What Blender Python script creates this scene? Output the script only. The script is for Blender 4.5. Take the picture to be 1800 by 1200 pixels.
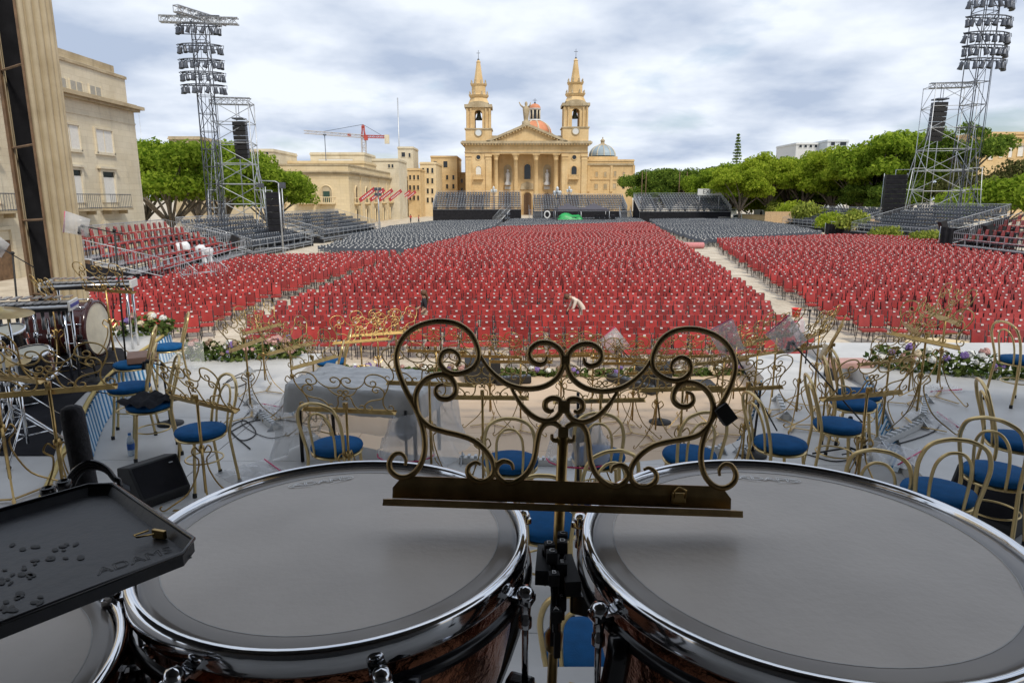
import bpy, bmesh, math, random
import numpy as np
from mathutils import Vector, Matrix
random.seed(7); RNG = np.random.default_rng(7)
for o in list(bpy.data.objects): bpy.data.objects.remove(o)
SC = bpy.context.scene; COL = SC.collection
PI = math.pi; R = math.radians

# ---------------------------------------------------------------- camera
CAM_H = 4.77; PITCH = R(11.86); FPX = 1200.0
cam_d = bpy.data.cameras.new('camera'); cam = bpy.data.objects.new('camera', cam_d); COL.objects.link(cam)
cam_d.sensor_width = 36; cam_d.lens = 24.0; cam_d.clip_start = 0.05; cam_d.clip_end = 4000
cam.location = (0, 0, CAM_H); cam.rotation_euler = (PI/2 - PITCH, 0, 0)
SC.camera = cam

# ---------------------------------------------------------------- sky
SUN_EL, SUN_AZ = R(52), R(150)      # azimuth clockwise from +Y: sun stands behind the stage, to the right
w = bpy.data.worlds.new('World'); SC.world = w; w.use_nodes = True
nt = w.node_tree; nt.nodes.clear(); N = nt.nodes.new; L = nt.links.new
out = N('ShaderNodeOutputWorld'); bg = N('ShaderNodeBackground'); bg.inputs[1].default_value = 0.08
sky = N('ShaderNodeTexSky'); sky.sky_type = 'NISHITA'; sky.sun_disc = False
sky.sun_elevation = SUN_EL; sky.sun_rotation = SUN_AZ; sky.dust_density = 2.0; sky.air_density = 1.0
tc = N('ShaderNodeTexCoord'); sep = N('ShaderNodeSeparateXYZ'); L(tc.outputs['Generated'], sep.inputs[0])
# project the cloud layer on a plane overhead, so that clouds flatten towards the horizon
zz = N('ShaderNodeMath'); zz.operation = 'MAXIMUM'; L(sep.outputs[2], zz.inputs[0]); zz.inputs[1].default_value = 0.0
za = N('ShaderNodeMath'); za.operation = 'ADD'; L(zz.outputs[0], za.inputs[0]); za.inputs[1].default_value = 0.22
dx = N('ShaderNodeMath'); dx.operation = 'DIVIDE'; L(sep.outputs[0], dx.inputs[0]); L(za.outputs[0], dx.inputs[1])
dy = N('ShaderNodeMath'); dy.operation = 'DIVIDE'; L(sep.outputs[1], dy.inputs[0]); L(za.outputs[0], dy.inputs[1])
cmb = N('ShaderNodeCombineXYZ'); L(dx.outputs[0], cmb.inputs[0]); L(dy.outputs[0], cmb.inputs[1])
n1 = N('ShaderNodeTexNoise'); n1.inputs['Scale'].default_value = 1.25; n1.inputs['Detail'].default_value = 9; n1.inputs['Roughness'].default_value = 0.52
n1.inputs['Distortion'].default_value = 0.25
L(cmb.outputs[0], n1.inputs['Vector'])
r1 = N('ShaderNodeValToRGB'); e = r1.color_ramp.elements; e[0].position = 0.30; e[0].color = (0,0,0,1); e[1].position = 0.44; e[1].color = (1,1,1,1)
L(n1.outputs['Fac'], r1.inputs[0])
n2 = N('ShaderNodeTexNoise'); n2.inputs['Scale'].default_value = 1.9; n2.inputs['Detail'].default_value = 8; n2.inputs['Roughness'].default_value = 0.5
mp = N('ShaderNodeMapping'); mp.inputs['Location'].default_value = (3.7, 1.3, 0.6); L(cmb.outputs[0], mp.inputs[0]); L(mp.outputs[0], n2.inputs['Vector'])
r2 = N('ShaderNodeValToRGB'); e = r2.color_ramp.elements
e[0].position = 0.36; e[0].color = (3.2, 3.8, 4.9, 1); e[1].position = 0.62; e[1].color = (6.2, 6.6, 7.2, 1)
L(n2.outputs['Fac'], r2.inputs[0])
mx = N('ShaderNodeMix'); mx.data_type = 'RGBA'; L(r1.outputs[0], mx.inputs[0]); L(sky.outputs[0], mx.inputs[6]); L(r2.outputs[0], mx.inputs[7])
L(mx.outputs[2], bg.inputs[0]); L(bg.outputs[0], out.inputs[0])

# ---------------------------------------------------------------- sun
sd = bpy.data.lights.new('sun', 'SUN'); sun = bpy.data.objects.new('sun', sd); COL.objects.link(sun)
sd.energy = 1.5; sd.angle = R(10); sd.color = (1.0, 0.93, 0.82)
sdir = Vector((math.sin(SUN_AZ)*math.cos(SUN_EL), math.cos(SUN_AZ)*math.cos(SUN_EL), math.sin(SUN_EL)))
sun.rotation_euler = sdir.to_track_quat('Z', 'Y').to_euler(); sun.location = (0, -20, 60)

vs = SC.view_settings; vs.view_transform = 'Standard'; vs.look = 'None'; vs.gamma = 1; vs.exposure = 0.92
try: vs.use_curve_mapping = False
except Exception: pass
SC.render.resolution_x = 1024; SC.render.resolution_y = 682
try: SC.cycles.max_bounces = 6; SC.cycles.transparent_max_bounces = 12
except Exception: pass

# ---------------------------------------------------------------- picture point -> place (on a level z or at a distance y)
def ray(px, py):
    u = (px-900)/FPX; v = (600-py)/FPX; c, s = math.cos(PITCH), math.sin(PITCH)
    return Vector((u, c+v*s, -s+v*c))
def P(px, py, z=0.0):
    r = ray(px, py); t = (z-CAM_H)/r.z; return Vector((r.x*t, r.y*t, z))
def PY(px, py, Y):
    r = ray(px, py); t = Y/r.y; return Vector((r.x*t, Y, CAM_H+r.z*t))

# ---------------------------------------------------------------- materials
def mat(name, col, rough=0.6, metal=0.0, var=0.12, scale=6.0, bump=0.0, bscale=40.0, col2=None, alpha=1.0, trans=0.0, coat=0.0, emit=None, detail=4, spec=0.5):
    m = bpy.data.materials.new(name); m.use_nodes = True; nt = m.node_tree
    b = nt.nodes['Principled BSDF']; b.inputs['Roughness'].default_value = rough; b.inputs['Metallic'].default_value = metal
    b.inputs['Specular IOR Level'].default_value = spec
    if coat: b.inputs['Coat Weight'].default_value = coat
    if trans: b.inputs['Transmission Weight'].default_value = trans
    if alpha < 1: b.inputs['Alpha'].default_value = alpha
    if emit: b.inputs['Emission Color'].default_value = (*emit, 1); b.inputs['Emission Strength'].default_value = 1
    t = nt.nodes.new('ShaderNodeTexCoord')
    if var > 0 or col2:
        n = nt.nodes.new('ShaderNodeTexNoise'); n.inputs['Scale'].default_value = scale; n.inputs['Detail'].default_value = detail
        nt.links.new(t.outputs['Object'], n.inputs['Vector'])
        cr = nt.nodes.new('ShaderNodeValToRGB'); e = cr.color_ramp.elements
        c2 = col2 or tuple(min(1, c*(1+var)) for c in col); c1 = col if col2 else tuple(c*(1-var) for c in col)
        e[0].position = .3; e[1].position = .7; e[0].color = (*c1, 1); e[1].color = (*c2, 1)
        nt.links.new(n.outputs['Fac'], cr.inputs[0]); nt.links.new(cr.outputs[0], b.inputs['Base Color'])
    else: b.inputs['Base Color'].default_value = (*col, 1)
    if bump:
        n = nt.nodes.new('ShaderNodeTexNoise'); n.inputs['Scale'].default_value = bscale; n.inputs['Detail'].default_value = 5
        nt.links.new(t.outputs['Object'], n.inputs['Vector'])
        bp = nt.nodes.new('ShaderNodeBump'); bp.inputs['Strength'].default_value = bump; bp.inputs['Distance'].default_value = 0.02
        nt.links.new(n.outputs['Fac'], bp.inputs['Height']); nt.links.new(bp.outputs[0], b.inputs['Normal'])
    return m

def stone_mat(name, c1, c2, course=0.0, stain=0.35, sc=0.35):
    """limestone: blotches in two tones, darker weathering streaks, faint block courses"""
    m = bpy.data.materials.new(name); m.use_nodes = True; nt = m.node_tree; N = nt.nodes.new; L = nt.links.new
    b = nt.nodes['Principled BSDF']; b.inputs['Roughness'].default_value = .9; b.inputs['Specular IOR Level'].default_value = .2
    t = N('ShaderNodeTexCoord')
    n = N('ShaderNodeTexNoise'); n.inputs['Scale'].default_value = sc; n.inputs['Detail'].default_value = 8; n.inputs['Roughness'].default_value = .6
    L(t.outputs['Object'], n.inputs['Vector'])
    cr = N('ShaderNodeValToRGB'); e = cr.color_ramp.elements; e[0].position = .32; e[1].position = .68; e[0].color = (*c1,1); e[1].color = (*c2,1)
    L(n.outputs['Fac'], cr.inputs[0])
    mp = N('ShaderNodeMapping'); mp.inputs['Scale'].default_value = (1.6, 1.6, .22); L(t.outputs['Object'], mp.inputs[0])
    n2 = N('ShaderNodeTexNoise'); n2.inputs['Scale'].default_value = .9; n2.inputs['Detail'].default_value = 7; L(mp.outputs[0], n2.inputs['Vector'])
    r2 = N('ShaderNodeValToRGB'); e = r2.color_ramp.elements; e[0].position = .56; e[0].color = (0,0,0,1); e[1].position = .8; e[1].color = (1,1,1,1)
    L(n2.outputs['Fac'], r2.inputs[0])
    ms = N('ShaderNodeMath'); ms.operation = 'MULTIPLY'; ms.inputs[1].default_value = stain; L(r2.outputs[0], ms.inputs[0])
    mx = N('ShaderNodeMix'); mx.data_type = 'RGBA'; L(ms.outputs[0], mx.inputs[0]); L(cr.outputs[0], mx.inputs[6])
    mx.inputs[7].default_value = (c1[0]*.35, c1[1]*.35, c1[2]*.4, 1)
    last = mx.outputs[2]
    if course:
        br = N('ShaderNodeTexBrick'); br.inputs['Scale'].default_value = 1/course; br.inputs['Mortar Size'].default_value = .012
        br.inputs['Color1'].default_value = (1,1,1,1); br.inputs['Color2'].default_value = (.9,.9,.9,1); br.inputs['Mortar'].default_value = (.74,.72,.7,1)
        br.inputs['Brick Width'].default_value = 1.0; br.inputs['Row Height'].default_value = .5
        sx = N('ShaderNodeSeparateXYZ'); L(t.outputs['Object'], sx.inputs[0])
        ad = N('ShaderNodeMath'); L(sx.outputs[0], ad.inputs[0]); L(sx.outputs[1], ad.inputs[1])
        cb = N('ShaderNodeCombineXYZ'); L(ad.outputs[0], cb.inputs[0]); L(sx.outputs[2], cb.inputs[1]); L(cb.outputs[0], br.inputs['Vector'])
        m2 = N('ShaderNodeMix'); m2.data_type = 'RGBA'; m2.blend_type = 'MULTIPLY'; m2.inputs[0].default_value = .8
        L(last, m2.inputs[6]); L(br.outputs['Color'], m2.inputs[7]); last = m2.outputs[2]
    L(last, b.inputs['Base Color'])
    n3 = N('ShaderNodeTexNoise'); n3.inputs['Scale'].default_value = 6; n3.inputs['Detail'].default_value = 6; L(t.outputs['Object'], n3.inputs['Vector'])
    bp = N('ShaderNodeBump'); bp.inputs['Strength'].default_value = .35; bp.inputs['Distance'].default_value = .05
    L(n3.outputs['Fac'], bp.inputs['Height']); L(bp.outputs[0], b.inputs['Normal'])
    return m

M = {}
M['red'] = mat('red_vinyl', (.33,.038,.034), .34, var=.14, scale=3, bump=.05, bscale=60)
def vary(m, lo, hi):
    """wear differs from piece to piece"""
    nt = m.node_tree; N = nt.nodes.new; L = nt.links.new; b = nt.nodes['Principled BSDF']; src = b.inputs['Base Color'].links[0].from_socket
    g = N('ShaderNodeNewGeometry'); oi = N('ShaderNodeObjectInfo'); a = N('ShaderNodeMath'); L(g.outputs['Random Per Island'], a.inputs[0]); L(oi.outputs['Random'], a.inputs[1]); fr = N('ShaderNodeMath'); fr.operation = 'FRACT'; L(a.outputs[0], fr.inputs[0])
    mr = N('ShaderNodeMapRange'); mr.inputs[3].default_value = lo; mr.inputs[4].default_value = hi; L(fr.outputs[0], mr.inputs[0])
    mx = N('ShaderNodeMix'); mx.data_type = 'RGBA'; mx.blend_type = 'MULTIPLY'; mx.inputs[0].default_value = 1; L(src, mx.inputs[6]); L(mr.outputs[0], mx.inputs[7]); L(mx.outputs[2], b.inputs['Base Color'])
vary(M['red'], .7, 1.3)
M['frame'] = mat('black_steel', (.018,.018,.020), .4, .4, var=.1)
M['tag'] = mat('paper_tag', (.62,.62,.60), .7, var=.03)
M['blackseat'] = mat('black_plastic', (.060,.070,.088), .45, var=.2, scale=2)
M['gold'] = mat('gilt_metal', (.44,.30,.115), .34, .9, var=.25, scale=14, col2=None)
M['bronze'] = mat('aged_brass', (.34,.235,.105), .36, .85, var=.35, scale=18, bump=.05, bscale=90)
M['palegold'] = mat('champagne_metal', (.66,.50,.24), .3, .85, var=.15, scale=9)
M['blue'] = mat('blue_velvet', (.004,.075,.21), .85, var=.15, scale=12, bump=.1, bscale=150, spec=.2)
M['chrome'] = mat('chrome', (.72,.73,.75), .09, 1.0, var=.03)
M['steel'] = mat('galvanised_steel', (.50,.52,.54), .45, .7, var=.15, scale=5)
M['darksteel'] = mat('dark_truss_steel', (.11,.12,.14), .5, .6, var=.15)
M['black'] = mat('black_matte', (.012,.012,.013), .6, var=.2)
M['blackgloss'] = mat('black_gloss', (.010,.010,.012), .22, var=.2)
M['cloth'] = mat('black_cloth', (.020,.020,.023), .95, var=.3, scale=3, bump=.3, bscale=8, spec=.1)
M['stage'] = mat('grey_stage_floor', (.46,.455,.44), .42, var=.07, scale=2.6, bump=.03, bscale=12, detail=12, col2=(.58,.57,.55))
M['beige'] = mat('beige_floor', (.58,.43,.29), .6, var=.07, scale=1.5, detail=8)
M['white'] = mat('white_paint', (.66,.66,.64), .5, var=.05)
M['wood'] = mat('brown_wood', (.16,.095,.05), .7, var=.35, scale=5, bump=.2, bscale=20)
M['darkglass'] = mat('dark_window', (.02,.025,.03), .12, var=.2)
M['shutter'] = mat('louvred_shutter', (.36,.34,.29), .7, var=.1)
M['whiteshutter'] = mat('white_shutter', (.70,.68,.62), .7, var=.06)
M['green'] = mat('green_shutter', (.03,.07,.05), .5, var=.1)
M['stoneC'] = stone_mat('golden_limestone', (.61,.42,.20), (.75,.56,.31), 1.0, .35, .25)
M['stoneP'] = stone_mat('pale_limestone', (.60,.52,.37), (.72,.65,.50), .9, .35, .3)
M['stoneY'] = stone_mat('yellow_limestone', (.66,.52,.30), (.75,.62,.41), 1.0, .2, .2)
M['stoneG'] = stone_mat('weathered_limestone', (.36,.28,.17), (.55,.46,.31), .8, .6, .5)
M['bark'] = mat('grey_bark', (.22,.18,.14), .95, var=.35, scale=4, bump=.6, bscale=10)
M['copper'] = mat('hammered_copper', (.40,.16,.085), .22, 1.0, var=.2, scale=10, bump=.35, bscale=45)

# ---------------------------------------------------------------- mesh building
def cr_spline(pts, n=6, closed=False):
    pts = [Vector(p) for p in pts]; outp = []
    m = len(pts); rng = range(m) if closed else range(m-1)
    for i in rng:
        p0 = pts[i-1] if (i > 0 or closed) else pts[0]*2-pts[1]
        p1 = pts[i]; p2 = pts[(i+1) % m]
        p3 = pts[(i+2) % m] if (i+2 < m or closed) else p2*2-p1
        for k in range(n):
            t = k/n
            outp.append(.5*((2*p1)+(p2-p0)*t+(2*p0-5*p1+4*p2-p3)*t*t+(3*p1-p0-3*p2+p3)*t**3))
    if not closed: outp.append(pts[-1])
    return outp

class MB:
    def __init__(s): s.v = []; s.f = []; s.m = []; s.s = []; s.mi = 0; s.sm = False
    def add(s, vs, fs):
        b = len(s.v); s.v.extend([tuple(v) for v in vs])
        for f in fs: s.f.append([b+i for i in f]); s.m.append(s.mi); s.s.append(s.sm)
    def box(s, c, d, rz=0.0, mtx=None):
        x, y, z = d[0]/2, d[1]/2, d[2]/2
        vs = [Vector((a*x, b*y, e*z)) for e in (-1,1) for a, b in ((-1,-1),(1,-1),(1,1),(-1,1))]
        if mtx is not None: vs = [mtx @ v for v in vs]
        if rz: q = Matrix.Rotation(rz, 3, 'Z'); vs = [q @ v for v in vs]
        c = Vector(c); s.add([v+c for v in vs], [(3,2,1,0),(4,5,6,7),(0,1,5,4),(1,2,6,5),(2,3,7,6),(3,0,4,7)])
        return s
    def bbox(s, c, d, bv, mtx=None):
        """box with chamfered edges"""
        bm = bmesh.new(); bmesh.ops.create_cube(bm, size=1)
        for v in bm.verts: v.co = Vector((v.co.x*d[0], v.co.y*d[1], v.co.z*d[2]))
        bmesh.ops.bevel(bm, geom=bm.edges[:], offset=bv, segments=2, profile=.7, affect='EDGES')
        if mtx is not None: bmesh.ops.transform(bm, matrix=mtx.to_4x4(), verts=bm.verts)
        c = Vector(c); bm.verts.index_update()
        s.add([v.co+c for v in bm.verts], [[v.index for v in f.verts] for f in bm.faces]); bm.free(); return s
    def span(s, a, b):
        """box from corner a to corner b"""
        a, b = Vector(a), Vector(b); return s.box((a+b)/2, [abs(q) for q in (b-a)])
    def tube(s, path, r, n=6, closed=False, cap=True, flat=None):
        path = [Vector(p) for p in path]; k = len(path); rs = r if hasattr(r, '__len__') else [r]*k
        up = None; rings = []
        for i in range(k):
            if closed: t = path[(i+1) % k]-path[i-1]
            else: t = path[min(i+1, k-1)]-path[max(i-1, 0)]
            if t.length < 1e-9: t = Vector((0,0,1))
            t.normalize()
            if up is None:
                up = Vector((0,0,1)) if abs(t.z) < .9 else Vector((1,0,0))
                if flat is not None: up = Vector(flat)
            a = up-t*up.dot(t)
            if a.length < 1e-6: a = t.orthogonal()
            a.normalize(); up = a; b = t.cross(a)
            rings.append([path[i]+(a*math.cos(q)+b*math.sin(q))*rs[i] for q in (2*PI*j/n for j in range(n))])
        vs = [p for rg in rings for p in rg]; fs = []
        for i in range(k if closed else k-1):
            i2 = (i+1) % k
            for j in range(n): fs.append((i*n+j, i*n+(j+1) % n, i2*n+(j+1) % n, i2*n+j))
        if cap and not closed: fs.append(tuple(range(n-1, -1, -1))); fs.append(tuple((k-1)*n+j for j in range(n)))
        o = s.sm; s.sm = n > 4; s.add(vs, fs); s.sm = o; return s
    def rod(s, a, b, r, n=6, r2=None): return s.tube([a, b], [r, r if r2 is None else r2], n)
    def lathe(s, prof, c=(0,0,0), n=24, a0=0, a1=2*PI, mtx=None):
        full = abs(a1-a0-2*PI) < 1e-6; k = n if full else n+1; vs = []; c = Vector(c)
        for r, z in prof:
            for j in range(k):
                q = a0+(a1-a0)*j/n; p = Vector((r*math.cos(q), r*math.sin(q), z))
                vs.append((mtx @ p if mtx is not None else p)+c)
        fs = []
        for i in range(len(prof)-1):
            for j in range(n):
                j2 = (j+1) % k; fs.append((i*k+j, i*k+j2, (i+1)*k+j2, (i+1)*k+j))
        o = s.sm; s.sm = True; s.add(vs, fs); s.sm = o; return s
    def disc(s, c, r, n=24, mtx=None, flip=False):
        c = Vector(c); vs = [Vector((r*math.cos(2*PI*j/n), r*math.sin(2*PI*j/n), 0)) for j in range(n)]
        if mtx is not None: vs = [mtx @ v for v in vs]
        s.add([v+c for v in vs], [tuple(range(n)) if not flip else tuple(range(n-1,-1,-1))]); return s
    def prism(s, poly, z0, z1):
        n = len(poly); a = sum(poly[i][0]*poly[(i+1)%n][1]-poly[(i+1)%n][0]*poly[i][1] for i in range(n))
        if a < 0: poly = poly[::-1]
        vs = [(p[0], p[1], z0) for p in poly]+[(p[0], p[1], z1) for p in poly]
        s.add(vs, [tuple(range(n-1,-1,-1)), tuple(range(n, 2*n))]+[(i, (i+1)%n, n+(i+1)%n, n+i) for i in range(n)]); return s
    def vprism(s, poly, y0, y1):
        """polygon in x,z pushed from y0 to y1"""
        n = len(poly); a = sum(poly[i][0]*poly[(i+1)%n][1]-poly[(i+1)%n][0]*poly[i][1] for i in range(n))
        if a < 0: poly = poly[::-1]
        vs = [(p[0], y0, p[1]) for p in poly]+[(p[0], y1, p[1]) for p in poly]
        s.add(vs, [tuple(range(n)), tuple(range(2*n-1, n-1, -1))]+[(i, n+i, n+(i+1)%n, (i+1)%n) for i in range(n)]); return s
    def ball(s, c, r, n=10, m=6, sc=(1,1,1)):
        prof = [(max(1e-4, math.sin(PI*i/m))*r*sc[0], -math.cos(PI*i/m)*r*sc[2]) for i in range(m+1)]
        return s.lathe(prof, c, n)
    def build(s, name, mats, parent=None, loc=None):
        me = bpy.data.meshes.new(name); nv = len(s.v)
        me.from_pydata(s.v, [], s.f)
        for m_ in (mats if isinstance(mats, (list, tuple)) else [mats]): me.materials.append(M[m_] if isinstance(m_, str) else m_)
        me.polygons.foreach_set('material_index', s.m); me.polygons.foreach_set('use_smooth', s.s); me.update()
        o = bpy.data.objects.new(name, me); COL.objects.link(o)
        if parent is not None: o.parent = parent
        if loc is not None: o.location = loc
        return o

def tag(o, label=None, cat=None, group=None, kind=None):
    if label: o['label'] = label
    if cat: o['category'] = cat
    if group: o['group'] = group
    if kind: o['kind'] = kind
    return o
def thing(name, label, cat, loc=(0,0,0), rz=0.0, group=None):
    o = bpy.data.objects.new(name, None); COL.objects.link(o); o.empty_display_size = .1
    o.location = loc; o.rotation_euler = (0, 0, rz); return tag(o, label, cat, group)
def struct(o): o['kind'] = 'structure'; return o
def dup(o, loc=None, rz=None, label=None, group=None, parent=None, scale=None):
    c = o.copy(); COL.objects.link(c)
    if parent is not None: c.parent = parent
    if loc is not None: c.location = loc
    if rz is not None: c.rotation_euler = (0, 0, rz)
    if scale is not None: c.scale = (scale,)*3 if not hasattr(scale, '__len__') else scale
    if label: c['label'] = label
    if group: c['group'] = group
    for ch in o.children: dup(ch, parent=c)
    return c
ORD = ['first','second','third','fourth','fifth','sixth','seventh','eighth','ninth','tenth','eleventh','twelfth','thirteenth','fourteenth','fifteenth','sixteenth','seventeenth','eighteenth','nineteenth','twentieth']
def ordw(i):
    n = i+1
    if n <= 20: return ORD[i]
    t = n//10; o = n % 10
    if o == 0: return {3:'thirtieth',4:'fortieth',5:'fiftieth',6:'sixtieth'}[t]
    return {2:'twenty',3:'thirty',4:'forty',5:'fifty',6:'sixty'}[t]+'-'+ORD[o-1]
def inpoly(x, y, poly):
    c = False; n = len(poly); j = n-1
    for i in range(n):
        xi, yi = poly[i][:2]; xj, yj = poly[j][:2]
        if (yi > y) != (yj > y) and x < (xj-xi)*(y-yi)/(yj-yi)+xi: c = not c
        j = i
    return c
# ================================================================ ground
def ground_mat():
    m = bpy.data.materials.new('limestone_paving'); m.use_nodes = True; nt = m.node_tree; N = nt.nodes.new; L = nt.links.new
    b = nt.nodes['Principled BSDF']; b.inputs['Roughness'].default_value = .85
    t = N('ShaderNodeTexCoord')
    br = N('ShaderNodeTexBrick'); br.inputs['Scale'].default_value = 1.0; br.inputs['Mortar Size'].default_value = .018; br.inputs['Brick Width'].default_value = .62; br.inputs['Row Height'].default_value = .42
    br.inputs['Color1'].default_value = (.62,.56,.46,1); br.inputs['Color2'].default_value = (.56,.50,.41,1); br.inputs['Mortar'].default_value = (.46,.40,.32,1)
    L(t.outputs['Object'], br.inputs['Vector'])
    n = N('ShaderNodeTexNoise'); n.inputs['Scale'].default_value = .6; n.inputs['Detail'].default_value = 9; n.inputs['Roughness'].default_value = .65; L(t.outputs['Object'], n.inputs['Vector'])
    cr = N('ShaderNodeValToRGB'); e = cr.color_ramp.elements; e[0].position = .35; e[0].color = (.72,.68,.62,1); e[1].position = .66; e[1].color = (1.08,1.06,1.02,1); L(n.outputs['Fac'], cr.inputs[0])
    mx = N('ShaderNodeMix'); mx.data_type = 'RGBA'; mx.blend_type = 'MULTIPLY'; mx.inputs[0].default_value = 1; L(br.outputs['Color'], mx.inputs[6]); L(cr.outputs[0], mx.inputs[7])
    L(mx.outputs[2], b.inputs['Base Color'])
    n3 = N('ShaderNodeTexNoise'); n3.inputs['Scale'].default_value = 9; n3.inputs['Detail'].default_value = 6; L(t.outputs['Object'], n3.inputs['Vector'])
    bp = N('ShaderNodeBump'); bp.inputs['Strength'].default_value = .4; bp.inputs['Distance'].default_value = .03; L(n3.outputs['Fac'], bp.inputs['Height']); L(bp.outputs[0], b.inputs['Normal'])
    return m
M['ground'] = ground_mat()
b = MB(); b.add([(-900,-200,0),(900,-200,0),(900,1800,0),(-900,1800,0)], [(0,1,2,3)])
struct(b.build('ground', 'ground'))

# ================================================================ stage levels
Z0, Z1, ZR, ZL, ZC = 2.17, 2.45, 2.62, 2.80, 3.20
FRONT = 10.15
def pz(pts, z): return [tuple(P(x, y, z)[:2]) for x, y in pts]
sroot = thing('concert_stage', 'large tiered concert stage with grey and beige floors', 'stage')
sroot['kind'] = 'structure'
b = MB(); b.prism([(-11,-5),(12,-5),(12,FRONT),(-11,FRONT)], .0, Z0-.02); b.build('stage_base', 'cloth', sroot)
# beige boards of the sunken middle, laid one by one
k = 0
for i in range(12):
    y0 = 3.4+i*.565
    for j in range(5):
        x0 = -5.0+j*2.4+(.0 if i % 2 else .9)
        bd = MB(); bd.box((x0+1.2, y0+.28, Z0-.011), (2.394, .56, .022)); bd.build('floor_board', 'beige', sroot)
NOTCH = pz([(548,636),(528,655),(497,716),(560,768),(690,796),(830,806),(950,811),(1100,813),(1240,800),(1300,772),(1322,740),(1334,700),(1342,664),(1344,648)], Z1)
NOTCH[0] = (NOTCH[0][0], FRONT); NOTCH[-1] = (NOTCH[-1][0], FRONT)
b = MB(); b.prism([(-11,-5),(12,-5),(12,FRONT)]+NOTCH[::-1]+[(-11,FRONT)], Z0-.015, Z1-.02); b.build('grey_tier', 'stage', sroot)
# grey stage panels on top of the tier, with joints (only where they fit wholly outside the notch)
def in_notch(x, y): return inpoly(x, y, NOTCH)
top = MB()
def clip_panel(x0, x1, y0, y1, z, name):
    bm = bmesh.new(); vs = [bm.verts.new((x, y, z)) for x, y in ((x0,y0),(x1,y0),(x1,y1),(x0,y1))]; bm.faces.new(vs)
    bm.free()
pan = [(-11,-5),(12,-5),(12,FRONT-.003)]+[(x, y if y < FRONT-.01 else FRONT-.003) for x, y in NOTCH[::-1]]+[(-11,FRONT-.003)]
bm = bmesh.new(); f = bm.faces.new([bm.verts.new((x, y, Z1)) for x, y in pan]); bm.normal_update()
for i in range(13):
    bmesh.ops.bisect_plane(bm, geom=bm.verts[:]+bm.edges[:]+bm.faces[:], plane_co=(0, -4+i*1.22, 0), plane_no=(0.02, 1, 0))
for i in range(10):
    bmesh.ops.bisect_plane(bm, geom=bm.verts[:]+bm.edges[:]+bm.faces[:], plane_co=(-10.2+i*2.44, 0, 0), plane_no=(1, -.02, 0))
for f in list(bm.faces):
    if f.calc_area() < .02: continue
    fb = f.copy(); 
    c = f.calc_center_median(); vv = [v.co.copy() for v in f.verts]
    if f.normal.z < 0: vv = vv[::-1]
    n = len(vv); ins = []
    for q in vv:
        d = (c-q); d.z = 0; l = d.length; ins.append(q+d/l*min(.006, l*.3))
    pb = MB(); pb.add([(q.x, q.y, Z1-.019) for q in ins]+[(q.x, q.y, Z1) for q in ins], [tuple(range(n, 2*n))]+[(i, (i+1) % n, n+(i+1) % n, n+i) for i in range(n)])
    pb.build('stage_panel', 'stage', sroot)
bm.free()
# raised tier on the right
AR = pz([(1512,640),(1528,660),(1546,692),(1570,748),(1590,800),(1660,880),(1800,960)], ZR); AR[0] = (AR[0][0]-.1, FRONT-.004)
b = MB(); b.prism([(12,-.2),(11.99,FRONT-.004)]+AR+[(AR[-1][0],-.2)], Z1+.004, ZR); b.build('raised_grey_tier', 'stage', sroot)
# percussion riser on the left with white lip and gold trim
AL = pz([(60,905),(110,800),(136,752),(152,712),(170,684),(197,655),(235,626),(274,600)], ZL); AL.append((AL[-1][0]-.2, FRONT-.004))
b = MB(); b.prism(AL+[(-11,FRONT-.004),(-10.99,AL[0][1])], Z1+.004, ZL); b.build('percussion_riser', 'stage', sroot)
b = MB(); b.tube([(x, y, ZL+.004) for x, y in cr_spline([Vector((*p,0)) for p in AL], 5) for x, y in [(x, y)]] if False else [Vector((v.x, v.y, ZL+.005)) for v in cr_spline([Vector((*p,0)) for p in AL], 5)], .022, 6)
b.build('gold_trim', mat('gold_braid', (.50,.38,.13), .6, .2), sroot)
# black mat under the drums
b = MB(); mp_ = pz([(-60,800),(95,800),(120,720),(150,690),(230,640),(215,612),(80,600),(-60,640)], ZL+.006)
b.prism(mp_, ZL+.002, ZL+.008); tag(b.build('rubber_mat', 'cloth'), 'black rubber mat under bass drum and drum kit', 'mat')
# riser under the timpani (the photographer stands on it)
b = MB(); b.prism([(-2.6,-3),(2.6,-3),(2.6,2.06),(-2.6,2.06)], Z1+.004, ZC); b.build('timpani_riser', 'stage', sroot)

# pleated blue and white skirts on the tier edges
def skirt(pts, z0, z1, name_parent, off, label=None):
    """one pleat = one object, alternately blue and white"""
    path = cr_spline([Vector((p[0], p[1], 0)) for p in pts], 12); L_ = 0; seg = [0]
    for a, c in zip(path, path[1:]): L_ += (c-a).length; seg.append(L_)
    n = max(4, int(L_/.075)); 
    def at(s):
        for i in range(len(seg)-1):
            if seg[i+1] >= s: t = (s-seg[i])/max(1e-6, seg[i+1]-seg[i]); return path[i].lerp(path[i+1], t), (path[i+1]-path[i]).normalized()
        return path[-1], (path[-1]-path[-2]).normalized()
    for i in range(n):
        vs = []; q = 5
        for k in range(q+1):
            p, t = at(L_*(i+k/q)/n); nr = Vector((t.y, -t.x, 0))*off
            d = .012+.022*math.sin(PI*k/q); d2 = d*1.9+.012
            vs += [p+nr*d+Vector((0,0,z1)), p+nr*d2+Vector((0,0,z0+.01))]
        m_ = MB(); m_.sm = True; m_.add(vs, [(2*k, 2*k+1, 2*k+3, 2*k+2) for k in range(q)]); m_.build('skirt_pleat', ('skirtblue', 'skirtwhite')[i % 2], name_parent)
M['skirtblue'] = mat('blue_satin', (.03,.20,.42), .45, var=.15, scale=9); M['skirtwhite'] = mat('white_satin', (.62,.72,.80), .45, var=.06)
for m_ in ('skirtblue', 'skirtwhite'): M[m_].use_backface_culling = False
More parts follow.
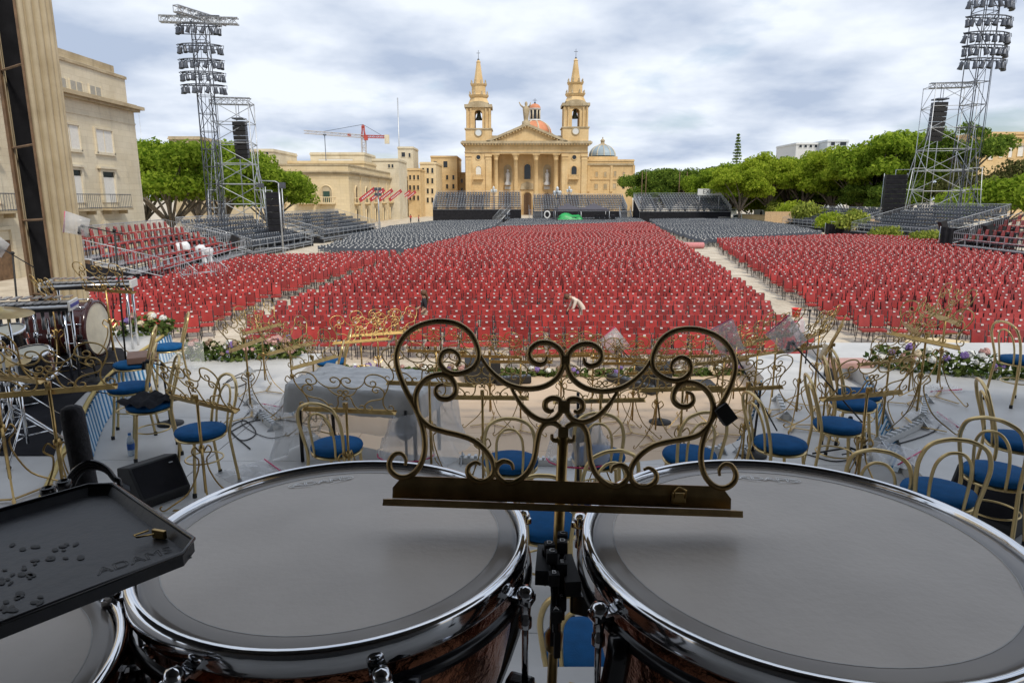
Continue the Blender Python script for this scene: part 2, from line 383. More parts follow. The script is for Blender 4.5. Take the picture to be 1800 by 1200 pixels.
def skirt_thing(label, pts, z0, z1, off):
    t = thing('pleated_skirt', label, 'skirting', (0,0,0), 0, 'blue and white pleated skirts of the stage tiers'); skirt(pts, z0, z1, t, off)
skirt_thing('blue and white pleated skirt round the percussion riser', AL[2:], Z1, ZL-.015, 1)
skirt_thing('blue and white pleated skirt left of the plastic-covered table', NOTCH[1:4], Z0, Z1-.02, -1)
skirt_thing('blue and white pleated skirt behind the right-hand gilt chairs', AR[1:5], Z1, ZR-.01, 1)
skirt_thing('short blue and white pleated skirt beside the black desk right of centre', NOTCH[9:13], Z0, Z1-.02, -1)

# roof over the back of the stage (above and behind the camera), with an added rear wall, both unseen
b = MB(); b.box((0, -1.3, 9.6), (26, 8.6, .4)); rf = struct(b.build('stage_shade_roof', 'black'))  # depth of this unseen roof is set by the shade wanted on the drums
b = MB(); b.box((0, -5.6, 4.8), (26, .3, 9.6)); struct(b.build('added_back_wall', 'black'))  # unseen wall, added so that the drums reflect something dark

# ================================================================ fluted scenery pillar on the left
def pillar():
    c = PY(70, 300, 10.6); r = .43
    t = thing('fluted_pillar', 'tall corrugated beige scenery pillar with open dark back at left', 'pillar', (c.x, c.y, 0))
    va = math.atan2(-c.y, -c.x)                       # azimuth from the pillar to the camera
    M['flute'] = mat('weathered_beige_flutes', (.40,.32,.20), .8, var=.3, scale=2.2, bump=.15, bscale=25, col2=(.55,.46,.31))
    b = MB(); b.sm = True; n = 15; zs = [0, 2.8, 4.42, 4.44, 6.02, 6.04, 9.4]; prof = []
    a_from, a_to = va-R(4), va+R(230)
    per = 12
    for i in range(n*per+1):
        a = a_from+(a_to-a_from)*i/(n*per); q = (i % per)/per
        rr = r-.075+.075*abs(math.sin(PI*q))**.6
        prof.append((math.cos(a)*rr, math.sin(a)*rr))
    vs = []; 
    for z in zs:
        j = .004 if z in (4.44, 6.04) else 0
        vs += [(x*(1+j*2), y*(1+j*2), z) for x, y in prof]
    k = len(prof); fs = [(a*k+i, a*k+i+1, (a+1)*k+i+1, (a+1)*k+i) for a in range(len(zs)-1) for i in range(k-1)]
    b.add(vs, fs); b.build('fluted_shell', 'flute', t)
    b = MB(); b.sm = True; n2 = 30
    vs = []; 
    for z in (0, 9.4): vs += [(math.cos(a_from+(a_to-a_from)*i/n2)*(r-.10), math.sin(a_from+(a_to-a_from)*i/n2)*(r-.10), z) for i in range(n2+1)]
    b.add(vs, [(i, i+1, n2+2+i, n2+1+i) for i in range(n2)]); b.build('painted_shade_lining', 'cloth', t)  # black inner shell paints in the shade of the hollow pillar
    for a, w_ in ((a_to, .075), (a_from, .03)):
        b = MB(); b.box((math.cos(a)*(r-.02), math.sin(a)*(r-.02), 4.7), (.05, w_, 9.4), a); b.build('wooden_batten', 'wood', t)
    for z in (3.3, 4.43, 5.5, 6.6):
        b = MB(); p0 = Vector((math.cos(a_to)*(r-.03), math.sin(a_to)*(r-.03), z)); p1 = Vector((math.cos(a_from)*(r-.06), math.sin(a_from)*(r-.06), z+.03))
        b.rod(p0, p1, .018, 4); b.build('cross_batten', 'wood', t)
pillar()
# ================================================================ audience chairs (face -y at rotation 0)
def q_box(b, c, d, mtx=None): b.box(c, d, 0, mtx)
tilt = Matrix.Rotation(R(-9), 3, 'X')
def red_parts():
    ps = []
    b = MB(); b.mi = 0; b.sm = False; b.bbox((0, -.02, .455), (.43, .42, .075), .022); ps.append(('seat', b, 'red'))
    b = MB(); b.bbox((0, .238, .725), (.36, .05, .41), .018, tilt); ps.append(('backrest', b, 'red'))
    for sx in (-1, 1):
        b = MB(); b.tube([(sx*.200, .30, .0), (sx*.203, .19, .42), (sx*.203, .262, .90)], .013, 5); ps.append(('leg', b, 'frame'))
        b = MB(); b.tube([(sx*.195, -.20, .0), (sx*.195, -.19, .43), (sx*.20, .18, .425)], .012, 5); ps.append(('leg', b, 'frame'))
    return ps
def tag_mb():
    b = MB(); b.box((0, .2135, .885), (.075, .006, .045), 0, tilt); return b
def build_red_proto():
    t = thing('banquet_chair', 'red chair', 'chair', (0,0,0), 0, 'red banquet chairs in the audience')
    for n, b, m in red_parts():
        o = b.build(n, m, t)
        if n == 'backrest': tag_mb().build('number_tag', 'tag', o)
    return t
def template(kind):
    """all-quad single-mesh chair: (verts, quads, material ids)"""
    b = MB()
    if kind == 'red':
        b.mi = 0; b.box((0,-.02,.455), (.43,.42,.07)); b.box((0,.238,.725), (.36,.05,.41), 0, tilt)
        b.mi = 1
        for sx in (-1, 1):
            b.box((sx*.2,.245,.45), (.022,.026,.9), 0, Matrix.Rotation(R(-3), 3, 'X')); b.box((sx*.195,-.19,.22), (.022,.022,.43))
        b.mi = 2; b.box((0,.2125,.885), (.07,.006,.045), 0, tilt)
    else:
        b.mi = 0; b.box((0,-.02,.45), (.42,.40,.035)); b.box((0,.23,.70), (.42,.03,.32), 0, tilt)
        b.mi = 1
        for sx in (-1, 1):
            b.box((sx*.2,.04,.25), (.02,.02,.66), 0, Matrix.Rotation(R(38), 3, 'X')); b.box((sx*.2,.02,.25), (.02,.02,.66), 0, Matrix.Rotation(R(-32), 3, 'X'))
        b.mi = 2; b.box((0,.2095,.80), (.12,.006,.075), 0, tilt)
    return np.array(b.v, dtype=np.float32), np.array(b.f, dtype=np.int32), np.array(b.m, dtype=np.int32)
def merge(name, tmpl, xf, mats):
    V, F, Mi = tmpl; n = len(xf); nv, nf = len(V), len(F)
    xf = np.array(xf, dtype=np.float32); c, s = np.cos(xf[:,3]), np.sin(xf[:,3])
    X = V[None,:,0]*c[:,None]-V[None,:,1]*s[:,None]+xf[:,0:1]; Y = V[None,:,0]*s[:,None]+V[None,:,1]*c[:,None]+xf[:,1:2]; Z = V[None,:,2]+xf[:,2:3]
    co = np.stack([X, Y, Z], -1).reshape(-1)
    idx = (F[None]+(np.arange(n)*nv)[:,None,None]).reshape(-1).astype(np.int32)
    me = bpy.data.meshes.new(name); me.vertices.add(n*nv); me.vertices.foreach_set('co', co)
    me.loops.add(len(idx)); me.loops.foreach_set('vertex_index', idx)
    me.polygons.add(n*nf); me.polygons.foreach_set('loop_start', np.arange(n*nf, dtype=np.int32)*4); me.polygons.foreach_set('loop_total', np.full(n*nf, 4, dtype=np.int32))
    me.polygons.foreach_set('material_index', np.tile(Mi, n))
    for m_ in mats: me.materials.append(M[m_])
    me.polygons.foreach_set('use_smooth', np.zeros(n*nf, dtype=bool)); me.update(calc_edges=True); me.validate()
    o = bpy.data.objects.new(name, me); COL.objects.link(o); return o
T_RED, T_BLK = template('red'), template('black')

def rows_in(poly, phi, pitch, step, origin, gaps=()):
    """row by row seats inside a ground polygon; rows run along phi, seats face the stage (to -normal)"""
    d = Vector((math.cos(phi), math.sin(phi))); n = Vector((-math.sin(phi), math.cos(phi))); o = Vector(origin[:2])
    us = [(Vector(p[:2])-o).dot(d) for p in poly]; vs = [(Vector(p[:2])-o).dot(n) for p in poly]
    res = []; ri = 0; v = min(vs)+.3
    while v < max(vs):
        if not any(a < v < c for a, c in gaps):
            row = []; u = min(us)+random.uniform(0, step)
            while u < max(us):
                p = o+d*u+n*v
                if inpoly(p.x, p.y, poly):
                    row.append((p.x+random.gauss(0,.03), p.y+random.gauss(0,.055), 0.0, phi+random.gauss(0, .07)))
                u += step+random.gauss(0, .012)
            if row: res.append(row)
        v += pitch
    return res
def GP(pts): return [tuple(P(x, y, 0)[:2]) for x, y in pts]
def onscreen(x, y, z=.5):
    q = Vector((x, y, z-CAM_H)); dpt = q.y*math.cos(PITCH)-q.z*math.sin(PITCH); px = 900+FPX*q.x/dpt; return -25 < px < 1825
CEN = GP([(575,643),(1442,650),(1330,545),(1203,446),(1150,405),(1135,399),(875,409),(790,436),(722,456),(480,578),(408,614),(500,630)])
LEF = GP([(358,606),(150,596),(150,534),(262,504),(378,486),(440,470),(706,460),(606,494),(505,533),(425,565)])
RIG = GP([(1515,607),(1700,614),(1735,652),(1900,660),(1900,470),(1800,462),(1740,446),(1640,431),(1480,425),(1258,434),(1300,470),(1400,540)])
BCE = GP([(1135,397.5),(1120,388.5),(900,391.5),(882,402),(876,407)])
BLE = GP([(560,452),(716,455),(788,434),(868,406.5),(884,394),(770,395.5),(690,406),(625,424)])
BRI = GP([(1150,401),(1142,392.5),(1240,389),(1300,391),(1375,402),(1445,418),(1310,428),(1238,437),(1195,422)])
blocks = [('central', CEN, 0.0, 1.1, .525), ('left', LEF, R(17), 1.1, .525), ('right', RIG, R(-10), 1.1, .525)]
red_all = []
for name, poly, phi, pitch, step in blocks:
    for ri, row in enumerate(rows_in(poly, phi, pitch, step, (0, 0))):
        row.sort(key=lambda s: s[0])
        for si, s_ in enumerate(row): red_all.append((math.hypot(s_[0], s_[1]), name, ri, si, len(row), s_))
red_all = [r for r in red_all if onscreen(r[5][0], r[5][1])]
red_all.sort(key=lambda r: r[0])
proto = build_red_proto(); used = False
ends = {'central': ('left end', 'right aisle'), 'left': ('outer end', 'aisle end'), 'right': ('aisle end', 'outer end')}
for dist, name, ri, si, n, s_ in red_all[:300]:
    side = f'{ordw(si)} from the {ends[name][0]}' if si < n/2 else f'{ordw(n-1-si)} from the {ends[name][1]}'
    lab = f'red chair {side}, {ordw(ri) if ri else "front"} row of the {name} block'
    if not used: c = proto; c.location = s_[:3]; c.rotation_euler = (0,0,s_[3]); c['label'] = lab; used = True
    else: c = dup(proto, s_[:3], s_[3], lab)
o = merge('banquet_chairs', T_RED, [r[5] for r in red_all[300:]], ['red', 'frame', 'tag'])
tag(o, 'mass of red padded chairs filling the rear rows of the three red blocks', 'chairs', kind='stuff')
blk = []
for name, poly, phi in (('left', BLE, R(14)), ('centre', BCE, 0.0), ('right', BRI, R(-8))):
    for ri, row in enumerate(rows_in(poly, phi, 1.0, .5, (0, 0))):
        row.sort(key=lambda s: s[0])
        for si, s_ in enumerate(row): blk.append((math.hypot(s_[0], s_[1]), name, ri, si, len(row), s_))
blk = [r for r in blk if onscreen(r[5][0], r[5][1])]; blk.sort(key=lambda r: r[0])
bproto = merge('folding_chair', T_BLK, [(0,0,0,0)], ['blackseat', 'frame', 'tag']); first = True
for dist, name, ri, si, n, s_ in blk[:300]:
    side = f'{ordw(si)} from the left end' if si < n/2 else f'{ordw(n-1-si)} from the right end'
    lab = f'black chair {side}, {ordw(ri) if ri else "front"} row of the {name} black block'
    c = bproto if first else bproto.copy()
    if not first: COL.objects.link(c)
    first = False; c.location = s_[:3]; c.rotation_euler = (0,0,s_[3]); tag(c, lab, 'chair', 'black folding chairs in the audience')
if len(blk) > 300:
    tag(merge('folding_chairs', T_BLK, [r[5] for r in blk[300:]], ['blackseat', 'frame', 'tag']), 'mass of black folding chairs behind the red rows', 'chairs', kind='stuff')
print('CHAIRS', len(red_all), len(blk))
# ================================================================ buildings
class Facade:
    """a wall plane through o (x, y) running along u; outward normal is u turned right"""
    def __init__(s, parent, o, u):
        s.t = parent; s.o = Vector((o[0], o[1], 0)); s.u = Vector((u[0], u[1], 0)).normalized(); s.n = Vector((s.u.y, -s.u.x, 0))
    def uz(s, px, py):
        r = ray(px, py); c = Vector((0, 0, CAM_H)); t = (s.o-c).dot(s.n)/r.dot(s.n); w = c+r*t; return (w-s.o).dot(s.u), w.z
    def w(s, u, z, d): q = s.o+s.u*u+s.n*d; return Vector((q.x, q.y, z))
    def poly(s, name, m, pts, d0, d1, parent=None, mb=None):
        b = mb or MB(); n = len(pts); a = sum(pts[i][0]*pts[(i+1)%n][1]-pts[(i+1)%n][0]*pts[i][1] for i in range(n))
        if a < 0: pts = pts[::-1]
        vs = [s.w(u, z, d1) for u, z in pts]+[s.w(u, z, d0) for u, z in pts]
        b.add(vs, [tuple(range(n)), tuple(range(2*n-1, n-1, -1))]+[(i, n+i, n+(i+1)%n, (i+1)%n) for i in range(n)])
        return None if mb else s.put(b, name, m, parent)
    def put(s, b, name, m, parent=None):
        p = parent or s.t; o = b.build(name, m, p)
        o.location = -s.t.location if p is s.t else (0,0,0)
        return o
    def rect(s, name, m, u0, u1, z0, z1, d0, d1, parent=None, mb=None): return s.poly(name, m, [(u0,z0),(u1,z0),(u1,z1),(u0,z1)], d0, d1, parent, mb)
    def prect(s, name, m, px0, px1, py0, py1, d0, d1, parent=None, mb=None):
        a = s.uz(px0, py1); c = s.uz(px1, py0); d = s.uz(px0, py0); e_ = s.uz(px1, py1)
        return s.rect(name, m, (a[0]+d[0])/2, (c[0]+e_[0])/2, (a[1]+e_[1])/2, (c[1]+d[1])/2, d0, d1, parent, mb)
    def archpts(s, u0, u1, z0, z1, n=8):
        r = (u1-u0)/2; zc = z1-r; return [(u0,z0),(u1,z0)]+[((u0+u1)/2+r*math.cos(PI*i/n), zc+r*math.sin(PI*i/n)) for i in range(n+1)]
    def arch_window(s, u0, u1, z0, z1, m, frame='stoneC', d=.02):
        w_ = s.poly('window', m, s.archpts(u0, u1, z0, z1), 0, d)
        b = MB(); r = (u1-u0)/2; zc = z1-r; pts = [(u0,z0)]+[((u0+u1)/2-r*math.cos(PI*i/10), zc+r*math.sin(PI*i/10)) for i in range(11)]+[(u1,z0)]
        b.tube([s.w(u, z, .06) for u, z in pts], max(.08, r*.16), 4); s.put(b, 'frame', frame, w_)
        return w_
    def balcony(s, u0, u1, z, h, depth, m_slab, m_rail, n=9, solid=False):
        t = s.rect('balcony', m_slab, u0-.08, u1+.08, z-.14, z, 0, depth)
        for q in (u0+.12*(u1-u0), u1-.12*(u1-u0)): s.rect('bracket', m_slab, q-.07, q+.07, z-.42, z-.143, 0, depth*.7, t)
        b = MB(); pts = [(u0, 0.02), (u0, depth-.05), (u1, depth-.05), (u1, 0.02)]
        for zz in (z+.05, z+h):
            b.tube([s.w(u, zz, d) for u, d in pts], .028 if not solid else .07, 4)
        for i in range(n+1):
            u = u0+(u1-u0)*i/n; b.rod(s.w(u, z, depth-.05), s.w(u, z+h, depth-.05), .016 if not solid else .055, 4)
        s.put(b, 'railing', m_rail, t); return t

def PXw(px, py, X): r = ray(px, py); t = X/r.x; return Vector((X, r.y*t, CAM_H+r.z*t))

# ---------------------------------------------------------------- palace at the left
def palace():
    X = -30.1; yc = PXw(246, 300, X).y
    t = thing('palace', 'pale limestone palace with balconies and shuttered windows behind the left pillar', 'building', (X-5, 40, 0))
    F = Facade(t, (X, yc), (0, 1)); H_ = lambda py, px=246: PXw(px, py, X).z
    zc = H_(200); zp = H_(136, 228); ztop = H_(116, 212)
    b = MB(); b.span((X-12, 14, 0), (X, yc, zc)); F.put(b, 'wall', 'stoneP')
    b = MB(); b.span((X-12, 14, zc+.5), (X-.15, yc-.5, zp)); F.put(b, 'attic_wall', 'stoneP')
    b = MB(); b.span((X-12, 14, zp+.003), (X-.6, PXw(213,115,X).y, ztop)); F.put(b, 'parapet', 'stoneG')
    b = MB(); b.span((X-12.3, 13.7, zc), (X+.35, yc+.35, zc+.18)); b.span((X-12.5, 13.5, zc+.183), (X+.6, yc+.6, zc+.42)); b.span((X-12.2, 13.8, zc+.423), (X+.2, yc+.2, zc+.55)); F.put(b, 'cornice', 'stoneG')
    b = MB(); b.span((X-12.1, 14, zp-.25), (X-.05, yc-.4, zp-.05)); F.put(b, 'string_course', 'stoneG')
    b = MB(); z_ = H_(222); b.span((X-12.05, 14, z_), (X+.04, yc+.04, z_+.12)); F.put(b, 'string_course', 'stoneP')
    def shut(px0, px1, py0, py1, m_, pair=True):
        (u0, z0), (u1, z1) = F.uz(px0, py1), F.uz(px1, py0)
        w_ = F.rect('window', m_, u0, u1, z0, z1, -.05, .04)
        b = MB(); e_ = .1
        for a in ((u0-e_, u0, z0-e_, z1+e_), (u1, u1+e_, z0-e_, z1+e_), (u0, u1, z1, z1+e_), (u0, u1, z0-e_*1.5, z0)): F.rect(0, 0, *a, 0, .12, mb=b)
        F.put(b, 'frame', 'stoneP', w_)
        if pair:
            b = MB(); F.rect(0,0,(u0+u1)/2-.02,(u0+u1)/2+.02,z0,z1,.04,.07,mb=b)
            k = int((z1-z0)/.13)
            for i in range(k): F.rect(0,0,u0+.06,u1-.06,z0+.05+i*.13,z0+.11+i*.13,.04,.055,mb=b)
            F.put(b, 'louvre', m_, w_)
        return u0, u1, z0, z1
    # window columns repeat along the wall every step
    col0 = F.uz(182, 250)[0]; step = F.uz(182, 250)[0]-F.uz(122, 250)[0]
    ref = {}
    a = F.uz(129,175); c = F.uz(145,146); ref['at'] = (a[1], c[1], c[0]-a[0])
    for i in range(7):
        du = -i*step
        for px0, px1, py0, py1 in ((163,179,153,180),(129,146,145,174)):
            (u0, z0), (u1, z1) = F.uz(px0, py1), F.uz(px1, py0)
            zA = F.uz(171,180)[1]; zB = F.uz(171,153)[1]
            if px0 < 150: u0 -= 0; 
            w_ = F.rect('window', 'shutter', u0+du*1.0, u1+du*1.0, zA, zB, -.2, -.10)
            b = MB(); F.rect(0,0,(u0+u1)/2+du-.03,(u0+u1)/2+du+.03,zA,zB,-.1,-.06,mb=b); F.rect(0,0,u0+du-.08,u0+du,zA-.1,zB+.1,-.15,-.05,mb=b); F.rect(0,0,u1+du,u1+du+.08,zA-.1,zB+.1,-.15,-.05,mb=b); F.put(b,'frame','stoneP',w_)
        (u0, z0), (u1, z1) = F.uz(170, 268), F.uz(194, 229)
        zA, zB = F.uz(182,268)[1], F.uz(182,229)[1]; m_ = 'whiteshutter'
        w_ = F.rect('window', m_, u0+du, u1+du, zA, zB, 0, .05); b = MB()
        for q in ((u0-.12,u0,zA-.12,zB+.12),(u1,u1+.12,zA-.12,zB+.12),(u0,u1,zB,zB+.14),(u0-.2,u1+.2,zA-.2,zA-.003)): F.rect(0,0,q[0]+du,q[1]+du,q[2],q[3],0,.14,mb=b)
        F.rect(0,0,(u0+u1)/2+du-.02,(u0+u1)/2+du+.02,zA,zB,.05,.08,mb=b); F.put(b,'frame','stoneP',w_)
        # balcony door
        (u0, z0), (u1, z1) = F.uz(181, 350), F.uz(199, 300); zA, zB = F.uz(190,356)[1], F.uz(190,300)[1]
        w_ = F.rect('door', 'whiteshutter', u0+du+.12, u1+du-.12, zA, zB-.5, 0, .05)
        F.rect('fanlight', 'darkglass', u0+du+.12, u1+du-.12, zB-.49, zB-.1, 0, .04, w_)
        b = MB()
        for q in ((u0-.12,u0+.12,zA,zB+.1),(u1-.12,u1+.12,zA,zB+.1),(u0+.12,u1-.12,zB-.1,zB+.1)): F.rect(0,0,q[0]+du,q[1]+du,q[2],q[3],0,.16,mb=b)
        F.rect(0,0,u0+du-.3,u1+du+.3,zB+.1,zB+.25,0,.3,mb=b); F.put(b,'door_surround','stoneP',w_)
        F.balcony(u0+du-.45, u1+du+.5, F.uz(190,366)[1], 1.0, .9, 'stoneG', 'darksteel', 12)
        # ground floor doorway
        (u0, z0), (u1, z1) = F.uz(187, 440), F.uz(213, 392); zB = F.uz(200,392)[1]
        w_ = F.rect('doorway', 'wood', u0+du, u1+du, 0, zB-.6, 0, .04); b = MB()
        for q in ((u0-.22,u0,0,zB+.2),(u1,u1+.22,0,zB+.2),(u0,u1,zB,zB+.2)): F.rect(0,0,q[0]+du,q[1]+du,q[2],q[3],0,.2,mb=b)
        F.rect(0,0,u0+du,u1+du,zB-.597,zB-.002,0,.06,mb=b); F.put(b,'door_surround','stoneP',w_)
palace()

# ---------------------------------------------------------------- arcaded building left of centre
def arcade():
    D = 118; pc = PY(612, 300, D)
    t = thing('arcaded_building', 'yellow limestone building with arched windows, stone balconies and red banners', 'building', (pc.x-6, D+4, 0))
    F = Facade(t, (pc.x, D), (1, 0)); z = lambda py, px=612: F.uz(px, py)[1]
    ul = F.uz(440, 300)[0]; zt = z(291); zc = z(306)
    F2 = Facade(t, (pc.x, D), (0, 1)); L2 = 74
    b = MB(); b.span((pc.x+ul, D, 0), (pc.x, D+L2, zt)); F.put(b, 'wall', 'stoneY')
    b = MB()
    for z0, z1, o in ((zc, zc+.25, .3), (zc+.253, zc+.5, .5), (zt-.002, zt+.25, .12)): b.span((pc.x+ul-.2, D-o, z0), (pc.x+o, D+L2+o, z1))
    F.put(b, 'cornice', 'stoneG')
    b = MB(); b.span((pc.x+ul-.1, D-.06, z(313)), (pc.x+.06, D+L2, z(313)+.15)); F.put(b, 'string_course', 'stoneY')
    for px in (487, 537, 574):
        (u0, z0), (u1, z1) = F.uz(px-9, 358), F.uz(px+9, 326)
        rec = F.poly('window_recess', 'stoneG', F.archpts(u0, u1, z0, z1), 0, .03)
        w_ = F.rect('shutter', 'green', u0+.4, u1-.4, z0, z0+(z1-z0)*.68, .03, .08, rec)
        b = MB(); r = (u1-u0)/2; pts = [(u0,z0)]+[((u0+u1)/2-r*math.cos(PI*i/10), z1-r+r*math.sin(PI*i/10)) for i in range(11)]+[(u1,z0)]
        b.tube([F.w(u, q, .05) for u, q in pts], .14, 4); F.put(b, 'arch_moulding', 'stoneY', rec)
        F.balcony(u0-.5, u1+.5, z0+.1, .95, .9, 'stoneY', 'stoneY', 9, True)
        F.arch_window(u0+.1, u1-.1, z(398), z(373), 'darkglass', 'stoneY')
    # receding street side: arched windows and banners
    M['banner'] = mat('red_banner', (.55,.05,.07), .7, var=.08); M['bannertext'] = mat('white_lettering', (.85,.8,.8), .7, var=.02)
    for i in range(8):
        u = 5+i*8.6; zb = z(358)
        F2.arch_window(u-1.1, u+1.1, zb, zb+3.0, 'green' if i % 2 else 'darkglass', 'stoneY'); F2.balcony(u-1.5, u+1.5, zb, .9, .8, 'stoneY', 'stoneY', 7, True)
        F2.arch_window(u-1, u+1, .2, 3.1, 'darkglass', 'stoneY')
        pl = MB(); F2.rect(0,0,u+3.9,u+4.4,0,zc,0,.15,mb=pl); F2.put(pl, 'pilaster', 'stoneY')
    for i, u in enumerate((4, 13, 22, 33.5, 47, 56)):
        a = F2.w(u, z(353), .8); c = F2.w(u+1.0, z(331), 3.4)
        t2 = thing('hanging_banner', ['red lettered banner nearest the corner of the arcaded building','narrow red banner second from the corner of the arcaded building','red lettered banner third along the arcaded building','red banner just behind the grey lamp mast','red banner second from the far end of the row','red banner at the far end of the row'][i], 'banner', a, 0, 'red banners on the arcaded building')
        d = (c-a).normalized(); s_ = Vector((.25, .6, -.75)).normalized(); s_ = (s_-d*s_.dot(d)).normalized(); n_ = d.cross(s_); hw = .42
        b = MB(); L_ = (c-a).length
        b.add([d*x+s_*y+n_*q for q in (-.02,.02) for x, y in ((0,-hw),(L_,-hw),(L_,hw),(0,hw))], [(3,2,1,0),(4,5,6,7),(0,1,5,4),(1,2,6,5),(2,3,7,6),(3,0,4,7)]); b.build('banner_cloth', 'banner', t2)
        b = MB()
        for k in range(7):
            x = L_*(.16+.1*k); h_ = .15
            for q in (-.028, .028): b.add([d*(x+dx_)+s_*y+n_*q for dx_, y in ((0,-h_),(L_*.065,-h_),(L_*.065,h_),(0,h_))], [(0,1,2,3)])
        b.build('white_lettering', 'bannertext', t2)
        b = MB(); b.rod((0,0,0), d*L_, .03, 5); b.rod(d*L_*.5, F2.w(u+.5, z(347)-1, 0)-a, .025, 4); b.build('banner_pole', 'steel', t2)
arcade()

def block(label, px0, px1, pyt, D, depth, m, wins=(), base_y=None, cat='building', name='town_house', roof=None, shade='darkglass', wm=None, parapet=True):
    a, c = PY(px0, pyt, D), PY(px1, pyt, D)
    t = thing(name, label, cat, ((a.x+c.x)/2, D+depth/2, 0), 0)
    F = Facade(t, (a.x, D), (1, 0)); W = c.x-a.x; zt = (a.z+c.z)/2
    b = MB(); b.span((a.x, D, 0), (c.x, D+depth, zt)); F.put(b, 'wall', m)
    if parapet:
        b = MB(); b.span((a.x-.15, D-.2, zt-.5), (c.x+.15, D+depth+.1, zt-.25)); b.span((a.x-.05, D-.08, zt-.247), (c.x+.05, D+depth+.05, zt+.02)); F.put(b, 'parapet', m)
    for (px, py, wpx, hpx) in wins:
        (u0, z0), (u1, z1) = F.uz(px-wpx/2, py+hpx/2), F.uz(px+wpx/2, py-hpx/2)
        w_ = F.rect('window', wm or shade, u0, u1, z0, z1, 0, .03); b = MB()
        for q in ((u0-.12,u0,z0-.12,z1+.12),(u1,u1+.12,z0-.12,z1+.12),(u0,u1,z1,z1+.12),(u0,u1,z0-.12,z0)): F.rect(0,0,*q,0,.1,mb=b)
        F.put(b, 'frame', m, w_)
    return t, F
# houses between the arcade and the church (scaffolded street)
g = lambda xs, ys, w_, h_: [(x, y, w_, h_) for x in xs for y in ys]
block('narrow yellow house with dark balconied windows left of the scaffolding', 716, 738, 296, 176, 14, 'stoneC', g((721,728,735), (312,330,348), 3, 8))
block('tall pale tower house with a square dark window', 699, 726, 258, 190, 10, 'stoneP', [(709,272,6,8),(720,273,3,7)])
block('cream house under scaffolding beside the narrow street', 738, 766, 285, 185, 16, 'stoneY', g((744,752,760), (300,318,336,352), 3.4, 9))
block('ochre corner house with cornice left of the church', 757, 803, 274, 205, 18, 'stoneC', [(765,288,5,9),(783,289,7,11)]+g((762,774,786,797), (312,328,344), 3.5, 8))
block('small ochre house tucked against the church', 800, 818, 303, 212, 12, 'stoneC', g((805,812), (318,334,350), 3, 7))
block('long low cream roof block behind the arcaded building', 480, 640, 283, 138, 12, 'stoneY', ())
block('cream penthouse with long roof terrace behind the arcade', 545, 640, 268, 150, 12, 'stoneP', [(590,281,60,3)], wm='white')
block('blank pale concrete block right of the crane foot', 640, 700, 279, 158, 12, 'stoneP', [(684,292,3,6),(690,292,3,6)])
block('grey rooftop block at the far left skyline', 465, 482, 268, 150, 10, 'stoneP', ())
# skyline behind the left trees
block('distant stone bastion house above the left trees', 296, 350, 240, 120, 14, 'stoneG', [(310,252,4,6)])
block('distant pale house behind the scaffold tower', 372, 480, 262, 130, 14, 'stoneP', [(400,275,4,6),(470,270,4,5)])
# white modern blocks above the right trees
M['paleblue'] = mat('pale_render', (.62,.66,.68), .6, var=.06)
block('white modern apartment block with terraces above the right trees', 1400, 1452, 251, 190, 14, 'white', g((1407,1416,1425,1434,1444), (257,), 5, 5))
block('pale blue glazed penthouse above the right trees', 1455, 1492, 246, 185, 12, 'paleblue', [(1464,252,8,8),(1482,252,12,8)])
t_, F_ = block('ochre palace with tall white windows behind the far right trees', 1728, 1900, 232, 150, 14, 'stoneC', [(1742,270,11,22),(1760,268,9,18),(1776,268,9,18),(1794,264,13,22),(1815,264,13,22)], wm='whiteshutter')
F_.prect('string_course', 'stoneG', 1726, 1905, 252, 256, 0, .3); F_.prect('string_course', 'stoneC', 1726, 1905, 240, 242, 0, .25)

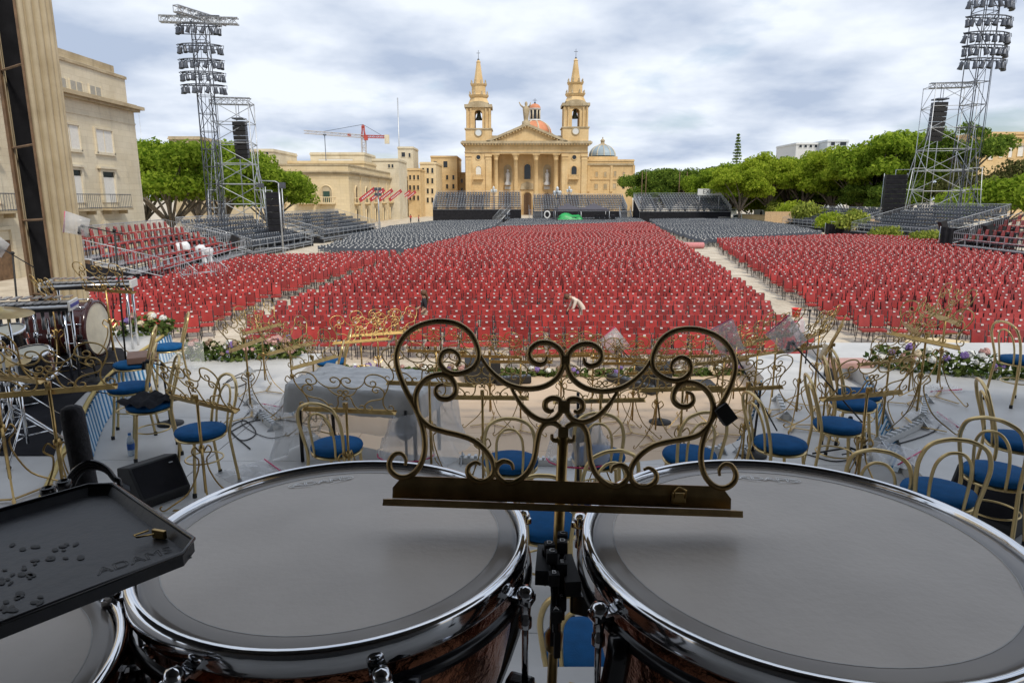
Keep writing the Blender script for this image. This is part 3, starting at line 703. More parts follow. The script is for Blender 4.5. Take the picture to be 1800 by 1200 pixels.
# ---------------------------------------------------------------- parish church
def church():
    D = 195.0
    zx = lambda x: 760+x/3.751
    zy = lambda y: 80+y/3.751
    pc = PY(zx(620), 380, D)
    t = thing('baroque_church', 'golden limestone church with twin bell towers, columned portico and orange dome', 'church', (pc.x, D+12, 0))
    F = Facade(t, (0, D), (1, 0)); U = lambda x, y=700: F.uz(zx(x), zy(y))[0]; Z = lambda y, x=620: F.uz(zx(x), zy(y))[1]
    uL, uR = U(215), U(1025); zc = Z(655); ze = Z(715)
    pL, pR = U(390), U(850); dp = 5.0
    for a, c in ((uL, pL), (pR, uR)):
        b = MB(); b.span((a, D, 0), (c, D+26, zc)); F.put(b, 'bay_wall', 'stoneC')
    b = MB(); b.span((pL, D+dp, 0), (pR, D+26, zc)); F.put(b, 'portico_back_wall', 'stoneC')
    b = MB(); b.span((pL+.003, D-.1, ze), (pR-.003, D+dp-.003, zc)); F.put(b, 'entablature', 'stoneC')
    b = MB()
    for z0, z1, o in ((ze+.3, ze+.55, .15), (zc-.1, zc+.25, .5), (zc+.253, zc+.75, 1.1), (zc+.753, zc+1.0, .8)): b.span((uL-o, D-.1-o, z0), (uR+o, D+26, z1))
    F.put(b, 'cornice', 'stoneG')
    k = 44
    for i in range(k):
        u = uL-.7+(uR-uL+1.4)*(i+.5)/k; b = MB(); b.span((u-.16, D-1.1, zc-.12), (u+.16, D-.62, zc+.22)); F.put(b, 'modillion', 'stoneC')
    # columns and pilasters
    def column(x, d, r, half=False):
        u = U(x); b = MB(); zt = ze; hc = Z(718)-Z(758)
        prof = [(r*1.35,0),(r*1.35,.4),(r*1.2,.6),(r*1.05,.9),(r,1.1),(r*.98,zt*.5),(r*.86,zt-hc),(r*1.0,zt-hc+.05),(r*.9,zt-hc+.15),(r*1.15,zt-hc*.5),(r*1.4,zt-.25)]
        b.lathe(prof, (u, D+d, 0), 14); b.box((u, D+d, zt-.125), (r*3, r*3, .249)); F.put(b, 'column', 'stoneC')
    for x in (418, 550, 685, 818): column(x, .9, .68)
    for x in (237, 370, 875, 1003):
        u = U(x); b = MB(); b.span((u-.75, D-.35, 0), (u+.75, D+.2, ze)); hc = Z(718)-Z(758); b.span((u-.95, D-.55, ze-hc*.45), (u+.95, D+.2, ze-.003)); b.span((u-.85, D-.45, ze-hc), (u+.85, D+.2, ze-hc*.8)); b.span((u-1.0, D-.6, 0), (u+1.0, D+.2, 1.2)); F.put(b, 'pilaster', 'stoneC')
    # side bays: oculus, arched window with balcony, pedimented door
    for x, wm in ((303, 'whiteshutter'), (936, 'darkglass')):
        u = U(x); z = Z(738); b = MB(); mt = Matrix.Rotation(PI/2, 3, 'X'); b.disc((u, D-.05, z), .62, 16, mt); o = F.put(b, 'oculus', 'darkglass'); b = MB(); b.tube([(u+.7*math.cos(a), D-.08, z+.7*math.sin(a)) for a in (2*PI*i/16 for i in range(16))], .14, 5, True); F.put(b, 'frame', 'stoneC', o)
        F.arch_window(u-.85, u+.85, Z(855), Z(793), wm); F.balcony(u-1.3, u+1.3, Z(880), 1.1, 1.0, 'stoneC', 'stoneC', 7, True)
        b = MB(); F.poly(0,0,[(u-2.4,Z(985)),(u+2.4,Z(985)),(u,Z(955))],0,.5,mb=b); F.rect(0,0,u-2.2,u-1.5,0,Z(986),0,.35,mb=b); F.rect(0,0,u+1.5,u+2.2,0,Z(986),0,.35,mb=b); o = F.rect('door', 'wood', u-1.4, u+1.4, 0, Z(990), 0, .05); F.put(b, 'door_surround', 'stoneC', o)
    Fb = Facade(t, (0, D+dp), (1, 0)); Fb.put = F.put
    ub = lambda x: Fb.uz(zx(x), zy(830))[0]; zb = lambda y: Fb.uz(zx(625), zy(y))[1]
    Fb.arch_window(ub(602), ub(652), zb(882), zb(778), 'darkglass'); Fb.arch_window(ub(597), ub(658), 0, zb(965), 'wood')
    o = Fb.poly('relief_panel', 'stoneG', [(ub(580),zb(950)),(ub(672),zb(950)),(ub(665),zb(912)),(ub(625),zb(900)),(ub(588),zb(912))], 0, .3)
    for x in (497, 757):
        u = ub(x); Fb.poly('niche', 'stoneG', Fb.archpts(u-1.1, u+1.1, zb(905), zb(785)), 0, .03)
        b = MB(); z = zb(898); b.lathe([(.9,z-1.0),(1.0,z-.5),(.6,z),(.55,z+.6),(.7,z+1.6),(.62,z+2.3),(.2,z+2.6),(.33,z+2.9),(.30,z+3.25),(.02,z+3.4)], (u, D+dp-.5, 0), 10); F.put(b, 'niche_statue', 'white')
        Fb.rect('plaque', 'white', u-.8, u+.8, zb(948), zb(928), 0, .08); Fb.arch_window(u-1.1, u+1.1, 0, zb(970), 'wood')
        for xx in (452, 545, 705, 800):
            pass
    for x in (452, 545, 708, 803):
        b = MB(); u = ub(x); b.span((u-.5, D+dp-.25, 0), (u+.5, D+dp, Z(716))); F.put(b, 'pilaster', 'stoneC')
    # pediment
    a, c, ap = (U(395), zc+1.0), (U(850), zc+1.0), (U(622), Z(530))
    F.poly('pediment', 'stoneC', [a, c, ap], -.6, .0)
    for p in (a, c):
        s_ = 1 if p is a else -1; b = MB(); n = Vector((ap[0]-p[0], ap[1]-p[1])).normalized(); q = Vector((-n.y, n.x))*s_; L_ = .62
        F.poly(0,0,[(p[0]-n.x*1.6, p[1]-n.y*1.6+.1),(ap[0], ap[1]),(ap[0], ap[1]+L_/abs(q.y)),(p[0]-n.x*1.6+q.x*L_, p[1]-n.y*1.6+q.y*L_+.1)], -6, .9, mb=b); F.put(b, 'raking_cornice', 'stoneG')
        m_ = 12
        for i in range(m_):
            f = (i+.5)/m_; b = MB(); cc = Vector((p[0]+(ap[0]-p[0])*f, p[1]+(ap[1]-p[1])*f-.25)); b.box((cc.x, D-.45, cc.y), (.3, .75, .35)); F.put(b, 'modillion', 'stoneC')
    b = MB(); b.span((pL-1, D+2, zc+1.0), (pR+1, D+26, zc+2.6)); F.put(b, 'nave_roof', 'stoneG')
    b = MB(); u, z = ap[0]-.2, ap[1]+.6; b.lathe([(1.1,z-.4),(1.1,z+.5),(.6,z+.8),(.65,z+1.2),(.8,z+2.5),(.95,z+3.9),(.5,z+4.5),(.3,z+4.7),(.42,z+5.1),(.3,z+5.6),(.02,z+5.8)], (u, D+.4, 0), 10)
    b.tube([(u-.6, D+.4, z+4.1), (u-1.5, D+.2, z+4.8), (u-1.9, D+.2, z+5.6)], [.28,.2,.12], 6); b.tube([(u+.5, D+.4, z+4.1), (u+1.1, D+.2, z+4.9), (u+1.2, D+.2, z+5.5)], [.28,.2,.12], 6); F.put(b, 'crowning_statue', 'stoneG')
    # towers
    for cx, dy, clock in ((303, 0, True), (947, -10, False)):
        T = lambda x: U(cx+x, 500); zz = lambda y: Z(y+dy, cx)
        hw = (T(86)-T(-86))/2; uc = (T(86)+T(-86))/2; yc = D+hw+.3
        tw = F.put(MB().span((uc-hw, yc-hw, zc+1.0), (uc+hw, yc+hw, zz(548))), 'bell_tower', 'stoneC')
        def add(b, name, m): return F.put(b, name, m, tw)
        b = MB(); b.span((uc-hw-.25, yc-hw-.25, zz(553)), (uc+hw+.25, yc+hw+.25, zz(545))); add(b, 'moulding', 'stoneG')
        b = MB(); mt = Matrix.Rotation(PI/2, 3, 'X'); b.disc((uc, yc-hw-.12, zz(574)), .85, 20, mt); add(b, 'clock_face', 'paleblue' if clock else 'white')
        b = MB(); b.tube([(uc+.98*math.cos(a), yc-hw-.1, zz(574)+.98*math.sin(a)) for a in (2*PI*i/20 for i in range(20))], .17, 5, True); add(b, 'clock_surround', 'stoneG')
        z0, z1 = zz(545), zz(408); hb = hw*.93; ow = (T(25)-T(-25))/2; zs = zz(448)
        b = MB()
        for sx in (-1, 1):
            for sy in (-1, 1): b.span((uc+sx*ow, yc+sy*ow, z0), (uc+sx*hb, yc+sy*hb, z1))
        for rot in range(4):
            n = 8; r = ow; pts = [(-r, zs)]+[(-r*math.cos(PI*i/n), zs+r*math.sin(PI*i/n)) for i in range(1, n)]+[(r, zs), (r, z1-.003), (-r, z1-.003)]
            vs = []
            for dd in (hb-.02, ow+.3): vs += [Vector((u, -dd, z)) for u, z in pts]
            q = Matrix.Rotation(rot*PI/2, 3, 'Z'); vs = [q @ v+Vector((uc, yc, 0)) for v in vs]; k = len(pts)
            b.add(vs, [tuple(range(k)), tuple(range(2*k-1, k-1, -1))]+[(i, k+i, k+(i+1)%k, (i+1)%k) for i in range(k)])
            if rot in (0, 2): 
                pass
        for sx in (-1, 1): b.span((uc+sx*(ow+.003), yc-hb+.3, z0), (uc+sx*(ow+.3), yc+hb-.3, zs-.5))
        add(b, 'belfry', 'stoneC')
        for sx in (-1, 1):
            for f in (.62, .93):
                b = MB(); b.lathe([(.33,z0),(.28,z0+.3),(.26,z1-.6),(.38,z1-.2)], (uc+sx*hb*f, yc-hb-.15, 0), 8); add(b, 'belfry_column', 'stoneC')
            b = MB(); b.span((uc+sx*hb*.52, yc-hb-.7, zz(408)), (uc+sx*hb*1.14, yc+hb+.3, zz(388))); add(b, 'belfry_cornice', 'stoneG')
        n = 10; pts = [(uc-hb*1.12, zz(408)), (uc+hb*1.12, zz(408))]+[(uc+hb*1.12*math.cos(PI*(.12+.76*i/n)), zz(408)+(zz(366)-zz(408))*math.sin(PI*(.0+1.0*i/n))**.7) for i in range(1, n)]
        b = MB(); b.vprism(pts, yc-hb-.5, yc+hb+.1); add(b, 'curved_pediment', 'stoneG')
        b = MB(); zb_ = zz(460); b.lathe([(.05,zb_+1.5),(.35,zb_+1.35),(.5,zb_+.8),(.6,zb_+.1),(.95,zb_-.7),(1.0,zb_-.9)], (uc, yc, 0), 14); b.box((uc, yc, zb_+1.7), (ow*2.1, .25, .3)); add(b, 'bell', mat('bronze_bell', (.10,.13,.11), .45, .7))
        s2 = lambda x: (T(x)-T(-x))/2
        b = MB(); mt8 = Matrix.Rotation(PI/8, 3, 'Z'); k8 = 1/math.cos(PI/8)
        def oct_(pr): b.lathe([(r*k8, z) for r, z in pr], (uc, yc, 0), 8, mtx=mt8)
        o = b.sm
        oct_([(s2(68), zz(372)), (s2(52), zz(335)), (s2(58), zz(333)), (s2(64), zz(322)), (s2(66), zz(318)), (s2(50), zz(316)), (s2(46), zz(310)), (s2(45), zz(258)), (s2(50), zz(252)), (s2(54), zz(243)), (s2(38), zz(241)), (s2(32), zz(236)), (s2(24), zz(185)), (s2(12), zz(95)), (s2(15), zz(93)), (s2(10), zz(86)), (s2(3), zz(74))])
        b.s = [False]*len(b.s); add(b, 'spire', 'stoneC')
        for zq, rr in ((322, 62), (245, 50)):
            for i in range(8):
                a = PI/4*i+PI/8; b = MB(); r_ = s2(rr); z_ = zz(zq); b.lathe([(.28,z_),(.34,z_+.3),(.14,z_+.6),(.22,z_+.85),(.02,z_+1.25)], (uc+r_*math.cos(a), yc+r_*math.sin(a), 0), 6); add(b, 'pinnacle', 'stoneG')
        b = MB(); q = zz(76); b.ball((uc, yc, q), .3, 8, 6); b.rod((uc, yc, q), (uc, yc, q+2.4), .06, 5); b.rod((uc-.5, yc, q+1.7), (uc+.5, yc, q+1.7), .06, 5); add(b, 'cross', 'darksteel')
        b = MB(); b.disc((uc, yc-s2(19)-.02, zz(160)), .3, 10, Matrix.Rotation(PI/2-.09, 3, 'X')); add(b, 'spire_opening', 'darkglass')
    # dome and lantern
    M['dome'] = mat('orange_dome', (.60,.24,.12), .7, var=.12, scale=.8)
    Dd = D+17; u = PY(zx(676), 200, Dd).x; k = Dd/D; Zd = lambda y: PY(zx(676), zy(y), Dd).z; rr = lambda x: x/3.751/FPX*(Dd*.98)
    r0 = rr(108); dm = F.put(MB().lathe([(r0*1.05, Zd(640)), (r0*1.05, Zd(588)), (r0*1.1, Zd(583)), (r0, Zd(580))], (u, Dd, 0), 24), 'dome_drum', 'stoneC')
    b = MB(); zb0 = Zd(582); zt0 = Zd(494); n = 10; b.lathe([(max(r0*math.cos(PI/2*i/n), .5), zb0+(zt0-zb0)*math.sin(PI/2*i/n)) for i in range(n+1)], (u, Dd, 0), 28); F.put(b, 'dome', 'dome', dm)
    b = MB()
    for i in range(8):
        a = PI/4*i+.2; b.tube([(u+(r0+.05)*math.cos(PI/2*j/8)*math.cos(a), Dd+(r0+.05)*math.cos(PI/2*j/8)*math.sin(a), zb0+(zt0-zb0+.05)*math.sin(PI/2*j/8)) for j in range(9)], .22, 4)
    F.put(b, 'dome_rib', 'stoneP', dm)
    rl = rr(33); b = MB(); b.lathe([(rl*1.25, Zd(498)), (rl*1.25, Zd(490)), (rl*.72, Zd(489)), (rl*.72, Zd(428)), (rl*1.15, Zd(427)), (rl*1.15, Zd(416))], (u, Dd, 0), 16); F.put(b, 'lantern', 'white', dm)
    for i in range(8):
        a = PI/4*i+.39; b = MB(); b.rod((u+rl*math.cos(a), Dd+rl*math.sin(a), Zd(489)), (u+rl*math.cos(a), Dd+rl*math.sin(a), Zd(427)), .22, 6); F.put(b, 'lantern_column', 'stoneP', dm)
        b = MB(); a += PI/8; b.box((u+rl*.74*math.cos(a), Dd+rl*.74*math.sin(a), Zd(458)), (.06, .7, 2.6), a); F.put(b, 'lantern_window', 'darkglass', dm)
    b = MB(); zl, zt = Zd(416), Zd(384); b.lathe([(rl*1.1*math.cos(PI/2*i/6)+.02, zl+(zt-zl)*math.sin(PI/2*i/6)) for i in range(7)], (u, Dd, 0), 16); F.put(b, 'lantern_cap', 'dome', dm)
    b = MB(); b.ball((u, Dd, zt+.2), .3, 8, 6); b.rod((u, Dd, zt), (u, Dd, Zd(350)), .08, 5); b.rod((u-.6, Dd, Zd(362)), (u+.6, Dd, Zd(362)), .07, 5); F.put(b, 'cross', 'darksteel', dm)
church()
def wing():
    D = 205.0; zx = lambda x: 760+x/3.751; zy = lambda y: 80+y/3.751
    wins = [(zx(x), zy(y), 6 if y > 900 else 4.5, 9) for x, y in ((1083,850),(1140,850),(1205,847),(1262,852),(1080,930),(1140,930),(1200,928))]
    t, F = block('ochre convent wing with small shuttered windows right of the church', zx(1018), zx(1330), zy(752), D, 22, 'stoneC', wins, name='convent_wing', wm='stoneG')
    F.prect('window', 'darkglass', zx(1252), zx(1268), zy(912), zy(945), 0, .04)
    F.prect('string_course', 'stoneG', zx(1018), zx(1330), zy(778), zy(790), 0, .35); F.prect('string_course', 'stoneC', zx(1018), zx(1330), zy(880), zy(886), 0, .2)
    for x in (1030, 1180, 1325): F.prect('pilaster', 'stoneC', zx(x-8), zx(x+8), zy(790), zy(965), 0, .25)
    b = MB(); a, c = PY(zx(1030), zy(732), D+2), PY(zx(1222), zy(732), D+2); b.span((a.x, D+2, 8), (c.x, D+20, a.z)); F.put(b, 'upper_wall', 'stoneC')
    M['lead'] = mat('grey_blue_dome', (.28,.36,.42), .5, var=.15, scale=.6)
    u = PY(zx(1118), 300, D+10).x; Zd = lambda y: PY(zx(1118), zy(y), D+10).z; r0 = 86/3.751/FPX*(D+10)*.98; z0, z1 = Zd(730), Zd(655)
    b = MB(); b.lathe([(max(.4, r0*math.cos(PI/2*i/9)), z0+(z1-z0)*math.sin(PI/2*i/9)) for i in range(10)], (u, D+10, 0), 24); d_ = F.put(b, 'dome', 'lead')
    b = MB()
    for i in range(12): a = PI/6*i; b.tube([(u+(r0+.04)*math.cos(PI/2*j/8)*math.cos(a), D+10+(r0+.04)*math.cos(PI/2*j/8)*math.sin(a), z0+(z1-z0+.04)*math.sin(PI/2*j/8)) for j in range(9)], .12, 4)
    F.put(b, 'dome_rib', 'stoneP', d_)
    zl = Zd(655); b = MB(); b.lathe([(1.4,zl-.3),(1.1,zl+.1),(.6,zl+.3),(.55,zl+.9),(.75,zl+1.05),(.5,zl+1.5),(.1,zl+1.8),(.2,zl+2.0),(.05,zl+2.3)], (u, D+10, 0), 12); F.put(b, 'lantern', 'stoneG', d_)
wing()

# low boundary wall behind the right-hand trees
b = MB(); a, c = PY(1100,370,185), PY(1640,370,112); L_ = (c-a).length; u_ = Vector((c.x-a.x, c.y-a.y)).normalized()
t = thing('boundary_wall', 'low limestone boundary wall behind the right-hand tree row', 'wall', (a.x, a.y, 0), math.atan2(u_.y, u_.x)); Lw = math.hypot(c.x-a.x, c.y-a.y)
b.box((Lw/2, 0, .6), (Lw, .5, 1.2)); b.build('wall', 'stoneY', t); b = MB(); b.box((Lw/2, 0, 1.3), (Lw+.2, .7, .2)); b.build('coping', 'stoneG', t)
# ================================================================ grandstands
STAND_BLACK = []; 
def railing(b, a, c, h=1.05, gap=.16, r=.022, n=None):
    a, c = Vector(a), Vector(c); L_ = (c-a).length; up = Vector((0,0,h))
    b.rod(a+up, c+up, r, 5); b.rod(a+Vector((0,0,.12)), c+Vector((0,0,.12)), r*.8, 4)
    k = max(1, int(L_/gap))
    for i in range(k+1): p = a.lerp(c, i/k); b.rod(p+Vector((0,0,.0 if i % 8 == 0 else .12)), p+up, r if i % 8 == 0 else r*.55, 4)
def grandstand(label, o, u, L_, tiers, base, rise, depth, chair, skirt_h=None, step=.55, aisle=(), rail=(True, True, True), group='grandstands round the square', front_rail=True, clabel=''):
    u = Vector((u[0], u[1], 0)).normalized(); n = Vector((u.y, -u.x, 0)); o = Vector((o[0], o[1], 0))
    t = thing('grandstand', label, 'grandstand', o, 0, group); rz = math.atan2(u.y, u.x)
    def put(b, name, m): q = b.build(name, m, t); return q
    W = lambda a, d, z: u*a-n*d+Vector((0,0,z))          # local: along, back, up
    for i in range(tiers):
        z = base+i*rise; b = MB(); mt = Matrix.Rotation(rz, 3, 'Z')
        b.box(W(L_/2, (i+.5)*depth, z-.04), (L_, depth-.02, .06), rz); put(b, 'tier_deck', 'steel')
        b = MB(); b.box(W(L_/2, i*depth+.03, z-.10), (L_, .04, .12), rz); put(b, 'riser_board', 'darksteel')
    b = MB()
    for i in range(tiers+1):
        for a in np.arange(0, L_+.1, 2.4):
            z = base+min(i, tiers-1)*rise; b.rod(W(a, i*depth, 0), W(a, i*depth, z-.07), .03, 4)
        z = base+min(i, tiers-1)*rise; b.rod(W(0, i*depth, z*.5), W(L_, i*depth, z*.5), .025, 4)
    put(b, 'scaffold_frame', 'steel')
    zt = base+(tiers-1)*rise; dt = tiers*depth
    d0 = -.03
    if base > .5:
        b = MB(); b.add([W(0,d0,0), W(L_,d0,0), W(L_,d0,base-.12), W(0,d0,base-.12)], [(0,1,2,3)]); put(b, 'black_skirt', 'cloth')
    if False: b.add([W(0,d0,0), W(L_,d0,0), W(L_,d0,base-.12), W(0,d0,base-.12)], [(0,1,2,3)])
    for a in (-.03, L_+.03): b = MB(); b.add([W(a,0,0), W(a,dt,0), W(a,dt,zt-.1), W(a,0,base-.1)], [(0,1,2,3)]); put(b, 'black_skirt', 'cloth')
    b = MB(); railing(b, W(0, dt, zt), W(L_, dt, zt)); put(b, 'railing', 'steel')
    for a in (0, L_): b = MB(); railing(b, W(a, 0, base), W(a, dt, zt)); put(b, 'railing', 'steel')
    if front_rail:
        b = MB(); z = base; b.rod(W(0,0,z+.95), W(L_,0,z+.95), .025, 5); b.rod(W(0,0,z+.5), W(L_,0,z+.5), .02, 4)
        for a in np.arange(0, L_+.1, 1.6): b.rod(W(a,0,z), W(a,0,z+.95), .022, 4)
        put(b, 'front_rail', 'steel')
    seats = []
    for i in range(tiers):
        a = .45
        while a < L_-.3:
            if not any(p < a < q for p, q in aisle):
                p = o+W(a, i*depth+depth*.5, base+i*rise-.01); seats.append((p.x, p.y, p.z, rz+random.gauss(0,.05), i, len(seats)))
            a += step
    if chair == 'black': STAND_BLACK.extend([s[:4] for s in seats])
    else:
        row = {}
        for s_ in seats: row.setdefault(s_[4], []).append(s_)
        for i, rw in row.items():
            for k, s_ in enumerate(rw):
                c = STAND_RED.copy(); COL.objects.link(c); c.location = s_[:3]; c.rotation_euler = (0,0,s_[3])
                tag(c, f'red chair {ordw(k)} from the {clabel[0]}, {ordw(i)} tier of the {clabel[1]} grandstand', 'chair', 'red chairs on the grandstands')
    return t, W
STAND_RED = merge('tiered_chair', T_RED, [(0,0,0,0)], ['red', 'frame', 'tag'])
tA, WA = grandstand('tiered stand with red chairs and grey railings below the palace', (-17.6, 34.5), (-.137, .99), 17, 5, .75, .36, 1.1, 'red', step=1.05, clabel=('stage end', 'left red'))
grandstand('nearer black-seated stand left of the field behind the lamp mast', (-20.8, 55), (.04, 1), 15, 6, .5, .34, 1.0, 'black')
grandstand('farther black-seated stand below the arcaded building', (-20.2, 74), (.09, 1), 22, 6, .5, .34, 1.0, 'black')
grandstand('high black-seated stand with black skirt left of the church front', (-15.6, 137), (1, 0), 17.4, 8, 2.6, .36, .95, 'black', aisle=((11.2, 13.0),))
grandstand('black-seated stand behind the two dark tents', (4.6, 146), (1, 0), 19.6, 8, 2.1, .36, .95, 'black')
grandstand('black-seated stand under the white exit board', (25.2, 137), (1, 0), 18.0, 8, 2.2, .36, .95, 'black', aisle=((3.2, 5.2),))
grandstand('low black-seated stand behind the row of bushes', (44.5, 114), (0, -1), 20, 7, .6, .3, 1.0, 'black')
grandstand('black-seated stand with tall railings at the right below the scaffold', (42.2, 86), (0, -1), 16, 8, .8, .33, 1.0, 'black')
grandstand('red-seated stand cut by the right edge of the photo', (36.5, 57), (-.05, -1), 14, 5, 1.0, .38, 1.0, 'red', step=1.0, clabel=('church end', 'right red'))
STAND_RED.location = (-17.6-1.2, 36.0, .75); tag(STAND_RED, 'spare red chair standing in the lowest tier of the left red grandstand', 'chair', 'red chairs on the grandstands')
bpy.data.objects.remove(STAND_RED)
tag(merge('grandstand_chairs', T_BLK, STAND_BLACK, ['blackseat', 'frame', 'tag']), 'mass of black chairs on the grandstands round the square', 'chairs', kind='stuff')

def stairs(label, c, u, w_, n, z1, run=.3):
    u = Vector((u[0], u[1], 0)).normalized(); rz = math.atan2(u.y, u.x)-PI/2; t = thing('stair_flight', label, 'stairs', (c[0], c[1], 0), rz, 'metal stairs up to the stands')
    for i in range(n):
        b = MB(); b.box((0, i*run, z1*(i+1)/n-.03), (w_, run-.02, .05)); b.build('step', 'steel', t)
    for sx in (-1, 1):
        b = MB(); b.rod((sx*w_/2, 0, 0), (sx*w_/2, n*run, z1-.05), .04, 4); railing(b, (sx*w_/2, 0, .1), (sx*w_/2, n*run, z1), 1.0, .18); b.build('handrail', 'steel', t)
stairs('metal stair with railings in the gap left of the tents', (P(940,389).x, 139), (0, 1), 2.6, 10, 2.4)
stairs('metal stair climbing to the high stand left of the church front', (P(872,391).x, 134), (.75, .5), 2.0, 9, 2.5)
stairs('metal stair right of the second tent', (P(1091,388).x, 141), (0, 1), 2.2, 9, 2.2)
stairs('short stair at the stage end of the left red grandstand', (-15.6, 35.6), (-.7, .4), 1.8, 5, .9)
stairs('short stair with sloping rails beside the clipped bushes at right', (41.5, 63), (1, .2), 2.0, 6, 1.1)

# crowd barriers and the red-and-white box at the end of the left stand
def barrier(label, px, py, L_, rz):
    p = P(px, py); t = thing('crowd_barrier', label, 'barrier', p, rz, 'grey steel crowd barriers')
    b = MB(); b.tube([(-L_/2,0,.08),(-L_/2,0,1.05),(-L_/2+.05,0,1.1),(L_/2-.05,0,1.1),(L_/2,0,1.05),(L_/2,0,.08)], .02, 5); b.rod((-L_/2,0,.2),(L_/2,0,.2),.016,4); b.build('frame', 'steel', t)
    b = MB()
    for i in range(1, int(L_/.13)): b.rod((-L_/2+i*.13,0,.2),(-L_/2+i*.13,0,1.08),.008,4)
    b.build('bars', 'steel', t); b = MB()
    for sx in (-.7, .7): b.box((sx*L_/2,0,.03),(.05,.6,.05))
    b.build('feet', 'steel', t)
barrier('crowd barrier behind the bass drum', 178, 545, 2.3, R(15)); barrier('crowd barrier at the foot of the left red stand', 262, 508, 2.3, R(40))
barrier('crowd barrier beside the black chairs at the end of the left stand', 480, 462, 2.4, R(20)); barrier('crowd barrier next to the red notice at the left stand', 425, 470, 2.2, R(70))
barrier('crowd barrier in front of the exit stand', 1225, 395, 3, 0); barrier('crowd barrier near the white van', 1275, 392, 3, R(10))

# ================================================================ towers
def truss(b, a, c, w_, r, seg, n=4):
    a, c = Vector(a), Vector(c); ax = (c-a).normalized(); s1 = Vector((1,0,0)) if abs(ax.x) < .9 else Vector((0,1,0)); s1 = (s1-ax*s1.dot(ax)).normalized(); s2 = ax.cross(s1)
    cs = [(s1*x+s2*y)*w_/2 for x, y in ((-1,-1),(1,-1),(1,1),(-1,1))]
    for q in cs: b.rod(a+q, c+q, r, n)
    L_ = (c-a).length; k = max(1, int(L_/seg))
    for i in range(k):
        p, q = a.lerp(c, i/k), a.lerp(c, (i+1)/k)
        for j in range(4):
            u, v = cs[j], cs[(j+1) % 4]; b.rod(p+u, p+v, r*.6, 4)
            if (i+j) % 2: b.rod(p+u, q+v, r*.6, 4)
            else: b.rod(p+v, q+u, r*.6, 4)
def spotlight_parts(parent, p, down=1.0, aim=0):
    b = MB(); p = Vector(p); q = Matrix.Rotation(aim, 3, 'Z') @ Matrix.Rotation(R(random.uniform(-25, 25)), 3, 'X')
    b.lathe([(.02,.10),(.12,.08),(.15,-.08),(.15,-.22),(.20,-.45),(.19,-.47),(.03,-.42)], p+Vector((0,0,-.28)), 9, mtx=q)
    for s in (-1, 1): b.rod(p+Vector((s*.22,0,0)), p+q @ Vector((s*.18,0,-.3)), .022, 4)
    b.rod(p+Vector((-.22,0,0)), p+Vector((.22,0,0)), .022, 4); b.build('spotlight', M['lampbody'], parent)
M['lampbody'] = mat('spotlight_housing', (.10,.11,.13), .4, .4, var=.2, scale=2)
def light_tower(label, base, h, wd, bars, topbeam, k=1.0):
    t = thing('lighting_tower', label, 'tower', base, R(8), 'lattice lighting towers'); t.scale = (k,)*3
    b = MB(); truss(b, (0,0,0), (0,0,h), wd, .045, wd*1.25); b.build('lattice_mast', 'darksteel', t)
    for z, nl, wl in bars:
        bar = MB(); bar.tube([(wl*math.cos(a), .55*wl*math.sin(a)-.3, z) for a in np.linspace(PI, 2*PI, 9)]+[(-wl,-.3,z)], .05, 5); bar.rod((-wl,-.3,z+.9),(wl,-.3,z+.9),.04,5)
        o = bar.build('lamp_bar', 'darksteel', t)
        for i in range(nl):
            a = PI+PI*(i+.5)/nl; spotlight_parts(t, (wl*math.cos(a), .55*wl*math.sin(a)-.3, z), aim=a)
    if topbeam:
        b = MB(); truss(b, (-3.2,0,h+.2), (3.2,0,h+.2), .5, .06, .5); truss(b, (-1.2,-2.2,h+.55), (1.4,2.4,h+.55), .5, .06, .5); b.build('top_truss', 'steel', t)
    b = MB()
    for sx, sy in ((-1,-1),(1,-1),(1,1),(-1,1)): b.rod((sx*1.8,sy*1.8,0),(sx*wd*.5,sy*wd*.5,3.2),.05,5)
    b.rod((-1.8,-1.8,.05),(1.8,1.8,.05),.05,4); b.rod((1.8,-1.8,.05),(-1.8,1.8,.05),.05,4); b.build('base_frame', 'darksteel', t)
    b = MB()
    for s in (-.5, .1, .6): b.rod((s*wd, -wd*.6, 0.2), (s*wd*.8, -wd*.55, h-.5), .02, 3)
    b.build('cables', 'black', t)
pL = PY(384, 420, 63)
light_tower('lattice lighting tower with five rings of spotlights and a top truss at left', (pL.x, 63, 0), PY(350, 40, 63).z, 1.15, [(PY(350,y,63).z, 9, 1.75) for y in (48, 82, 108, 130, 152)], True)
pR = PY(1688, 350, 56); kR = 90/56; TWR = []
light_tower('tall lattice lighting tower with rings of spotlights at right, top out of frame', (pR.x*kR, 90, 0), (CAM_H+(PY(1722, -20, 56).z-CAM_H)*kR)/kR, 1.25, [((CAM_H+(PY(1722,y,56).z-CAM_H)*kR)/kR, 9, 1.8) for y in (2, 34, 62, 85, 108)], False, kR)
def line_array(label, p, n, sc=1.0):
    t = thing('line_array', label, 'loudspeaker', p, 0, 'hanging loudspeaker columns'); t.scale = (sc,)*3
    b = MB(); b.box((0,0,.25),(1.0,1.1,.12)); b.rod((0,0,.3),(0,0,1.6),.03,4); b.build('flying_frame', 'darksteel', t)
    y = 0; a = 0
    for i in range(n):
        b = MB(); q = Matrix.Rotation(R(a), 3, 'X'); b.bbox((0, y, -.2-i*.42), (1.15, .75, .39), .04, q); b.build('speaker_cabinet', 'black', t)
        for sx in (-.58, .58):
            b = MB(); b.box((sx, y, -.2-i*.42), (.02, .6, .3), 0, q); b.build('side_plate', 'darksteel', t)
        a += 1.6; y += -math.sin(R(a))*.3*-1
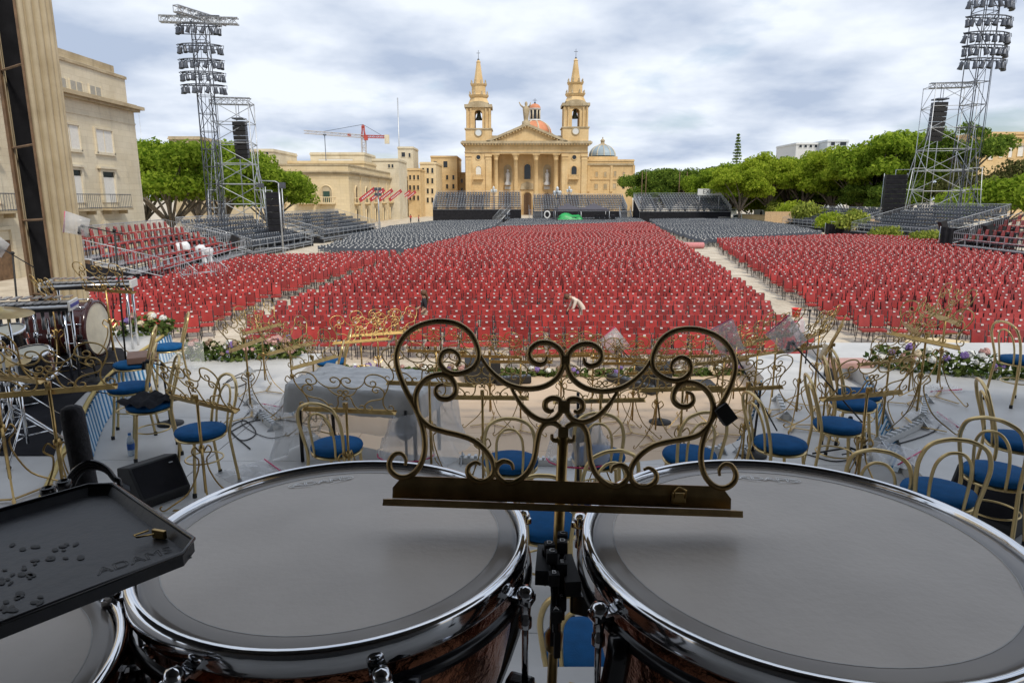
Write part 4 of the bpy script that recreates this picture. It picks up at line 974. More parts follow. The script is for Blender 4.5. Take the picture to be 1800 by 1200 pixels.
def scaffold(label, c, w_, d_, h, levels, base=None, rz=0, wide=None, mt='steel'):
    t = thing('scaffold_tower', label, 'scaffold', (c[0], c[1], 0), rz, 'steel scaffold towers')
    for sx in (-1, 0, 1):
        for sy in (-1, 1):
            if sx == 0 and sy == -1: continue
            b = MB(); b.rod((sx*w_/2, sy*d_/2, 0), (sx*w_/2, sy*d_/2, h), .05, 5); b.build('upright', mt, t)
    zs = np.linspace(.4, h-.1, levels)
    for i, z in enumerate(zs):
        b = MB()
        for sy in (-1, 1): b.rod((-w_/2, sy*d_/2, z), (w_/2, sy*d_/2, z), .04, 4)
        for sx in (-1, 1): b.rod((sx*w_/2, -d_/2, z), (sx*w_/2, d_/2, z), .04, 4)
        b.build('ledger_ring', mt, t)
        if i < levels-1:
            b = MB(); z2 = zs[i+1]; s = 1 if i % 2 else -1
            b.rod((-s*w_/2, -d_/2, z), (s*w_/2, -d_/2, z2), .035, 4); b.rod((s*w_/2, d_/2, z), (-s*w_/2, d_/2, z2), .035, 4); b.rod((-w_/2, -s*d_/2, z), (-w_/2, s*d_/2, z2), .035, 4); b.rod((w_/2, -s*d_/2, z), (w_/2, s*d_/2, z2), .035, 4)
            b.build('diagonal_brace', mt, t)
    b = MB(); truss(b, (-w_/2, 0, h), (w_/2, 0, h), .6, .05, .6); b.build('head_truss', mt, t)
    if wide:
        for sx in (-1, 1):
            b = MB(); W2, hh = wide
            for z in np.linspace(.5, hh, 4): b.rod((sx*w_/2, -d_/2, z), (sx*(w_/2+W2*(1-z/hh*.25)), -d_/2-.2, z), .035, 4); b.rod((sx*w_/2, d_/2, z), (sx*(w_/2+W2), d_/2, z), .035, 4)
            b.rod((sx*(w_/2+W2), -d_/2, 0), (sx*(w_/2+W2*.7), -d_/2, hh), .05, 5); b.rod((sx*(w_/2+W2), d_/2, 0), (sx*(w_/2+W2), d_/2, hh), .05, 5); b.rod((sx*(w_/2+W2), -d_/2, .3), (sx*w_/2, -d_/2, h*.75), .04, 4); b.rod((sx*(w_/2+W2), d_/2, .3), (sx*w_/2, d_/2, hh+2), .04, 4)
            b.build('outrigger_bay', mt, t)
pS = PY(424, 380, 68); zS = PY(424, 178, 68).z
scaffold('scaffold tower carrying a loudspeaker column left of the crane', (pS.x, 68), 3.4, 3.0, zS, 8, wide=(1.1, 5.5), rz=R(10))
line_array('black hanging loudspeaker column in the left scaffold tower', (PY(421,214,67).x, 67, PY(421,214,67).z), 8)
pS2 = PY(1640, 350, 92); zS2 = PY(1645, 150, 92).z
scaffold('scaffold tower with loudspeaker column beside the right lighting tower', (pS2.x+.5, 92), 4.9, 4.4, zS2, 8, wide=(2.2, 8.5), rz=R(-12))
line_array('black hanging loudspeaker column in the right scaffold tower', (PY(1652,180,91).x, 91, PY(1652,180,91).z), 8, 1.4)
def screen_stack(label, px, D, w_, h, z0, rz):
    p = PY(px, 360, D); t = thing('speaker_wall', label, 'loudspeaker', (p.x, D, z0), rz, 'dark walls of loudspeakers by the scaffolds'); k = int(h/.62)
    for i in range(k):
        b = MB(); b.bbox((0, 0, .3+i*.62), (w_, .9, .6), .03); b.build('speaker_cabinet', 'black', t)
        b = MB(); b.box((0, -.47, .3+i*.62), (w_-.12, .03, .5)); b.build('grille', 'cloth', t)
    b = MB()
    for sx in (-1, 1): b.rod((sx*(w_/2+.1), .3, -z0), (sx*(w_/2+.1), .3, h+.2), .05, 5)
    b.build('support_frame', 'steel', t)
screen_stack('dark loudspeaker wall left of the right scaffold', 1570, 94, 2.6, 6.2, 1.6, R(-15)); screen_stack('dark loudspeaker wall beside the left scaffold tower', 482, 66, 1.3, 4.0, 1.6, R(10))

# poles, masts, lamps
def pole(label, px, py0, py1, D, r, name='lamp_mast', cat='mast', head=None, m='steel'):
    a = PY(px, py1, D); z1 = PY(px, py0, D).z; t = thing(name, label, cat, (a.x, D, 0))
    b = MB(); b.rod((0,0,0), (0,0,z1), r, 7, r*.7); b.box((0,0,.05),(r*4,r*4,.1)); b.build('pole', m, t)
    if head == 'arm':
        b = MB(); b.tube([(0,0,z1),(-.3,0,z1+.15),(-1.6,0,z1+.2)], .05, 5); b.build('arm', m, t)
        for x, s in ((.35, .5), (-1.5, .35)): b = MB(); b.bbox((x, -.1, z1-.2), (.45, .35, s), .04); b.build('lamp_head', 'darksteel', t)
    if head == 'cameras':
        for x in (-.3, .3):
            for z in (0, -.8): b = MB(); b.bbox((x, -.2, z1+z-.2), (.4, .5, .45), .05); b.build('floodlight', 'darksteel', t)
    if head == 'ring':
        b = MB(); b.lathe([(.02,z1+.25),(.35,z1+.15),(.4,z1),(.05,z1-.1)], (0,0,0), 10); b.build('lamp_head', 'darksteel', t)
    if head == 'lantern':
        for a_ in range(4):
            q = a_*PI/2+.4; b = MB(); b.tube([(0,0,z1-1.2),(.45*math.cos(q),.45*math.sin(q),z1-1.0),(.6*math.cos(q),.6*math.sin(q),z1-.6)], .04, 5); b.build('bracket', m, t)
            b = MB(); b.lathe([(.10,z1-.6),(.22,z1-.1),(.24,z1-.05),(.05,z1+.2)], (.6*math.cos(q),.6*math.sin(q),0), 6); b.build('lantern', 'paleblue', t)
        b = MB(); b.lathe([(.14,z1-.1),(.28,z1+.5),(.3,z1+.55),(.06,z1+.9)], (0,0,0), 6); b.build('lantern', 'paleblue', t)
pole('grey lamp mast with floodlight standing in front of the left black stand', 497, 322, 430, 60, .09, head='arm'); pole('grey mast with four floodlights before the red banners', 667, 330, 398, 105, .13, head='cameras')
pole('very tall thin flag mast above the rooftops', 703, 172, 300, 195, .22, 'tall_mast', 'mast'); pole('thin rooftop pole with ring lamp below the crane jib', 574, 238, 300, 140, .10, head='ring', m='darksteel')
pole('ornate lantern post in front of the dark tents', 979, 337, 392, 122, .11, 'lantern_post', 'street lamp', 'lantern', 'darksteel'); pole('ornate lantern post at the church steps right of the portico', 1000, 334, 385, 170, .11, 'lantern_post', 'street lamp', 'lantern', 'darksteel'); pole('ornate lantern post at the church steps left of the portico', 868, 334, 385, 170, .11, 'lantern_post', 'street lamp', 'lantern', 'darksteel')
pole('white floodlight cluster post at the foot of the left stair', 892, 374, 392, 128, .08, 'floodlight_post', 'lamp', 'cameras', 'steel')
for i, px in enumerate((1126, 1133, 1191, 1204)): pole(['leftmost brown flagpole before the right-hand trees','second brown flagpole before the right-hand trees','third brown flagpole before the right-hand trees','rightmost brown flagpole before the right-hand trees'][i], px, 302, 386, 150, .10, 'flagpole', 'pole', None, 'wood')
pole('thin antenna on the skyline left of the lighting tower', 258, 196, 330, 110, .05, 'antenna', 'antenna')

def crane():
    D = 300; c = PY(641, 290, D); t = thing('tower_crane', 'red and white tower crane above the rooftops', 'crane', (c.x, D, 0))
    M['cranered'] = mat('crane_red', (.45,.07,.05), .5); M['cranewhite'] = mat('crane_grey', (.50,.48,.47), .5)
    z = lambda py: PY(641, py, D).z; x = lambda px, py=240: PY(px, py, D).x-c.x
    b = MB(); truss(b, (0,0,0), (0,0,z(241)), 1.7, .16, 2.0); b.build('mast', 'cranewhite', t)
    b = MB(); b.rod((-1,0,z(241)), (0,0,z(219)), .22, 4); b.rod((1,0,z(241)), (0,0,z(219)), .22, 4); truss(b, (0,0,z(241)), (0,0,z(221)), 1.0, .12, 1.5); b.build('tower_head', 'cranered', t)
    b = MB(); truss(b, (0,0,z(240)), (x(535),0,z(232)), 1.2, .13, 1.6); b.build('jib', 'cranewhite', t)
    b = MB(); truss(b, (0,0,z(240)), (x(681),0,z(241)), 1.0, .14, 1.5); b.build('counter_jib', 'cranered', t)
    b = MB(); b.box((x(680),0,z(245)),(1.8,1.6,3.6)); b.build('counterweight', 'stoneP', t)
    b = MB(); b.rod((0,0,z(219)), (x(566),0,z(232)), .09, 4); b.rod((0,0,z(219)), (x(674),0,z(240)), .09, 4); b.build('tie_ropes', 'darksteel', t)
    b = MB(); b.bbox((1.2,-.6,z(243)),(1.4,1.4,1.8),.1); b.build('cab', 'cranered', t); b = MB(); b.box((x(614),0,z(237)),(1.2,1.0,1.2)); b.build('trolley', 'cranered', t)
crane()

# ================================================================ trees and shrubs
def leaf_mat(name, c1, c2, tr=.25):
    m = bpy.data.materials.new(name); m.use_nodes = True; nt = m.node_tree; N = nt.nodes.new; L = nt.links.new; nt.nodes.clear()
    out = N('ShaderNodeOutputMaterial'); g_ = N('ShaderNodeNewGeometry'); cr = N('ShaderNodeValToRGB'); e = cr.color_ramp.elements
    e[0].color = (*c1, 1); e[1].color = (*c2, 1); L(g_.outputs['Random Per Island'], cr.inputs[0])
    d = N('ShaderNodeBsdfDiffuse'); t_ = N('ShaderNodeBsdfTranslucent'); L(cr.outputs[0], d.inputs[0]); L(cr.outputs[0], t_.inputs[0])
    mx = N('ShaderNodeMixShader'); mx.inputs[0].default_value = tr; L(d.outputs[0], mx.inputs[1]); L(t_.outputs[0], mx.inputs[2]); L(mx.outputs[0], out.inputs[0]); return m
M['leaf'] = leaf_mat('fig_leaves', (.09,.17,.012), (.46,.58,.07), .6); M['leafd'] = leaf_mat('dark_leaves', (.055,.11,.018), (.28,.38,.06), .55)
M['leafy'] = leaf_mat('yellow_green_leaves', (.17,.26,.015), (.54,.62,.075), .6); M['leafb'] = leaf_mat('bush_leaves', (.14,.20,.03), (.42,.45,.09), .35); M['leafo'] = leaf_mat('olive_leaves', (.08,.09,.03), (.17,.17,.06), .3)
def leaf_quads(pts, size, nrm=None):
    n = len(pts); a = RNG.normal(size=(n,3)); a /= np.linalg.norm(a, axis=1)[:,None]
    if nrm is not None: a = a*.8+nrm*.9; a /= np.linalg.norm(a, axis=1)[:,None]
    r = RNG.normal(size=(n,3)); b = np.cross(a, r); b /= np.linalg.norm(b, axis=1)[:,None]; c = np.cross(a, b)
    s = size*RNG.uniform(.55, 1.25, (n,1)); v = np.stack([pts+b*s, pts+c*s*.62, pts-b*s, pts-c*s*.62], 1)
    return v.reshape(-1,3)
def leaf_mesh(name, verts, m):
    k = len(verts)//4; me = bpy.data.meshes.new(name); me.vertices.add(len(verts)); me.vertices.foreach_set('co', verts.astype(np.float32).reshape(-1))
    me.loops.add(k*4); me.loops.foreach_set('vertex_index', np.arange(k*4, dtype=np.int32)); me.polygons.add(k); me.polygons.foreach_set('loop_start', np.arange(k, dtype=np.int32)*4); me.polygons.foreach_set('loop_total', np.full(k, 4, dtype=np.int32))
    me.materials.append(M[m]); me.update(calc_edges=True); return me
def lobes_crown(lobes, dens, size, flat=.75):
    vs = []
    for (x, y, z, r) in lobes:
        n = int(dens*r*r); d = RNG.normal(size=(n,3)); d /= np.linalg.norm(d, axis=1)[:,None]
        keep = d[:,2] > -.55; d = d[keep]; rad = r*(RNG.uniform(0,1,(len(d),1))**.35)*(1+.18*np.sin(d[:,:1]*7+x)*np.cos(d[:,1:2]*6+z))
        p = d*rad*np.array([1,1,flat])+np.array([x,y,z]); vs.append(leaf_quads(p, size, d))
    return np.concatenate(vs)
def tree_kind(seed, h, rad, leaf, trunk_h, nl=16, dens=300, size=.21, flat=.7):
    rs = np.random.default_rng(seed); lobes = []; b = MB(); tips = []
    for i in range(nl):
        a = rs.uniform(0, 2*PI); q = rad*math.sqrt(rs.uniform(.02, .75)); z = trunk_h+(h-trunk_h)*(.22+.62*rs.uniform(0,1)*(1-(q/rad)**2*.55)); r = rad*rs.uniform(.26,.42)
        lobes.append((q*math.cos(a), q*math.sin(a), min(z, h-r*flat), r)); tips.append(lobes[-1])
    # trunk forks into limbs that reach the clumps
    r0 = h*.020; j = (rs.uniform(-.3,.3), rs.uniform(-.3,.3), trunk_h*.62)
    b.tube(cr_spline([(0,0,0),(j[0]*.6,j[1]*.4,trunk_h*.3),j], 4), [r0*1.3]+[r0]*8 if False else r0, 7)
    for i, (x, y, z, r) in enumerate(tips):
        if i % 2 and i > 5: continue
        mid = (x*.45+rs.uniform(-.5,.5), y*.45+rs.uniform(-.5,.5), trunk_h*.75+(z-trunk_h*.75)*.45); pth = cr_spline([j, mid, (x, y, z)], 4); k = len(pth)
        b.tube(pth, [r0*.62*(1-.8*q/(k-1))+.02 for q in range(k)], 5)
    cm = leaf_mesh('crown', lobes_crown(lobes, dens, size, flat), leaf)
    return b, cm
def place_tree(kind, label, px, D, rz, sc, group='trees round the square', name='fig_tree'):
    p = PY(px, 380, D); t = thing(name, label, 'tree', (p.x, D, 0), rz, group); t.scale = (sc,)*3 if not hasattr(sc, '__len__') else sc
    o = bpy.data.objects.new('trunk', kind[0]); COL.objects.link(o); o.parent = t
    o = bpy.data.objects.new('crown', kind[1]); COL.objects.link(o); o.parent = t
    return t
def mk(*a, **k):
    b, cm = tree_kind(*a, **k); o = b.build('trunk', 'bark'); me = o.data; bpy.data.objects.remove(o); return me, cm
K1 = mk(1, 11.5, 5.4, 'leaf', 3.0, nl=26); K2 = mk(2, 11.5, 5.2, 'leafy', 3.2, nl=25); K3 = mk(3, 11.5, 5.4, 'leafd', 2.6, nl=24); K4 = mk(4, 11.2, 6.2, 'leaf', 2.9, nl=24, dens=300, size=.20)
place_tree(K4, 'broad green fig tree beside the palace, nearest at left', 300, 72, 0, (1.15,1.1,1.05)); place_tree(K1, 'green tree behind the left lighting tower', 392, 84, 1.2, 1.12); place_tree(K3, 'dark green tree between tower and palace', 345, 96, 2.2, 1.25); place_tree(K4, 'rounded green tree right of the left scaffold tower', 474, 86, 2.6, (.92,.92,.86)); place_tree(K2, 'small bright tree at the edge of the palace', 252, 80, .6, 1.0)
rt = [(1128,172,K3,1.02),(1150,176,K3,1.1),(1178,170,K3,1.08),(1205,162,K3,1.05),(1236,168,K3,1.1),(1250,150,K1,1.0),(1284,158,K1,1.12),(1300,136,K2,1.0),(1334,156,K1,1.18),(1350,146,K2,1.15),(1388,150,K1,1.2),(1408,142,K2,1.15),(1440,144,K1,1.2),(1462,136,K2,1.18),(1498,138,K1,1.25),(1512,128,K2,1.22),(1556,122,K1,1.45),(1596,126,K2,1.3)]
for i, (px, D, k, sc) in enumerate(rt):
    place_tree(k, f'{"dark" if k is K3 else "bright" if k is K2 else "green"} fig tree, {ordw(i)} from the church in the long right-hand row', px, D, i*1.7, (sc*1.12, sc*1.12, sc*1.10), 'row of fig trees along the right of the square')
K5 = mk(5, 12, 4.6, 'leafd', 6.5, nl=12, dens=220); K6 = mk(6, 6.5, 5.0, 'leafo', 1.6, nl=16, dens=220, size=.17); K7 = mk(7, 6.0, 5.0, 'leaf', 1.4, nl=18, dens=260, size=.18)
place_tree(K5, 'tall sparse dark pine behind the right lighting tower', 1690, 112, .4, (1.3,1.3,1.45), name='pine_tree'); place_tree(K5, 'second sparse pine left of the right lighting tower', 1640, 116, 2.4, (1.2,1.2,1.25), name='pine_tree')
place_tree(K6, 'dry olive-coloured tree below the ochre palace', 1752, 104, .3, (1.5,1.5,1.7), name='olive_tree'); place_tree(K7, 'low spreading green tree at the right edge', 1770, 96, 1.3, (1.6,1.6,1.3), name='carob_tree'); place_tree(K6, 'dry bush tree right of the right lighting tower', 1712, 108, 2.3, (1.3,1.3,1.4), name='olive_tree'); place_tree(K7, 'low green tree behind the red stand at far right', 1835, 92, 2.3, (1.5,1.5,1.5), name='carob_tree')
for i, (px, D, sc) in enumerate(((1160,200,1.0),(1225,196,1.05),(1290,186,1.0),(1345,172,1.05),(1395,158,.95),(1445,146,1.0),(1490,136,.95),(1540,124,1.0),(1590,116,.95))):
    place_tree(K3, f'dense dark tree, {ordw(i)} from the church in the rear row behind the fig trees', px, D, i*2.1, (sc*1.15, sc*1.15, sc*.82), 'dark trees behind the right-hand row', 'dark_tree')
def norfolk():
    D = 200; p = PY(1294, 300, D); zt = PY(1294, 236, D).z; t = thing('norfolk_pine', 'slim dark conifer rising above the right-hand trees', 'tree', (p.x, D, 0)); b = MB(); b.rod((0,0,0),(0,0,zt),.35,6,.05); b.build('trunk', 'bark', t); pts = []; nr = []
    for i in range(16):
        z = zt*(.45+.54*i/15); r = 2.1*(1-i/16)+.2
        for k in range(90): a = RNG.uniform(0,2*PI); q = r*RNG.uniform(.1,1); pts.append((q*math.cos(a), q*math.sin(a), z-.12*q+RNG.normal()*.12)); nr.append((0,0,1))
    o = bpy.data.objects.new('crown', leaf_mesh('crown', leaf_quads(np.array(pts), .32, np.array(nr)), 'leafd')); COL.objects.link(o); o.parent = t
norfolk()
def bush_mesh(seed, w_, h, leaf):
    rs = np.random.default_rng(seed); lobes = [(rs.uniform(-.3,.3)*w_, rs.uniform(-.3,.3)*w_, h*rs.uniform(.3,.62), w_*rs.uniform(.24,.36)) for i in range(9)]; return leaf_mesh('foliage', lobes_crown(lobes, 420, .13, h/w_*1.0), leaf)
BM = [bush_mesh(11, 2.6, 2.4, 'leafb'), bush_mesh(12, 2.8, 2.2, 'leafy'), bush_mesh(13, 3.2, 1.7, 'leafb'), bush_mesh(14, 2.4, 2.2, 'leafo')]
bl = [(1318,384,0,1.15,'dark bush beside the white car, first of the row'),(1340,386,1,1.2,'tall bright bush second in the row from the car'),(1363,390,0,.85,'small bush third in the row from the car'),(1391,396,1,.95,'rounded bush in the middle of the row before the low stand'),(1420,401,0,1.05,'wide bush right of the rounded one before the low stand'),(1454,408,1,.8,'small bright bush before the black drape'),(1497,414,0,1.05,'large bush at the end of the row by the stairs'),(1556,425,2,.8,'clipped low hedge bush in front of the railing stand'),(1625,434,2,.85,'clipped reddish hedge bush below the tall railings'),(1704,442,3,.62,'yellowing bush beside the black loudspeakers'),(1268,384,0,.7,'small bush beside the exit stand')]
st_ = mk(21, 1.2, .8, 'leafb', .5, nl=4, dens=20)[0]
for px, py, k, sc, lab in bl:
    p = P(px, py); t = thing('oleander_bush', lab, 'bush', p, px*.37, 'bushes along the right of the square'); t.scale = (sc*p.y/62, sc*p.y/62, sc*p.y/54)
    o = bpy.data.objects.new('foliage', BM[k]); COL.objects.link(o); o.parent = t
    o = bpy.data.objects.new('stems', st_); COL.objects.link(o); o.parent = t

# ================================================================ tents, tarpaulin, sign, vehicles
def tent(label, px, D, w_):
    p = PY(px, 385, D); t = thing('canopy_tent', label, 'tent', (p.x, D, 0), 0, 'dark pop-up tents at the mixing desk'); h = 2.7; M.setdefault('tentcloth', mat('dark_grey_canvas', (.075,.07,.085), .8, var=.15)); a = w_/2
    b = MB(); b.add([(-a,-a,h),(a,-a,h),(a,a,h),(-a,a,h),(0,0,h+1.15),(-a*.35,-a*.35,h+.62),(a*.35,-a*.35,h+.62),(a*.35,a*.35,h+.62),(-a*.35,a*.35,h+.62)], [(0,1,6,5),(1,2,7,6),(2,3,8,7),(3,0,5,8),(5,6,4),(6,7,4),(7,8,4),(8,5,4)]); b.build('canopy', 'tentcloth', t)
    b = MB()
    for x0, y0, x1, y1 in ((-a,-a,a,-a),(a,-a,a,a),(a,a,-a,a),(-a,a,-a,-a)): b.add([(x0,y0,h),(x1,y1,h),(x1,y1,h-.3),(x0,y0,h-.3)], [(0,1,2,3)])
    b.build('valance', 'tentcloth', t)
    for sx in (-1,1):
        for sy in (-1,1): b = MB(); b.rod((sx*a*.98,sy*a*.98,0),(sx*a*.98,sy*a*.98,h),.05,5); b.build('leg', 'steel', t)
tent('left dark pop-up tent beside the green tarpaulin', 997, 132, 5.0); tent('right dark pop-up tent with mixing desk below', 1043, 132, 5.4)
def tarp(label, name, c, lx, ly, lz, m, seed, cat, rz=0, amp=.12):
    rs = np.random.default_rng(seed); n, k = 22, 12; vs = []; t = thing(name, label, cat, c, rz)
    for i in range(n):
        for j in range(k):
            u, v = i/(n-1)*2-1, j/(k-1)*2-1; z = lz*(1-max(abs(u),abs(v))**6)*(1+.12*math.sin(5*u+seed)+.1*math.cos(4*v))+amp*rs.normal()*.35
            if max(abs(u),abs(v)) > .97: z = .02
            vs.append((u*lx/2*(1+.05*rs.normal()*(1 if abs(u)>.9 else 0)), v*ly/2, max(.01, z)))
    b = MB(); b.sm = True; b.add(vs, [(i*k+j, (i+1)*k+j, (i+1)*k+j+1, i*k+j+1) for i in range(n-1) for j in range(k-1)]); b.build('sheet', m, t)
    b = MB(); b.box((0,0,lz*.4),(lx*.8,ly*.7,lz*.78)); b.build('covered_load', 'black', t); return t
M['tarpgreen'] = mat('green_tarpaulin', (.02,.33,.08), .45, var=.2, scale=1.5)
tarp('bright green tarpaulin over equipment left of the tents', 'green_tarpaulin', (P(983,386).x, 129, 0), 5.2, 2.6, 1.7, 'tarpgreen', 3, 'tarpaulin')
t = thing('mixing_desk', 'dark mixing desk with racks under the right tent', 'desk', (P(1043,388).x, 130, 0)); b = MB(); b.box((0,0,.9),(4.2,1.2,.15)); b.build('desk_top', 'black', t)
for sx in (-1.9,-.6,.7,1.9): b = MB(); b.rod((sx,-.5,0),(sx,-.5,.85),.05,5); b.build('leg', 'steel', t)
for i in range(4): b = MB(); b.bbox((-1.5+i, .2, 1.35), (.8,.5,.75), .04); b.build('rack', 'blackgloss', t)
t = thing('life_ring_stand', 'white round ring on a post left of the green tarpaulin', 'ring', (P(954,388).x, 130, 0)); b = MB(); b.rod((0,0,0),(0,0,1.1),.05,5); b.build('post', 'white', t); b = MB(); b.tube([(.5*math.cos(a),0,1.7+.62*math.sin(a)) for a in np.linspace(0,2*PI,18)[:-1]], .14, 6, True); b.build('ring', 'white', t)
def text_mesh(s, size, ext=.0, bev=0.0, fill=True):
    cu = bpy.data.curves.new('lettering', 'FONT'); cu.body = s; cu.size = size; cu.align_x = 'CENTER'; cu.align_y = 'CENTER'; cu.extrude = ext; cu.bevel_depth = bev; cu.bevel_resolution = 0
    if not fill: cu.fill_mode = 'NONE'
    o = bpy.data.objects.new('lettering', cu); COL.objects.link(o); dg = bpy.context.evaluated_depsgraph_get(); me = bpy.data.meshes.new_from_object(o.evaluated_get(dg)); bpy.data.objects.remove(o); return me
def text_part(s, size, m, parent, loc, rot=(PI/2,0,0), ext=.004, bev=0, fill=True, name='lettering'):
    me = text_mesh(s, size, ext, bev, fill); me.materials.clear(); me.materials.append(M[m] if isinstance(m, str) else m); o = bpy.data.objects.new(name, me); COL.objects.link(o); o.parent = parent; o.location = loc; o.rotation_euler = rot; return o
p0, p1 = PY(1226, 343, 137), PY(1269, 332, 137)
t = thing('exit_sign', 'white EXIT board on top of the far right stand', 'sign', ((p0.x+p1.x)/2, 136.9, p0.z)); W_, H_ = p1.x-p0.x, p1.z-p0.z
b = MB(); b.box((0,0,H_/2),(W_,.08,H_)); b.build('board', 'white', t); text_part('EXIT', H_*.95, 'black', t, (-W_*.05,-.05,H_*.5), ext=.005)
b = MB(); b.rod((-W_*.4,.1,-3.2),(-W_*.4,.1,H_*.8),.05,5); b.rod((W_*.4,.1,-3.2),(W_*.4,.1,H_*.8),.05,5); b.build('posts', 'steel', t)
def vehicle(label, name, px, D, L_, W_, H_, rz, van, cat):
    p = PY(px, 385, D); t = thing(name, label, cat, (p.x, D, 0), rz)
    if van: prof = [(-L_/2,.35),(L_/2,.35),(L_/2,.95),(L_/2-.12,1.1),(L_/2-.85,1.25),(L_/2-1.5,H_-.05),(L_/2-1.8,H_),(-L_/2+.1,H_),(-L_/2,H_-.15)]
    else: prof = [(-L_/2,.32),(L_/2,.32),(L_/2,.72),(L_/2-.15,.85),(L_/2-1.15,.98),(L_/2-1.9,H_),(-L_/2+.9,H_),(-L_/2+.15,1.0),(-L_/2,.85)]
    b = MB(); b.vprism(prof, -W_/2, W_/2); o = b.build('body', 'white', t); m_ = o.modifiers.new('bev', 'BEVEL'); m_.width = .06; m_.segments = 2
    s = [(L_/2-.98,1.32),(L_/2-1.5,H_-.14)] if van else [(L_/2-1.22,1.02),(L_/2-1.85,H_-.07)]
    b = MB(); (xa,za),(xb,zb) = s; nx, nz = za-zb, xb-xa
    q = .05; b.add([(xa+q,-W_*.42,za+.02),(xa+q,W_*.42,za+.02),(xb+q,W_*.38,zb+.02),(xb+q,-W_*.38,zb+.02)], [(0,1,2,3)]); b.build('windscreen', 'darkglass', t)
    for sy in (-1,1):
        b = MB(); x0, x1 = (L_/2-2.3, L_/2-1.45) if van else (-L_/2+1.1, L_/2-1.9); zt = H_-.15; b.box(((x0+x1)/2, sy*(W_/2+.006), (1.05+zt)/2), (x1-x0,.012,zt-1.1)); b.build('side_window', 'darkglass', t)
        for sx in (-1,1): b = MB(); b.lathe([(.05,-.1),(.32,-.1),(.34,0),(.32,.1),(.05,.1)], (sx*L_*.32, sy*(W_/2-.08), .34), 14, mtx=Matrix.Rotation(PI/2,3,'X')); b.build('wheel', 'black', t)
        b = MB(); b.box((L_/2+.003, sy*W_*.36, .8),(.03,.3,.18)); b.build('headlight', 'chrome', t)
vehicle('white delivery van parked behind the black chairs at right', 'parked_van', 1285, 150, 5.2, 2.0, 2.5, R(-105), True, 'van'); vehicle('white car parked beside the white van', 'parked_car', 1296, 138, 4.2, 1.75, 1.5, R(-110), False, 'car'); vehicle('white van half hidden behind the bushes', 'parked_van', 1342, 148, 5.0, 2.0, 2.3, R(-80), True, 'van')
# hoardings behind the bushes
M['ply'] = mat('plywood', (.52,.36,.20), .8, var=.15)
for i, (px0, px1, pyt, D) in enumerate(((1500,1548,385,92),(1345,1395,372,120))):
    a, c = PY(px0, pyt, D), PY(px1, pyt, D); t = thing('plywood_hoarding', ['plywood hoarding behind the bush by the right stairs','plywood hoarding behind the row of bushes'][i], 'fence', ((a.x+c.x)/2, D, 0)); n = 5; w_ = (c.x-a.x)/n
    for k in range(n): b = MB(); b.box((-(c.x-a.x)/2+w_*(k+.5),0,a.z/2),(w_-.02,.05,a.z)); b.build('panel', 'ply', t)
# speakers under white covers, black speakers at the stand edges, drapes
def covered_lights():
    p = P(345, 482); t = thing('covered_followspots', 'cluster of spotlights under white plastic covers at the left red stand', 'lights', p); M['plastic'] = mat('white_plastic_cover', (.70,.71,.72), .35, var=.1, scale=8, bump=.5, bscale=9)
    for i, (x, a, h) in enumerate(((-.35,-20,1.9),(.1,-24,2.0),(.65,-14,1.7),(.9,-8,1.5))):
        q = Matrix.Rotation(R(a), 3, 'Y'); b = MB(); b.lathe([(.17,0),(.20,h*.3),(.15,h*.6),(.26,h*.78),(.34,h*.9),(.28,h*1.02),(.02,h*1.06)], (x,i*.15,.1), 9, mtx=q); b.build('plastic_cover', 'plastic', t)
    b = MB(); b.bbox((-.6,.1,.75),(.35,.6,1.5),.05, Matrix.Rotation(R(18),3,'Y')); b.build('speaker', 'black', t); b = MB(); b.box((.2,.2,.05),(2.2,.9,.1)); b.build('base', 'steel', t)
covered_lights()
for i, (px, py, h, a, lab) in enumerate(((412,462,1.6,25,'black tilted loudspeaker at the right end of the left red stand'),(1657,440,2.3,-22,'black tilted loudspeaker column beside the reddish hedge'),(1738,452,2.3,-26,'black tilted loudspeaker column before the right red stand'),(1752,452,2.0,15,'second black loudspeaker leaning the other way before the right red stand'))):
    p = P(px, py); t = thing('tilted_loudspeaker', lab, 'loudspeaker', p, 0, 'black loudspeakers beside the stands'); q = Matrix.Rotation(R(a), 3, 'Y'); b = MB(); b.bbox((0,0,.5+h/2),(.55,.6,h),.05,q); b.build('cabinet', 'black', t); b = MB(); b.box((0,0,.25),(1.0,.8,.08)); 
    for sx in (-.45,.45): b.rod((sx,-.3,0),(sx,-.3,.6),.03,4); b.rod((sx,.3,0),(sx,.3,.6),.03,4)
    b.build('cradle', 'steel', t)
for i, (px0, px1, pyt, pyb, D, lab) in enumerate(((1655,1702,398,428,60,'black drape hung between the two right stands'),(1452,1482,392,418,90,'black drape at the near end of the low stand'))):
    a, c = PY(px0, pyt, D), PY(px1, pyb, D); t = thing('black_drape', lab, 'drape', (a.x, D, 0)); n = 24; b = MB(); b.sm = True; w_ = c.x-a.x
    b.add([((w_*k/n), .12*math.sin(k*1.3), z) for k in range(n+1) for z in (0.02, a.z-.15*math.sin(PI*k/n))], [(2*k,2*k+2,2*k+3,2*k+1) for k in range(n)]); b.build('cloth', 'cloth', t); b = MB(); b.rod((0,.1,0),(0,.1,a.z),.04,5); b.rod((w_,.1,0),(w_,.1,a.z),.04,5); b.build('posts', 'steel', t)
